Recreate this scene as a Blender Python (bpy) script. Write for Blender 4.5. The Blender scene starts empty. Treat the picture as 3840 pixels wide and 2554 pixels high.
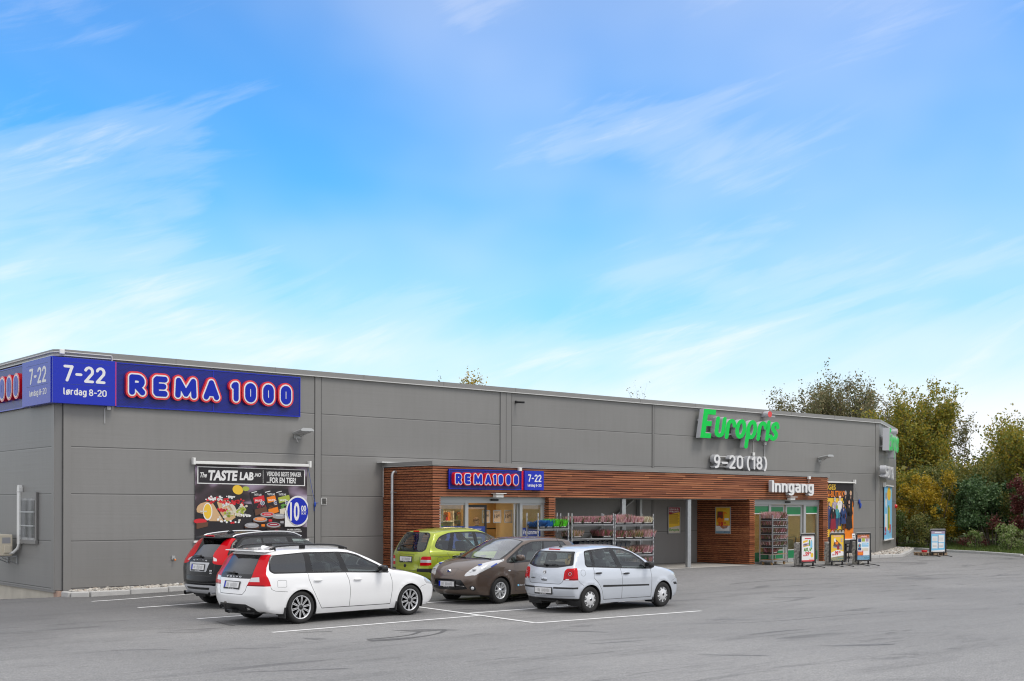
import bpy, math, random
import numpy as np
from mathutils import Vector, Matrix
from mathutils.geometry import delaunay_2d_cdt

# ------------------------------------------------------------------ camera, sky, sun
scene = bpy.context.scene
col = scene.collection
R = math.radians
random.seed(7)
rng = np.random.default_rng(7)

ANG = 0.706163            # heading of the long front wall
DV = (math.cos(ANG), math.sin(ANG))
NV = (math.sin(ANG), -math.cos(ANG))
P0 = (-11.532, 31.238)    # left front corner of the shop

cam_d = bpy.data.cameras.new('camera')
cam = bpy.data.objects.new('camera', cam_d)
col.objects.link(cam)
cam.location = (0, 0, 2.3)
cam.rotation_euler = (R(90), -0.0023, 0)
cam_d.sensor_width = 36.0
cam_d.lens = 42.75
cam_d.shift_y = 0.163
cam_d.clip_start = 0.1
cam_d.clip_end = 5000
scene.camera = cam
scene.cycles.filter_width = 1.15

scene.view_settings.view_transform = 'Standard'
scene.view_settings.look = 'None'
scene.view_settings.exposure = 0.40
scene.view_settings.gamma = 1.0

SUN_DIR = Vector((DV[0]*0.30 + NV[0]*0.85, DV[1]*0.30 + NV[1]*0.85, 0)).normalized()*math.cos(R(56)) + Vector((0, 0, math.sin(R(56))))
sun_d = bpy.data.lights.new('sun', 'SUN')
sun_d.energy = 1.3
sun_d.angle = R(22)
sun_d.color = (1.0, 0.95, 0.88)
sun = bpy.data.objects.new('sun', sun_d)
sun.rotation_euler = (-SUN_DIR).to_track_quat('-Z', 'Y').to_euler()
sun.location = (0, 0, 40)
col.objects.link(sun)

CLX, CLY = 12.5, 2.2
world = bpy.data.worlds.new('World')
scene.world = world
world.use_nodes = True
wn, wl = world.node_tree.nodes, world.node_tree.links
wn.clear()
def wnode(t, **kw):
    n = wn.new(t)
    for k, v in kw.items():
        setattr(n, k, v)
    return n
w_out = wnode('ShaderNodeOutputWorld')
w_bg = wnode('ShaderNodeBackground'); w_bg.inputs['Strength'].default_value = 0.10
wl.new(w_bg.outputs[0], w_out.inputs[0])
w_sky = wnode('ShaderNodeTexSky', sky_type='NISHITA', sun_disc=False)
w_sky.sun_elevation = R(56)
w_sky.sun_rotation = math.atan2(SUN_DIR.x, SUN_DIR.y)
w_sky.air_density = 1.0; w_sky.dust_density = 0.3; w_sky.ozone_density = 2.0
w_tc = wnode('ShaderNodeTexCoord')
w_sep = wnode('ShaderNodeSeparateXYZ')
wl.new(w_tc.outputs['Generated'], w_sep.inputs[0])
def wmath(op, a, b=None, c=None, clamp=False):
    n = wnode('ShaderNodeMath', operation=op, use_clamp=clamp)
    for i, v in enumerate((a, b, c)):
        if v is None: continue
        if isinstance(v, (int, float)): n.inputs[i].default_value = v
        else: wl.new(v, n.inputs[i])
    return n.outputs[0]
def wramp(fac, stops, interp='LINEAR'):
    n = wnode('ShaderNodeValToRGB')
    n.color_ramp.interpolation = interp
    e = n.color_ramp.elements
    while len(e) > 1: e.remove(e[-1])
    e[0].position, e[0].color = stops[0][0], tuple(stops[0][1]) + (1,)
    for p, c_ in stops[1:]:
        x = e.new(p); x.color = tuple(c_) + (1,)
    wl.new(fac, n.inputs[0])
    return n.outputs[0]
w_z = wmath('MAXIMUM', w_sep.outputs['Z'], 0.0)
# clear-air colour: the physical sky pushed towards the saturated blue of the photograph
w_tint = wnode('ShaderNodeMixRGB', blend_type='MULTIPLY'); w_tint.inputs[0].default_value = 1.0
wl.new(w_sky.outputs[0], w_tint.inputs[1])
SKY_TINT = wramp(w_z, [(0.0, (0.95, 1.0, 1.0)), (0.09, (0.40, 1.17, 1.36)), (0.17, (0.34, 1.26, 1.58)), (0.24, (0.40, 1.26, 1.70)), (0.36, (0.64, 1.30, 1.80)), (0.6, (0.9, 1.2, 1.5))])
wl.new(SKY_TINT, w_tint.inputs[2])
# cirrus: fibres drawn out along a direction that climbs to the right, in patches
w_az = wmath('ARCTAN2', w_sep.outputs['X'], w_sep.outputs['Y'])
w_el = wmath('ARCSINE', w_sep.outputs['Z'])
w_cmb = wnode('ShaderNodeCombineXYZ')
wl.new(w_az, w_cmb.inputs[0]); wl.new(w_el, w_cmb.inputs[1])
def wnoise(scale, rot, loc, nscale, detail, rough, dist):
    r0 = wnode('ShaderNodeMapping'); r0.inputs['Rotation'].default_value = (0, 0, rot)
    wl.new(w_cmb.outputs[0], r0.inputs[0])
    m = wnode('ShaderNodeMapping')
    m.inputs['Scale'].default_value = scale
    m.inputs['Location'].default_value = loc
    wl.new(r0.outputs[0], m.inputs[0])
    n = wnode('ShaderNodeTexNoise')
    n.inputs['Scale'].default_value = nscale
    n.inputs['Detail'].default_value = detail
    n.inputs['Roughness'].default_value = rough
    n.inputs['Distortion'].default_value = dist
    wl.new(m.outputs[0], n.inputs['Vector'])
    return n.outputs[0]
n_big = wnoise((3.2, 6.5, 1), R(-14), (CLX, CLY, 0), 1.0, 3, 0.5, 0.5)
n_str = wnoise((3.0, 17.0, 1), R(-17), (4.4, 1.2, 0), 1.0, 9, 0.60, 1.1)
n_fin = wnoise((9.0, 60.0, 1), R(-24), (7.4, 2.2, 0), 1.0, 7, 0.65, 0.8)
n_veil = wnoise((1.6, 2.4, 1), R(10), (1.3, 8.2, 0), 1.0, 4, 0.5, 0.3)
w_mix = wmath('ADD', wmath('MULTIPLY', n_big, 0.62), wmath('MULTIPLY', n_str, 0.42))
w_mix = wmath('ADD', w_mix, wmath('MULTIPLY', wmath('SUBTRACT', n_fin, 0.5), 0.13))
cl_low = wramp(w_z, [(0.0, (0.10, 0.10, 0.10)), (0.13, (0.075, 0.075, 0.075)), (0.22, (0.0, 0.0, 0.0))])
w_mix = wmath('ADD', w_mix, cl_low)
cl = wramp(w_mix, [(0.53, (0, 0, 0)), (0.62, (0.16, 0.16, 0.16)), (0.76, (0.68, 0.68, 0.68))], 'EASE')
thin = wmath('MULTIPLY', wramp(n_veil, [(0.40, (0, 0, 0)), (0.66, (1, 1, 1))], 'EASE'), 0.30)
haze = wramp(w_z, [(0.0, (0.97, 0.97, 0.97)), (0.07, (0.88, 0.88, 0.88)), (0.115, (0.42, 0.42, 0.42)), (0.17, (0.10, 0.10, 0.10)), (0.25, (0.0, 0.0, 0.0))], 'EASE')
# unseen white overcast added overhead, beside and behind the viewer to whiten ambient light
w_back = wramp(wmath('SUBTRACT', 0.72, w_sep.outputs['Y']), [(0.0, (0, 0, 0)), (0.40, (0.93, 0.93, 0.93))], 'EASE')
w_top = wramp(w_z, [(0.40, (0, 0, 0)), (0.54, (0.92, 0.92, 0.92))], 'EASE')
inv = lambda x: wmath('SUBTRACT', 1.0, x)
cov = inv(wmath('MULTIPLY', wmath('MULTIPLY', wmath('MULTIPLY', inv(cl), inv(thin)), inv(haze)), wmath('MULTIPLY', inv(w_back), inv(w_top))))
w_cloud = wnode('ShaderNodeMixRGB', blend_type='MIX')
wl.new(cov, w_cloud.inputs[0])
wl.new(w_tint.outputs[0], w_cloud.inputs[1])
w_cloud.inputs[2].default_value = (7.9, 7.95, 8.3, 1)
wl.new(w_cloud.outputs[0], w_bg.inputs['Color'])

# ------------------------------------------------------------------ materials
MATS = {}
def _new(name):
    m = bpy.data.materials.new(name)
    m.use_nodes = True
    return m, m.node_tree.nodes, m.node_tree.links, m.node_tree.nodes['Principled BSDF']
def mat(name, color, rough=0.6, metal=0.0, coat=0.0, spec=0.5, emit=None, estr=0.0, var=0.0, vscale=4.0, bump=0.0, bscale=40.0):
    if name in MATS: return MATS[name]
    m, n, l, b = _new(name)
    b.inputs['Base Color'].default_value = tuple(color) + (1,)
    b.inputs['Roughness'].default_value = rough
    b.inputs['Metallic'].default_value = metal
    b.inputs['Coat Weight'].default_value = coat
    b.inputs['Coat Roughness'].default_value = 0.03
    b.inputs['Specular IOR Level'].default_value = spec
    if emit:
        b.inputs['Emission Color'].default_value = tuple(emit) + (1,)
        b.inputs['Emission Strength'].default_value = estr
    if var or bump:
        tc = n.new('ShaderNodeTexCoord')
        nz = n.new('ShaderNodeTexNoise'); nz.inputs['Scale'].default_value = vscale; nz.inputs['Detail'].default_value = 6
        l.new(tc.outputs['Object'], nz.inputs['Vector'])
        if var:
            hs = n.new('ShaderNodeMixRGB'); hs.blend_type = 'MIX'
            hs.inputs[1].default_value = tuple(max(0, c_*(1-var)) for c_ in color) + (1,)
            hs.inputs[2].default_value = tuple(min(1, c_*(1+var)) for c_ in color) + (1,)
            l.new(nz.outputs[0], hs.inputs[0]); l.new(hs.outputs[0], b.inputs['Base Color'])
        if bump:
            nb = n.new('ShaderNodeTexNoise'); nb.inputs['Scale'].default_value = bscale; nb.inputs['Detail'].default_value = 5
            l.new(tc.outputs['Object'], nb.inputs['Vector'])
            bp = n.new('ShaderNodeBump'); bp.inputs['Strength'].default_value = bump; bp.inputs['Distance'].default_value = 0.02
            l.new(nb.outputs[0], bp.inputs['Height']); l.new(bp.outputs[0], b.inputs['Normal'])
    MATS[name] = m
    return m
def node(n, t, **kw):
    x = n.new(t)
    for k, v in kw.items(): setattr(x, k, v)
    return x
def ramp(n, l, fac, stops, interp='LINEAR'):
    x = n.new('ShaderNodeValToRGB'); x.color_ramp.interpolation = interp
    e = x.color_ramp.elements
    while len(e) > 1: e.remove(e[-1])
    e[0].position = stops[0][0]; e[0].color = tuple(stops[0][1]) + (1,)
    for p, c_ in stops[1:]:
        y = e.new(p); y.color = tuple(c_) + (1,)
    l.new(fac, x.inputs[0])
    return x.outputs[0]
def nmath(n, l, op, a, b=None, clamp=False):
    x = n.new('ShaderNodeMath'); x.operation = op; x.use_clamp = clamp
    for i, v in enumerate((a, b)):
        if v is None: continue
        if isinstance(v, (int, float)): x.inputs[i].default_value = v
        else: l.new(v, x.inputs[i])
    return x.outputs[0]

def glass_mat(name, tint, refl=0.06, rough=0.01):
    if name in MATS: return MATS[name]
    m = bpy.data.materials.new(name); m.use_nodes = True
    n, l = m.node_tree.nodes, m.node_tree.links
    n.clear()
    o = n.new('ShaderNodeOutputMaterial')
    tr = n.new('ShaderNodeBsdfTransparent'); tr.inputs[0].default_value = tuple(tint) + (1,)
    gl = n.new('ShaderNodeBsdfGlossy'); gl.inputs['Roughness'].default_value = rough
    gl.inputs[0].default_value = (0.95, 0.97, 1.0, 1)
    lwt = n.new('ShaderNodeLayerWeight'); lwt.inputs[0].default_value = 0.5
    f2 = nmath(n, l, 'ADD', nmath(n, l, 'MULTIPLY', nmath(n, l, 'POWER', lwt.outputs['Facing'], 4.0), 0.85), 0.045 + refl, True)
    mx = n.new('ShaderNodeMixShader')
    l.new(f2, mx.inputs[0]); l.new(tr.outputs[0], mx.inputs[1]); l.new(gl.outputs[0], mx.inputs[2])
    l.new(mx.outputs[0], o.inputs[0])
    MATS[name] = m
    return m

def cladding_mat():
    m, n, l, b = _new('grey_cladding')
    tc = n.new('ShaderNodeTexCoord')
    sp = n.new('ShaderNodeSeparateXYZ'); l.new(tc.outputs['Object'], sp.inputs[0])
    # panel joints every 1.2215 m
    f = nmath(n, l, 'FRACT', nmath(n, l, 'DIVIDE', nmath(n, l, 'SUBTRACT', sp.outputs['Z'], 0.1845-2.443), 1.2215))
    d = nmath(n, l, 'ABSOLUTE', nmath(n, l, 'SUBTRACT', f, 0.5))
    joint = nmath(n, l, 'GREATER_THAN', d, 0.4905)
    # pale highlight painted along the lip of the lower panel; every panel course has its own tone
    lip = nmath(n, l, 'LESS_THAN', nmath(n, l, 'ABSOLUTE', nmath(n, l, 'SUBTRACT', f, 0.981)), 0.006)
    row = nmath(n, l, 'FLOOR', nmath(n, l, 'DIVIDE', nmath(n, l, 'SUBTRACT', sp.outputs['Z'], 0.1845-2.443), 1.2215))
    bay = nmath(n, l, 'FLOOR', nmath(n, l, 'DIVIDE', nmath(n, l, 'SUBTRACT', sp.outputs['X'], 7.56-7.36), 7.36))
    wn_ = n.new('ShaderNodeTexWhiteNoise'); wn_.noise_dimensions = '2D'
    cbn = n.new('ShaderNodeCombineXYZ'); l.new(row, cbn.inputs[0]); l.new(bay, cbn.inputs[1]); l.new(cbn.outputs[0], wn_.inputs['Vector'])
    tone = ramp(n, l, wn_.outputs['Value'], [(0, (0.95, 0.95, 0.95)), (1, (1.04, 1.04, 1.035))])
    nz = n.new('ShaderNodeTexNoise'); nz.inputs['Scale'].default_value = 0.35; nz.inputs['Detail'].default_value = 4
    l.new(tc.outputs['Object'], nz.inputs['Vector'])
    mp = n.new('ShaderNodeMapping'); mp.inputs['Scale'].default_value = (6, 6, 0.5)
    l.new(tc.outputs['Object'], mp.inputs[0])
    n2 = n.new('ShaderNodeTexNoise'); n2.inputs['Scale'].default_value = 1.0; n2.inputs['Detail'].default_value = 5
    l.new(mp.outputs[0], n2.inputs['Vector'])
    base = ramp(n, l, nz.outputs[0], [(0.3, (0.220, 0.216, 0.209)), (0.7, (0.244, 0.240, 0.233))])
    streak = ramp(n, l, n2.outputs[0], [(0.25, (0.955, 0.955, 0.95)), (0.6, (1, 1, 1))])
    mu = n.new('ShaderNodeMixRGB'); mu.blend_type = 'MULTIPLY'; mu.inputs[0].default_value = 1
    mt = n.new('ShaderNodeMixRGB'); mt.blend_type = 'MULTIPLY'; mt.inputs[0].default_value = 1
    l.new(base, mt.inputs[1]); l.new(tone, mt.inputs[2])
    l.new(mt.outputs[0], mu.inputs[1]); l.new(streak, mu.inputs[2])
    mj = n.new('ShaderNodeMixRGB'); l.new(nmath(n, l, 'MULTIPLY', joint, 0.8), mj.inputs[0]); l.new(mu.outputs[0], mj.inputs[1]); mj.inputs[2].default_value = (0.045, 0.044, 0.043, 1)
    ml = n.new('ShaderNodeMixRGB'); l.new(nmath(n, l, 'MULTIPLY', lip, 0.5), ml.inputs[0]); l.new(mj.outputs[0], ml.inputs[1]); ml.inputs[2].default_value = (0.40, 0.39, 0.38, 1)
    l.new(ml.outputs[0], b.inputs['Base Color'])
    b.inputs['Roughness'].default_value = 0.42; b.inputs['Metallic'].default_value = 0.0
    mr = n.new('ShaderNodeMapping'); mr.inputs['Scale'].default_value = (0.15, 0.15, 9.0)
    l.new(tc.outputs['Object'], mr.inputs[0])
    wv = n.new('ShaderNodeTexNoise'); wv.inputs['Scale'].default_value = 2.0; wv.inputs['Detail'].default_value = 4
    l.new(mr.outputs[0], wv.inputs['Vector'])
    bp = n.new('ShaderNodeBump'); bp.inputs['Strength'].default_value = 0.25; bp.inputs['Distance'].default_value = 0.010
    l.new(wv.outputs[0], bp.inputs['Height']); l.new(bp.outputs[0], b.inputs['Normal'])
    MATS['grey_cladding'] = m
    return m

def asphalt_mat():
    m, n, l, b = _new('asphalt')
    tc = n.new('ShaderNodeTexCoord')
    def nz(s, d=6, r_=0.6, dist=0.0, sc=(1, 1, 1)):
        mp = n.new('ShaderNodeMapping'); mp.inputs['Scale'].default_value = sc
        l.new(tc.outputs['Object'], mp.inputs[0])
        x = n.new('ShaderNodeTexNoise'); x.inputs['Scale'].default_value = s; x.inputs['Detail'].default_value = d
        x.inputs['Roughness'].default_value = r_; x.inputs['Distortion'].default_value = dist
        l.new(mp.outputs[0], x.inputs['Vector'])
        return x.outputs[0]
    big = ramp(n, l, nz(0.10, 5, 0.55, 0.4), [(0.32, (0.200, 0.198, 0.195)), (0.52, (0.245, 0.242, 0.238)), (0.72, (0.285, 0.281, 0.275))])
    med = ramp(n, l, nz(0.9, 6, 0.65, 0.8, (0.35, 1.6, 1)), [(0.28, (0.74, 0.74, 0.74)), (0.46, (0.98, 0.98, 0.98)), (0.75, (1.08, 1.08, 1.07))])
    g1 = ramp(n, l, nz(9, 4, 0.75), [(0.28, (0.80, 0.80, 0.80)), (0.5, (1.0, 1.0, 1.0)), (0.74, (1.20, 1.195, 1.19))])
    fine = ramp(n, l, nz(38, 3, 0.8), [(0.30, (0.50, 0.50, 0.50)), (0.5, (1.0, 1.0, 1.0)), (0.70, (1.60, 1.58, 1.56))])
    # asphalt tone gets darker towards the shop front
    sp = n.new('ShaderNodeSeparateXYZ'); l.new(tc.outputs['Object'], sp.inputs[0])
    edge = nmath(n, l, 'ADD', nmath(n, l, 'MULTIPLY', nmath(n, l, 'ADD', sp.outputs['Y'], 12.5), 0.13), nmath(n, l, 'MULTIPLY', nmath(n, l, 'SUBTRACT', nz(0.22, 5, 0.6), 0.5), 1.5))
    front_tone = ramp(n, l, edge, [(0.0, (1, 1, 1)), (0.40, (0.74, 0.74, 0.74)), (0.9, (0.52, 0.52, 0.525))])
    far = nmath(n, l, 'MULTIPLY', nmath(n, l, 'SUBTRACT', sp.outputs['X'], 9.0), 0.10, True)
    nw = n.new('ShaderNodeMixRGB'); l.new(far, nw.inputs[0]); l.new(front_tone, nw.inputs[1]); nw.inputs[2].default_value = (0.86, 0.86, 0.865, 1); front_tone = nw.outputs[0]
    def mul(a, c_):
        x = n.new('ShaderNodeMixRGB'); x.blend_type = 'MULTIPLY'; x.inputs[0].default_value = 1
        l.new(a, x.inputs[1]); l.new(c_, x.inputs[2]); return x.outputs[0]
    c1 = mul(mul(mul(mul(big, med), g1), fine), front_tone)
    # tar-dark stains and wheel scuffs, each with a shape of its own
    st = ramp(n, l, nz(0.55, 7, 0.62, 1.6, (0.25, 1.3, 1)), [(0.0, (1, 1, 1)), (0.60, (1, 1, 1)), (0.66, (0.66, 0.66, 0.67)), (0.85, (0.50, 0.50, 0.51))])
    c2 = mul(c1, st)
    # pale chips
    vo = n.new('ShaderNodeTexVoronoi'); vo.inputs['Scale'].default_value = 2.3; vo.feature = 'F1'
    l.new(tc.outputs['Object'], vo.inputs['Vector'])
    chip = nmath(n, l, 'LESS_THAN', vo.outputs['Distance'], 0.045)
    mx = n.new('ShaderNodeMixRGB'); l.new(nmath(n, l, 'MULTIPLY', chip, 0.35), mx.inputs[0]); l.new(c2, mx.inputs[1]); mx.inputs[2].default_value = (0.42, 0.41, 0.40, 1)
    l.new(mx.outputs[0], b.inputs['Base Color'])
    b.inputs['Roughness'].default_value = 0.82
    bp = n.new('ShaderNodeBump'); bp.inputs['Strength'].default_value = 0.35; bp.inputs['Distance'].default_value = 0.01
    l.new(nz(70, 4, 0.7), bp.inputs['Height']); l.new(bp.outputs[0], b.inputs['Normal'])
    MATS['asphalt'] = m
    return m

def wood_mat(name, tones, axis_scale=(0.6, 8, 30)):
    m, n, l, b = _new(name)
    tc = n.new('ShaderNodeTexCoord')
    ge = n.new('ShaderNodeNewGeometry')
    mp = n.new('ShaderNodeMapping'); mp.inputs['Scale'].default_value = axis_scale
    l.new(tc.outputs['Object'], mp.inputs[0])
    ad = n.new('ShaderNodeVectorMath'); ad.operation = 'ADD'
    cb = n.new('ShaderNodeCombineXYZ'); l.new(nmath(n, l, 'MULTIPLY', ge.outputs['Random Per Island'], 90.0), cb.inputs[0])
    l.new(mp.outputs[0], ad.inputs[0]); l.new(cb.outputs[0], ad.inputs[1])
    nz = n.new('ShaderNodeTexNoise'); nz.inputs['Scale'].default_value = 1.3; nz.inputs['Detail'].default_value = 7; nz.inputs['Distortion'].default_value = 0.6
    l.new(ad.outputs[0], nz.inputs['Vector'])
    f = nmath(n, l, 'ADD', nmath(n, l, 'MULTIPLY', nz.outputs[0], 0.82), nmath(n, l, 'MULTIPLY', ge.outputs['Random Per Island'], 0.20))
    c_ = ramp(n, l, f, [(0.28, tones[0]), (0.5, tones[1]), (0.78, tones[2])])
    l.new(c_, b.inputs['Base Color'])
    b.inputs['Roughness'].default_value = 0.5
    bp = n.new('ShaderNodeBump'); bp.inputs['Strength'].default_value = 0.2; bp.inputs['Distance'].default_value = 0.005
    l.new(nz.outputs[0], bp.inputs['Height']); l.new(bp.outputs[0], b.inputs['Normal'])
    MATS[name] = m
    return m

def perforated_mat(name, color, scale=26.0):
    m, n, l, b = _new(name)
    tc = n.new('ShaderNodeTexCoord')
    sp = n.new('ShaderNodeSeparateXYZ'); l.new(tc.outputs['Object'], sp.inputs[0])
    def dots(ox, oz):
        fx = nmath(n, l, 'SUBTRACT', nmath(n, l, 'FRACT', nmath(n, l, 'ADD', nmath(n, l, 'MULTIPLY', sp.outputs['X'], scale), ox)), 0.5)
        fz = nmath(n, l, 'SUBTRACT', nmath(n, l, 'FRACT', nmath(n, l, 'ADD', nmath(n, l, 'MULTIPLY', sp.outputs['Z'], scale*0.58), oz)), 0.5)
        dd = nmath(n, l, 'ADD', nmath(n, l, 'POWER', nmath(n, l, 'ABSOLUTE', fx), 2.0), nmath(n, l, 'POWER', nmath(n, l, 'MULTIPLY', nmath(n, l, 'ABSOLUTE', fz), 1.72), 2.0))
        return nmath(n, l, 'LESS_THAN', dd, 0.07)
    hole = nmath(n, l, 'MAXIMUM', dots(0, 0), dots(0.5, 0.5))
    mx = n.new('ShaderNodeMixRGB'); l.new(hole, mx.inputs[0])
    mx.inputs[1].default_value = tuple(color) + (1,); mx.inputs[2].default_value = (0.012, 0.014, 0.05, 1)
    l.new(mx.outputs[0], b.inputs['Base Color'])
    b.inputs['Roughness'].default_value = 0.32; b.inputs['Specular IOR Level'].default_value = 0.4
    MATS[name] = m
    return m

def paint(name, color, metal=0.0, rough=0.35, film=0.55, coat=1.0, spec=0.5):
    m, n, l, b = _new(name)
    b.inputs['Base Color'].default_value = tuple(color) + (1,)
    b.inputs['Metallic'].default_value = metal
    b.inputs['Roughness'].default_value = rough
    b.inputs['Coat Weight'].default_value = coat
    b.inputs['Specular IOR Level'].default_value = spec
    b.inputs['Coat Roughness'].default_value = 0.035
    # road film near the sills and a little unevenness of the lacquer
    tc = n.new('ShaderNodeTexCoord')
    sp = n.new('ShaderNodeSeparateXYZ'); l.new(tc.outputs['Object'], sp.inputs[0])
    nz = n.new('ShaderNodeTexNoise'); nz.inputs['Scale'].default_value = 5.0; nz.inputs['Detail'].default_value = 6
    l.new(tc.outputs['Object'], nz.inputs['Vector'])
    h = nmath(n, l, 'SUBTRACT', 1.0, nmath(n, l, 'MULTIPLY', sp.outputs['Z'], 1.7), True)
    fac = nmath(n, l, 'MULTIPLY', nmath(n, l, 'MULTIPLY', h, nz.outputs[0]), film)
    mx = n.new('ShaderNodeMixRGB'); l.new(fac, mx.inputs[0])
    mx.inputs[1].default_value = tuple(color) + (1,); mx.inputs[2].default_value = (0.22, 0.20, 0.175, 1)
    l.new(mx.outputs[0], b.inputs['Base Color'])
    MATS[name] = m
    return m

def leaf_mat(name, cols, trans=0.25):
    m, n, l, b = _new(name)
    ge = n.new('ShaderNodeNewGeometry')
    c_ = ramp(n, l, ge.outputs['Random Per Island'], [(i/(len(cols)-1), cc) for i, cc in enumerate(cols)])
    l.new(c_, b.inputs['Base Color'])
    b.inputs['Roughness'].default_value = 0.55
    tl = n.new('ShaderNodeBsdfTranslucent'); l.new(c_, tl.inputs[0])
    mx = n.new('ShaderNodeMixShader'); mx.inputs[0].default_value = trans
    o = [x for x in n if x.type == 'OUTPUT_MATERIAL'][0]
    l.new(b.outputs[0], mx.inputs[1]); l.new(tl.outputs[0], mx.inputs[2]); l.new(mx.outputs[0], o.inputs[0])
    MATS[name] = m
    return m

cladding_mat(); asphalt_mat()
wood_mat('cedar_slats', [(0.105, 0.028, 0.012), (0.29, 0.090, 0.035), (0.52, 0.21, 0.09)])
perforated_mat('blue_perforated', (0.006, 0.016, 0.27))
perforated_mat('blue_perforated_small', (0.008, 0.014, 0.25), 22.0)
mat('trim_grey', (0.225, 0.22, 0.212), 0.40, var=0.05, vscale=0.8)
mat('cap_grey', (0.24, 0.237, 0.23), 0.38, var=0.08, vscale=1.2)
mat('bead_white', (0.60, 0.60, 0.59), 0.35)
mat('roof_felt', (0.06, 0.06, 0.06), 0.9)
mat('dark_gap', (0.012, 0.011, 0.010), 0.9)
mat('concrete', (0.55, 0.51, 0.43), 0.85, var=0.22, vscale=2.5, bump=0.3)
mat('concrete_pink', (0.42, 0.29, 0.23), 0.85, var=0.15, vscale=3)
mat('kerb_stone', (0.47, 0.465, 0.45), 0.85, var=0.18, vscale=5, bump=0.3)
mat('slab', (0.40, 0.38, 0.35), 0.85, var=0.15, vscale=2)
mat('line_white', (0.74, 0.74, 0.73), 0.75, var=0.15, vscale=7)
mat('sign_blue', (0.003, 0.020, 0.44), 0.20, spec=0.42)
mat('letter_blue', (0.002, 0.018, 0.40), 0.15, spec=0.25)
mat('letter_white', (0.78, 0.78, 0.78), 0.4)
mat('letter_red', (0.72, 0.008, 0.010), 0.25, coat=0.6)
mat('letter_green', (0.006, 0.62, 0.085), 0.5, spec=0.2)
mat('letter_side', (0.50, 0.51, 0.53), 0.45)
mat('white_paint', (0.78, 0.78, 0.76), 0.4)
mat('black_paint', (0.012, 0.012, 0.013), 0.35)
mat('galv', (0.45, 0.46, 0.47), 0.38, 0.75, var=0.2, vscale=9)
mat('alu', (0.42, 0.43, 0.43), 0.42, 0.25)
mat('cream', (0.66, 0.60, 0.48), 0.5)
mat('black_plastic', (0.018, 0.018, 0.019), 0.5)
mat('rubber', (0.016, 0.016, 0.016), 0.8, bump=0.3, bscale=60)
mat('dark_grey', (0.05, 0.05, 0.05), 0.6)

# ------------------------------------------------------------------ geometry helpers
def W(u, v, z):
    return Vector((P0[0]+DV[0]*u+NV[0]*v, P0[1]+DV[1]*u+NV[1]*v, z))
def S(t):
    t = min(1.0, max(0.0, t)); return t*t*(3-2*t)
def ground_z(u, v):
    z = 0.10*S((u+0.4)/6.5)*S((8.5-v)/3.0) + 0.075*S((6.5-v)/2.5)*S((u-6.0)/5.0)
    if v < 0.3:
        z -= 0.08*min(14, max(0.0, 0.3-v))*S((0.02-u)/0.16)
    return z

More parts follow.
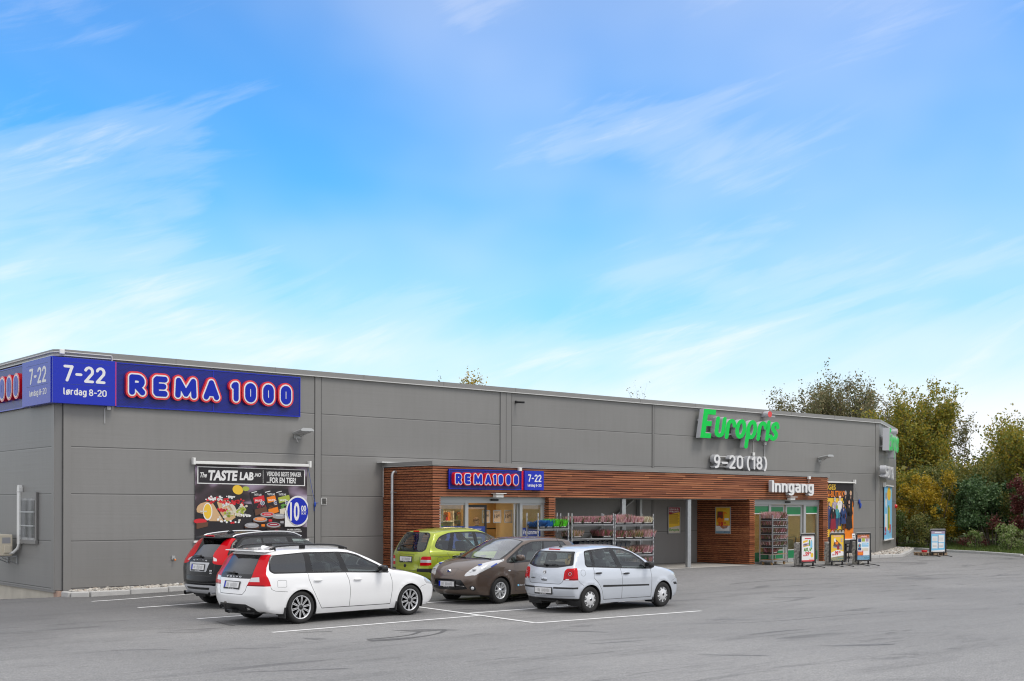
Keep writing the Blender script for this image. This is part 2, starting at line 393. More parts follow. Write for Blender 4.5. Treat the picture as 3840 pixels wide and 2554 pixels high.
class MB:
    def __init__(s):
        s.v, s.f, s.m, s.names, s.sm = [], [], [], [], []
    def mi(s, name):
        if name not in s.names: s.names.append(name)
        return s.names.index(name)
    def add(s, vs, fs, m, smooth=False):
        o = len(s.v); k = s.mi(m)
        s.v += [tuple(p) for p in vs]
        for f in fs:
            s.f.append(tuple(i+o for i in f)); s.m.append(k); s.sm.append(smooth)
    def box(s, x0, x1, y0, y1, z0, z1, m, M=None):
        vs = [(x, y, z) for x in (x0, x1) for y in (y0, y1) for z in (z0, z1)]
        if M is not None: vs = [tuple(M @ Vector(p)) for p in vs]
        s.add(vs, [(0, 1, 3, 2), (4, 6, 7, 5), (0, 4, 5, 1), (2, 3, 7, 6), (0, 2, 6, 4), (1, 5, 7, 3)], m)
    def bbox(s, x0, x1, y0, y1, z0, z1, m, b=0.01, M=None):
        """box with chamfered edges"""
        vs, idx = [], {}
        for ix, x in enumerate((x0, x1)):
            for iy, y in enumerate((y0, y1)):
                for iz, z in enumerate((z0, z1)):
                    sx, sy, sz = (1-2*ix)*b, (1-2*iy)*b, (1-2*iz)*b
                    for a, p in enumerate(((x, y+sy, z+sz), (x+sx, y, z+sz), (x+sx, y+sy, z))):
                        idx[ix, iy, iz, a] = len(vs); vs.append(p)
        fs = []
        g = lambda *k: idx[k]
        for i in (0, 1):
            fs.append((g(i, 0, 0, 0), g(i, 1, 0, 0), g(i, 1, 1, 0), g(i, 0, 1, 0)))
            fs.append((g(0, i, 0, 1), g(1, i, 0, 1), g(1, i, 1, 1), g(0, i, 1, 1)))
            fs.append((g(0, 0, i, 2), g(1, 0, i, 2), g(1, 1, i, 2), g(0, 1, i, 2)))
        for i in (0, 1):
            for j in (0, 1):
                fs.append((g(i, j, 0, 0), g(i, j, 1, 0), g(i, j, 1, 1), g(i, j, 0, 1)))
                fs.append((g(i, 0, j, 0), g(i, 1, j, 0), g(i, 1, j, 2), g(i, 0, j, 2)))
                fs.append((g(0, i, j, 1), g(1, i, j, 1), g(1, i, j, 2), g(0, i, j, 2)))
                for k in (0, 1):
                    fs.append((g(i, j, k, 0), g(i, j, k, 1), g(i, j, k, 2)))
        if M is not None: vs = [tuple(M @ Vector(p)) for p in vs]
        s.add(vs, fs, m)
    def quad(s, pts, m):
        s.add(pts, [tuple(range(len(pts)))], m)
    def tube(s, path, r, m, n=8, closed=False, caps=True, smooth=True):
        path = [Vector(p) for p in path]
        rs = r if isinstance(r, (list, tuple)) else [r]*len(path)
        rings = []
        up = None
        for i, p in enumerate(path):
            if closed: t = (path[(i+1) % len(path)]-path[i-1])
            else: t = path[min(i+1, len(path)-1)]-path[max(i-1, 0)]
            t.normalize()
            if up is None:
                up = Vector((0, 0, 1)) if abs(t.z) < 0.9 else Vector((1, 0, 0))
            a = t.cross(up)
            if a.length < 1e-6: a = t.orthogonal()
            a.normalize(); b = a.cross(t); up = b
            rings.append([tuple(p + (a*math.cos(2*math.pi*k/n)+b*math.sin(2*math.pi*k/n))*rs[i]) for k in range(n)])
        vs = [q for rg in rings for q in rg]
        fs = []
        L = len(rings)
        for i in range(L if closed else L-1):
            j = (i+1) % L
            for k in range(n):
                fs.append((i*n+k, i*n+(k+1) % n, j*n+(k+1) % n, j*n+k))
        s.add(vs, fs, m, smooth)
        if caps and not closed:
            s.add(rings[0], [tuple(range(n))[::-1]], m); s.add(rings[-1], [tuple(range(n))], m)
    def lathe(s, prof, m, M=None, n=32, smooth=True):
        """profile [(r, h)] turned about the local z axis"""
        vs, fs = [], []
        for r_, h in prof:
            for k in range(n):
                vs.append((r_*math.cos(2*math.pi*k/n), r_*math.sin(2*math.pi*k/n), h))
        for i in range(len(prof)-1):
            for k in range(n):
                fs.append((i*n+k, i*n+(k+1) % n, (i+1)*n+(k+1) % n, (i+1)*n+k))
        if M is not None: vs = [tuple(M @ Vector(p)) for p in vs]
        s.add(vs, fs, m, smooth)
    def prism(s, poly, y0, y1, m, mside=None, M=None):
        """polygon in local x,z pushed from y0 (front) to y1"""
        n = len(poly)
        vs = [(x, y0, z) for x, z in poly] + [(x, y1, z) for x, z in poly]
        if M is not None: vs = [tuple(M @ Vector(p)) for p in vs]
        s.add(vs, [tuple(range(n)), tuple(range(n, 2*n))[::-1]], m)
        s.add(vs, [(i, n+i, n+(i+1) % n, (i+1) % n) for i in range(n)], mside or m)
    def flat(s, poly, y, m):
        s.add([(x, y, z) for x, z in poly], [tuple(range(len(poly)))], m)
    def ellipsoid(s, c, r, m, nu=16, nv=10, M=None, e=1.0):
        vs, fs = [], []
        sp = lambda t, e: math.copysign(abs(t)**e, t)
        for i in range(nv+1):
            th = -math.pi/2 + math.pi*i/nv
            for k in range(nu):
                ph = 2*math.pi*k/nu
                vs.append((c[0]+r[0]*sp(math.cos(th), e)*sp(math.cos(ph), e), c[1]+r[1]*sp(math.cos(th), e)*sp(math.sin(ph), e), c[2]+r[2]*sp(math.sin(th), e)))
        for i in range(nv):
            for k in range(nu):
                fs.append((i*nu+k, i*nu+(k+1) % nu, (i+1)*nu+(k+1) % nu, (i+1)*nu+k))
        if M is not None: vs = [tuple(M @ Vector(p)) for p in vs]
        s.add(vs, fs, m, True)
    def mesh(s, name):
        me = bpy.data.meshes.new(name)
        me.from_pydata(s.v, [], s.f)
        for nm in s.names: me.materials.append(MATS[nm])
        if s.f:
            me.polygons.foreach_set('material_index', s.m)
            me.polygons.foreach_set('use_smooth', s.sm)
        me.update()
        return me
    def build(s, name, parent=None, loc=None, rotz=None):
        o = bpy.data.objects.new(name, s.mesh(name))
        col.objects.link(o)
        if parent is not None: o.parent = parent
        if loc is not None: o.location = loc
        if rotz is not None: o.rotation_euler = (0, 0, rotz)
        return o

def tag(o, label=None, cat=None, group=None, kind=None):
    if label: o['label'] = label
    if cat: o['category'] = cat
    if group: o['group'] = group
    if kind: o['kind'] = kind
    return o
def thing(name, label, cat, loc=(0, 0, 0), rotz=0.0, group=None):
    o = bpy.data.objects.new(name, None)
    o.empty_display_size = 0.2
    col.objects.link(o)
    o.location = loc; o.rotation_euler = (0, 0, rotz)
    return tag(o, label, cat, group)
def copy_tree(o, parent=None):
    c = o.copy(); col.objects.link(c)
    if parent is not None: c.parent = parent
    for ch in [x for x in KIDS.get(o.name, [])]:
        pass
    for ch in list(o.children): copy_tree(ch, c)
    return c
KIDS = {}

_dg = None
def text_geo(s, bold=0.0, shear=0.0, spacing=1.0, res=3):
    """2-D outline fill of a line of text: verts (x, z), faces"""
    cu = bpy.data.curves.new('lettering', 'FONT')
    cu.body = s; cu.size = 1.0; cu.offset = bold; cu.shear = shear; cu.space_character = spacing
    cu.resolution_u = res; cu.fill_mode = 'FRONT'
    ob = bpy.data.objects.new('lettering', cu)
    col.objects.link(ob)
    dg = bpy.context.evaluated_depsgraph_get()
    me = bpy.data.meshes.new_from_object(ob.evaluated_get(dg))
    vs = [(v.co.x, v.co.y) for v in me.vertices]
    fs = [tuple(p.vertices) for p in me.polygons]
    bpy.data.objects.remove(ob); bpy.data.curves.remove(cu); bpy.data.meshes.remove(me)
    return vs, fs
TXT = {}
def extrude2d(mb, vs, fs, y0, y1, m, mside=None, M=None):
    """flat shape at y0 (front), side walls back to y1"""
    P = [(x, y0, z) for x, z in vs]
    if M is not None: P = [tuple(M @ Vector(p)) for p in P]
    mb.add(P, fs, m)
    if y1 is None: return
    Q = [(x, y1, z) for x, z in vs]
    if M is not None: Q = [tuple(M @ Vector(p)) for p in Q]
    cnt = {}
    for f in fs:
        for i in range(len(f)):
            a, b = f[i], f[(i+1) % len(f)]
            key = (min(a, b), max(a, b))
            cnt[key] = None if key in cnt else (a, b)
    n = len(vs)
    mb.add(P+Q, [(b, a, a+n, b+n) for ab in cnt.values() if ab for a, b in [ab]], mside or m)
def text(mb, s, x0, x1, z0, z1, y, m, depth=None, mside=None, bold=0.0, shear=0.0, spacing=1.0, M=None, keep=False):
    """line of text fitted into the box x0..x1, z0..z1 on the plane y"""
    key = (s, bold, shear, spacing)
    if key not in TXT: TXT[key] = text_geo(s, bold, shear, spacing)
    vs, fs = TXT[key]
    xs = [p[0] for p in vs]; zs = [p[1] for p in vs]
    sx = (x1-x0)/(max(xs)-min(xs)); sz = (z1-z0)/(max(zs)-min(zs))
    if keep:
        sx = min(sx, sz); sz = min(sx, sz)
    P = [(x0+(x-min(xs))*sx, z0+(z-min(zs))*sz) for x, z in vs]
    extrude2d(mb, P, fs, y, None if depth is None else y+depth, m, mside, M)

def seg_dist(P, a, b):
    a, b = np.array(a), np.array(b)
    d = b-a; L = d@d
    t = np.clip(((P-a)@d)/(L if L > 0 else 1), 0, 1)
    return np.linalg.norm(P-(a+t[:, None]*d), axis=1)
def stroke_union(lines, r, n=10):
    """union of round-ended strokes of half width r: 2-D verts and faces"""
    V, E = [], []
    segs = [(l[i], l[i+1]) for l in lines for i in range(len(l)-1)]
    for a, b in segs:
        th = math.atan2(b[1]-a[1], b[0]-a[0]); o = len(V)
        for k in range(n+1):
            t = th+math.pi/2+math.pi*k/n; V.append(Vector((a[0]+r*math.cos(t), a[1]+r*math.sin(t))))
        for k in range(n+1):
            t = th-math.pi/2+math.pi*k/n; V.append(Vector((b[0]+r*math.cos(t), b[1]+r*math.sin(t))))
        c = 2*(n+1)
        E += [(o+i, o+(i+1) % c) for i in range(c)]
    res = delaunay_2d_cdt(V, E, [], 0, 1e-5)
    P = np.array([(p[0], p[1]) for p in res[0]])
    F = [tuple(f) for f in res[2]]
    C = np.array([P[list(f)].mean(axis=0) for f in F])
    dm = np.full(len(F), 9e9)
    for a, b in segs: dm = np.minimum(dm, seg_dist(C, a, b))
    # a little slack: round ends are polygons
    keep = [f for f, q in zip(F, dm) if q < r*0.9995]
    used = sorted({i for f in keep for i in f}); mp = {i: k for k, i in enumerate(used)}
    out = []
    for f in keep:
        a, b, c = [P[i] for i in f]
        if (b[0]-a[0])*(c[1]-a[1])-(b[1]-a[1])*(c[0]-a[0]) < 0: f = f[::-1]
        out.append(tuple(mp[i] for i in f))
    return [tuple(P[i]) for i in used], out

def arc(cx, cz, rx, rz, a0, a1, n=8):
    return [(cx+rx*math.cos(R(a0+(a1-a0)*i/n)), cz+rz*math.sin(R(a0+(a1-a0)*i/n))) for i in range(n+1)]
def circle(cx, cz, r, n=24, rz=None):
    rz = rz or r
    return [(cx+r*math.cos(2*math.pi*i/n), cz+rz*math.sin(2*math.pi*i/n)) for i in range(n)]
def rect(x0, x1, z0, z1):
    return [(x0, z0), (x1, z0), (x1, z1), (x0, z1)]

# a narrow sign-writer's alphabet drawn as strokes: glyph -> (lines, width), cap height 1
def _ring(cx, cz, rx, rz, n=18): return arc(cx, cz, rx, rz, 0, 360, n)
GLYPH = {
    '0': ([arc(.24, .74, .24, .26, 0, 180, 8)+arc(.24, .26, .24, .26, 180, 360, 8)+[(.48, .74)]], .48), '1': ([[(0, .80), (.20, 1), (.20, 0)]], .20),
    '2': ([arc(.23, .74, .23, .26, 165, 0, 8)+[(.44, .58), (0, 0), (.47, 0)]], .47), '7': ([[(0, 1), (.47, 1), (.14, 0)]], .47),
    '8': ([_ring(.23, .25, .23, .25), _ring(.23, .755, .20, .245)], .46), '9': ([_ring(.23, .70, .23, .30), [(.46, .70), (.44, .42), (.30, .06), (.10, 0)]], .46),
    '-': ([[(0, .46), (.28, .46)]], .28), '–': ([[(0, .40), (.46, .40)]], .46), '(': ([arc(.42, .44, .42, .72, 128, 232, 8)], .20), ')': ([arc(-.22, .44, .42, .72, 52, -52, 8)], .20),
    'I': ([[(0, 0), (0, 1)]], 0.0), 'l': ([[(0, 1), (0, .10), (.07, 0), (.12, 0)]], .12), 'ø': ([_ring(.20, .36, .20, .36), [(.03, -.06), (.37, .78)]], .40), 'r': ([[(0, 0), (0, .72)], [(0, .50), (.08, .68), (.24, .72)]], .24),
    'd': ([_ring(.19, .36, .19, .36), [(.40, 0), (.40, 1)]], .40), 'a': ([[(.04, .66), (.20, .73), (.35, .64), (.37, .48), (.37, 0)], _ring(.18, .21, .18, .21)], .37), 'g': ([_ring(.19, .36, .19, .36), [(.39, .72), (.39, -.10), (.30, -.26), (.12, -.28), (.03, -.24)]], .39),
    'n': ([[(0, 0), (0, .72)], [(0, .46)]+arc(.19, .48, .19, .24, 150, 0, 6)+[(.38, 0)]], .38)}
def stroke_text(mb, s_, x0, x1, z0, z1, y, m, depth=None, mside=None, r=.085, gap=.10):
    """text on the base line z0 with cap height z1, stretched between x0 and x1"""
    lay, x = [], r
    for ch in s_:
        if ch == ' ': x += .26; continue
        L, w = GLYPH[ch]; lay.append((L, x)); x += w+2*r+gap
    tot = x-gap-r
    sx = (x1-x0)/tot; sz = (z1-z0)/(1+2*r)
    for L, xo in lay:
        v_, f_ = stroke_union([[(a+xo, b+r) for a, b in l_] for l_ in L], r, 4)
        extrude2d(mb, [(x0+a*sx, z0+b*sz) for a, b in v_], f_, y, None if depth is None else y+depth, m, mside)

# ------------------------------------------------------------------ ground, lot, kerbs
def grid_sheet(name, us, vs, dz, m, kind='structure', hole=None):
    mb = MB(); V = []; F = []
    for v in vs:
        for u in us:
            V.append((u, -v, ground_z(u, v)+dz))
    n = len(us)
    for j in range(len(vs)-1):
        for i in range(n-1):
            F.append((j*n+i, (j+1)*n+i, (j+1)*n+i+1, j*n+i+1))
    mb.add(V, F, m, True)
    o = mb.build(name, loc=(P0[0], P0[1], 0), rotz=ANG)
    return tag(o, kind=kind)
leaf_mat('grass_blade', [(0.05, 0.085, 0.012), (0.085, 0.14, 0.02), (0.14, 0.17, 0.03)], 0.2)
mat('grass_ground', (0.075, 0.105, 0.022), 0.9, var=0.45, vscale=3.0, bump=0.6, bscale=30)
mat('field', (0.10, 0.12, 0.045), 0.95, var=0.4, vscale=0.2)
us = [-60, -40, -25, -15, -10, -7, -5, -4, -3, -2, -1.5, -1, -0.6, -0.15, -0.08] + [x*0.4 for x in range(-1, 31)] + [13, 14, 16, 18, 20, 23, 26, 30, 34, 38, 42, 46]
vs_ = [-45, -30, -20, -14, -10, -7, -5, -4, -3, -2, -1.5, -1, -0.6, -0.2, 0.1, 0.3, 0.6, 1, 1.5, 2, 2.5, 3, 3.5, 4, 4.5, 5, 5.5, 6, 6.5, 7, 8, 9, 10, 12, 14, 17, 20, 25, 30, 40, 55, 75]
us = sorted(us)
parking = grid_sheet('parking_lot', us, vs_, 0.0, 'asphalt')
# the land beyond, out to the horizon
mb = MB()
rg = [0, 200, 500, 1200, 3000]
V = []; F = []
for r_ in rg:
    for k in range(48):
        V.append((r_*math.cos(2*math.pi*k/48), r_*math.sin(2*math.pi*k/48), -1.5 if r_ else -1.5))
for i in range(len(rg)-1):
    for k in range(48): F.append((i*48+k, (i+1)*48+k, (i+1)*48+(k+1) % 48, i*48+(k+1) % 48))
mb.add(V, F, 'field')
tag(mb.build('ground'), kind='structure')

# painted bay lines, 4 mm above the asphalt
def strip(mb, pts, w, dz, m, step=0.5):
    for (a, b) in zip(pts[:-1], pts[1:]):
        a, b = np.array(a, float), np.array(b, float)
        L = np.linalg.norm(b-a); d = (b-a)/L; nn = np.array([-d[1], d[0]])*w/2
        k = max(1, int(L/step)); V = []; F = []
        for i in range(k+1):
            p = a+(b-a)*i/k
            for q in (p+nn, p-nn): V.append((q[0], -q[1], ground_z(q[0], q[1])+dz))
        for i in range(k): F.append((2*i, 2*i+1, 2*i+3, 2*i+2))
        mb.add(V, F, m)
mb = MB()
for k, (a, b) in enumerate([((-0.15, 2.30), (5.2, 1.75)), ((-0.05, 4.76), (5.1, 4.35)), ((-0.23, 8.12), (5.0, 7.75)), ((-0.40, 11.49), (4.70, 11.17)),
                            ((4.54, 13.16), (9.30, 13.37)), ((5.06, 7.80), (10.2, 7.85)), ((4.80, 10.62), (9.9, 10.45)), ((5.2, 5.0), (10.3, 5.05))]):
    strip(mb, [a, b], 0.115, 0.006, 'line_white')
strip(mb, [(4.54, 13.16), (5.0, 8.9)], 0.115, 0.0085, 'line_white')
strip(mb, [(5.0, 8.9), (5.25, 4.6)], 0.115, 0.0085, 'line_white')
lm = mb.build('road_markings', loc=(P0[0], P0[1], 0), rotz=ANG); tag(lm, kind='structure')

# tar-dark patches, sealed cracks and wheel scuffs on the asphalt
mat('asphalt_dark', (0.105, 0.104, 0.104), 0.8, var=0.35, vscale=9, bump=0.3, bscale=70)
mat('asphalt_seal', (0.150, 0.148, 0.147), 0.7, var=0.3, vscale=12)
def blot(mb, u, v, ru, rv, ang, seed, m, dz):
    r_ = random.Random(seed); n = 26; ph = [r_.random()*6.28 for _ in range(5)]
    P = []
    for k in range(n):
        a = 2*math.pi*k/n; q = 1+.28*math.sin(2*a+ph[0])+.20*math.sin(3*a+ph[1])+.16*math.sin(5*a+ph[2])+r_.uniform(-.12, .12)
        x, y = ru*q*math.cos(a), rv*q*math.sin(a)
        U, V_ = u+x*math.cos(ang)-y*math.sin(ang), v+x*math.sin(ang)+y*math.cos(ang)
        P.append((U, -V_, ground_z(U, V_)+dz))
    mb.add([(u, -v, ground_z(u, v)+dz)]+P, [(0, 1+k, 1+(k+1) % n) for k in range(n)], m)
def smooth_line(pts, n=5):
    P = [np.array(p, float) for p in pts]; out = []
    for i in range(len(P)-1):
        p0, p1, p2, p3 = P[max(i-1, 0)], P[i], P[i+1], P[min(i+2, len(P)-1)]
        for k in range(n):
            t = k/n; out.append(tuple(.5*((2*p1)+(p2-p0)*t+(2*p0-5*p1+4*p2-p3)*t*t+(3*p1-p0-3*p2+p3)*t**3)))
    return out+[tuple(P[-1])]
mb = MB()
blot(mb, 2.1, 12.92, .42, .14, .5, 1, 'asphalt_dark', .0030)
blot(mb, 1.75, 13.0, .30, .05, .3, 2, 'asphalt_dark', .0022)
for k, (u, v, a, b_, g_) in enumerate(((-3.4, 12.5, .45, .05, .6), (-1.8, 13.5, .35, .04, .5), (3.4, 16.6, .5, .05, .2), (3.5, 19.1, .4, .07, .8), (-2.6, 16.3, .6, .06, .4), (8.2, 15.2, .55, .06, .7), (11.5, 11.0, .5, .10, .3), (14.5, 7.5, .6, .12, .1),
                                             (-1.6, 10.4, .35, .06, .6), (6.2, 19.5, .8, .07, .5), (0.2, 20.2, .5, .05, .9), (19.0, 8.6, .7, .10, .2), (24.5, 9.5, .7, .10, .4), (29.0, 10.5, .8, .12, .2), (.3, 11.9, .4, .05, .3), (4.2, 15.0, .35, .05, 1.0))):
    blot(mb, u, v, a, b_, g_, 10+k, 'asphalt_seal', .0014+.00012*k)
for k, (L, ws) in enumerate((([(2.35, 13.1), (1.9, 13.5), (1.35, 13.75), (.75, 13.82), (.2, 13.78)], (.10, .085, .07, .055, .10, .16, .22, .22, .14)), ([(1.75, 13.1), (1.3, 13.42), (.75, 13.55), (.3, 13.55)], (.09, .07, .05, .06, .09, .10)), ([(-.20, 8.9), (-.30, 9.5), (-.34, 9.9)], (.03, .07, .10, .05)))):
    q = smooth_line(L, 6)
    for i in range(len(q)-1): strip(mb, [q[i], q[i+1]], float(np.interp(i/(len(q)-1), np.linspace(0, 1, len(ws)), ws)), .0040+.0007*k+.00002*(i % 2), 'asphalt_dark', .3)
blot(mb, -.36, 12.85, .22, .09, 1.3, 5, 'asphalt_seal', .0036)
strip(mb, smooth_line([(10.5, 8.9), (13, 9.6), (16.5, 9.4), (21, 10.3), (27, 10.0), (34, 11.0)]), .022, .0036, 'asphalt_seal', .5)
strip(mb, smooth_line([(5.5, 14.2), (8, 15.8), (12.5, 16.2), (17, 18.0)]), .020, .0036, 'asphalt_seal', .5)
tag(mb.build('asphalt_stains', loc=(P0[0], P0[1], 0), rotz=ANG), kind='structure')

# kerbs: every stone is cut off from the next by a dark joint
def kerb(name, pts, w, h, stone=1.0, label=None, base=0.0):
    mb = MB()
    rnd = random.Random(3)
    for a, b in zip(pts[:-1], pts[1:]):
        a, b = np.array(a, float), np.array(b, float)
        L = np.linalg.norm(b-a); d = (b-a)/L; ang = math.atan2(-d[1], d[0])
        k = max(1, round(L/stone))
        for i in range(k):
            p = a+d*L*i/k; z = ground_z(*(p+d*0.5*L/k)); 
            M = Matrix.Translation((p[0], -p[1], z+base)) @ Matrix.Rotation(ang, 4, 'Z')
            mb.bbox(0.006, L/k-0.006, -w/2, w/2, -0.15, h+rnd.uniform(-0.004, 0.004), 'kerb_stone', 0.022, M)
    o = mb.build(name, loc=(P0[0], P0[1], 0), rotz=ANG)
    return tag(o, kind='structure')
kerb('kerb', [(-0.02, 0.10), (0.02, 0.50), (0.42, 0.72), (9.85, 0.72)], 0.15, 0.13)
kerb('kerb', [(32.6, 1.55), (35.3, 1.76), (36.2, 1.72), (39.5, 0.0), (43.4, -2.15), (44.2, -3.6)], 0.16, 0.13)
VERGE = [(48.5, -16), (45.6, -4.6), (44.4, -2.4), (43.6, -0.97), (43.0, 0.42), (42.3, 2.16), (40.5, 5.0), (37.4, 9.6), (33.5, 15), (29, 21), (24, 28)]
kerb('kerb', VERGE, 0.18, 0.12, 1.4)
mb = MB(); V = []; F = []
offs = [0.08, 0.6, 1.5, 3, 6, 12, 30, 80]
for i, p in enumerate(VERGE):
    a = np.array(VERGE[max(0, i-1)]); b = np.array(VERGE[min(len(VERGE)-1, i+1)])
    d = (b-a)/np.linalg.norm(b-a); nn = np.array([-d[1], d[0]]) if (-d[1]) > 0 else np.array([d[1], -d[0]])
    if nn[0] < 0: nn = -nn
    for k, o_ in enumerate(offs):
        q = np.array(p)+nn*o_
        V.append((q[0], -q[1], 0.175+0.10+min(o_, 6)*0.05))
n = len(offs)
for i in range(len(VERGE)-1):
    for k in range(n-1): F.append((i*n+k, i*n+k+1, (i+1)*n+k+1, (i+1)*n+k))
mb.add(V, F, 'grass_ground', True)
tag(mb.build('grass_verge', loc=(P0[0], P0[1], 0), rotz=ANG), kind='structure')
# blades along the kerb
mb = MB()
rr = random.Random(11)
for i in range(len(VERGE)-1):
    a, b = np.array(VERGE[i], float), np.array(VERGE[i+1], float)
    L = np.linalg.norm(b-a); d = (b-a)/L; nn = np.array([-d[1], d[0]])
    if nn[0] < 0: nn = -nn
    if a[1] > 12 or a[1] < -9: continue
    for k in range(int(L*420)):
        o_ = 0.12+rr.random()**1.5*2.6
        q = a+d*rr.random()*L+nn*o_
        h = rr.uniform(0.05, 0.16)*(1+0.25*o_); w_ = 0.014; t = rr.random()*6.28
        z = 0.27+o_*0.05
        dx, dy = math.cos(t)*w_, math.sin(t)*w_
        lx, ly = rr.uniform(-.05, .05), rr.uniform(-.05, .05)
        mb.add([(q[0]-dx, -q[1]-dy, z), (q[0]+dx, -q[1]+dy, z), (q[0]+lx, -q[1]+ly, z+h)], [(0, 1, 2)], 'grass_blade')
tag(mb.build('grass', loc=(P0[0], P0[1], 0), rotz=ANG), kind='stuff')

# river stones in the beds along the walls
mat('pebble', (0.42, 0.39, 0.34), 0.8)
def pebble_mat():
    m, n, l, b = _new('pebbles')
    ge = n.new('ShaderNodeNewGeometry')
    c_ = ramp(n, l, ge.outputs['Random Per Island'], [(0, (0.20, 0.19, 0.17)), (0.3, (0.45, 0.42, 0.37)), (0.6, (0.55, 0.52, 0.47)), (0.8, (0.40, 0.33, 0.26)), (1, (0.62, 0.61, 0.58))])
    l.new(c_, b.inputs['Base Color']); b.inputs['Roughness'].default_value = 0.75
    MATS['pebbles'] = m
pebble_mat()
mat('soil', (0.16, 0.14, 0.115), 0.95, var=0.3, vscale=6)
t_ = (1+5**0.5)/2
ICO = np.array([(-1, t_, 0), (1, t_, 0), (-1, -t_, 0), (1, -t_, 0), (0, -1, t_), (0, 1, t_), (0, -1, -t_), (0, 1, -t_), (t_, 0, -1), (t_, 0, 1), (-t_, 0, -1), (-t_, 0, 1)])/1.9
ICOF = [(0, 11, 5), (0, 5, 1), (0, 1, 7), (0, 7, 10), (0, 10, 11), (1, 5, 9), (5, 11, 4), (11, 10, 2), (10, 7, 6), (7, 1, 8), (3, 9, 4), (3, 4, 2), (3, 2, 6), (3, 6, 8), (3, 8, 9), (4, 9, 5), (2, 4, 11), (6, 2, 10), (8, 6, 7), (9, 8, 1)]
def stones(name, quadpts, n, z0, smin, smax, label=None):
    mb = MB(); r_ = random.Random(5)
    A, B_, C, D = [np.array(p, float) for p in quadpts]
    for k in range(n):
        s_, t2 = r_.random(), r_.random()
        p = (A*(1-s_)+B_*s_)*(1-t2)+(D*(1-s_)+C*s_)*t2
        sz = r_.uniform(smin, smax)
        q = ICO*(np.array([1, r_.uniform(.6, 1), r_.uniform(.45, .8)])*sz)[None]*(1+rng.uniform(-.18, .18, (12, 1)))
        a = r_.random()*6.28; ca, sa = math.cos(a), math.sin(a)
        q = np.stack([q[:, 0]*ca-q[:, 1]*sa+p[0], q[:, 0]*sa+q[:, 1]*ca-p[1], q[:, 2]+z0+ground_z(*p)+r_.uniform(0, sz*.6)], 1)
        mb.add([tuple(x) for x in q], ICOF, 'pebbles', True)
    # the bed they lie on
    pts = [A, B_, C, D]
    mb.add([(p[0], -p[1], ground_z(*p)+z0-0.01) for p in pts], [(0, 1, 2, 3)], 'soil')
    return tag(mb.build(name, loc=(P0[0], P0[1], 0), rotz=ANG), kind='stuff')
stones('gravel', [(0.12, 0.02), (9.85, 0.02), (9.85, 0.64), (0.42, 0.64)], 1500, 0.10, 0.035, 0.075)
stones('gravel', [(30.0, 0.02), (37.1, 0.02), (36.2, 1.62), (32.6, 1.48)], 800, 0.09, 0.04, 0.085)
stones('gravel', [(37.1, 0.02), (43.3, -3.0), (43.5, -2.2), (36.2, 1.62)], 1300, 0.09, 0.04, 0.085)

# ------------------------------------------------------------------ the shop building
shop = thing('shop_building', 'long low grey panel-clad supermarket with timber-slatted entrance porch', 'building', W(0, 0, 0), ANG)
END = (43.43, -3.09)
def wallbox(mb, a, b, z0, z1, th, m):
    """upright slab along plan points a->b (u,v), outer face on the line, th thick inward"""
    a, b = np.array(a, float), np.array(b, float)
    d = (b-a)/np.linalg.norm(b-a); inn = np.array([d[1], -d[0]])*-1
    # inward = away from viewer side: rotate so that outward is on the right of a->b
    out = np.array([-d[1], d[0]])
    q = [a, b, b-out*th, a-out*th]
    vs = [(p[0], -p[1], z) for z in (z0, z1) for p in q]
    mb.add(vs, [(0, 1, 5, 4), (1, 2, 6, 5), (2, 3, 7, 6), (3, 0, 4, 7), (4, 5, 6, 7), (3, 2, 1, 0)], m)
ZT = 6.20
fw = MB()
for (u0, u1, z0, z1) in [(0, 10.3, .16, ZT), (10.3, 14.62, 2.66, ZT), (14.62, 25.05, .16, ZT), (25.05, 29.3, 2.66, ZT), (29.3, 37.09, .16, ZT)]:
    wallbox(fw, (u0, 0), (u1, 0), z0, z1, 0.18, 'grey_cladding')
fw.build('front_wall', shop)
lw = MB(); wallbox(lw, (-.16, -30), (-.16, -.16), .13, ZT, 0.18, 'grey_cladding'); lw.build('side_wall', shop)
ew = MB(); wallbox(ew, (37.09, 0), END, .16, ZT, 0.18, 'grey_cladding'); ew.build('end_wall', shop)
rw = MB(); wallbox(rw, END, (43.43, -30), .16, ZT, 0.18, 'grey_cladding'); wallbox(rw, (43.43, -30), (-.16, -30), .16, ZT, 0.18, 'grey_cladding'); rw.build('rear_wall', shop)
rf = MB()
rf.add([(u, -v, ZT-.05) for u, v in [(0, -.1), (37.0, -.1), (43.3, -3.1), (43.3, -29.9), (-.1, -29.9), (-.1, -.2)]], [(0, 1, 2, 3, 4, 5)], 'roof_felt'); rf.build('roof', shop)
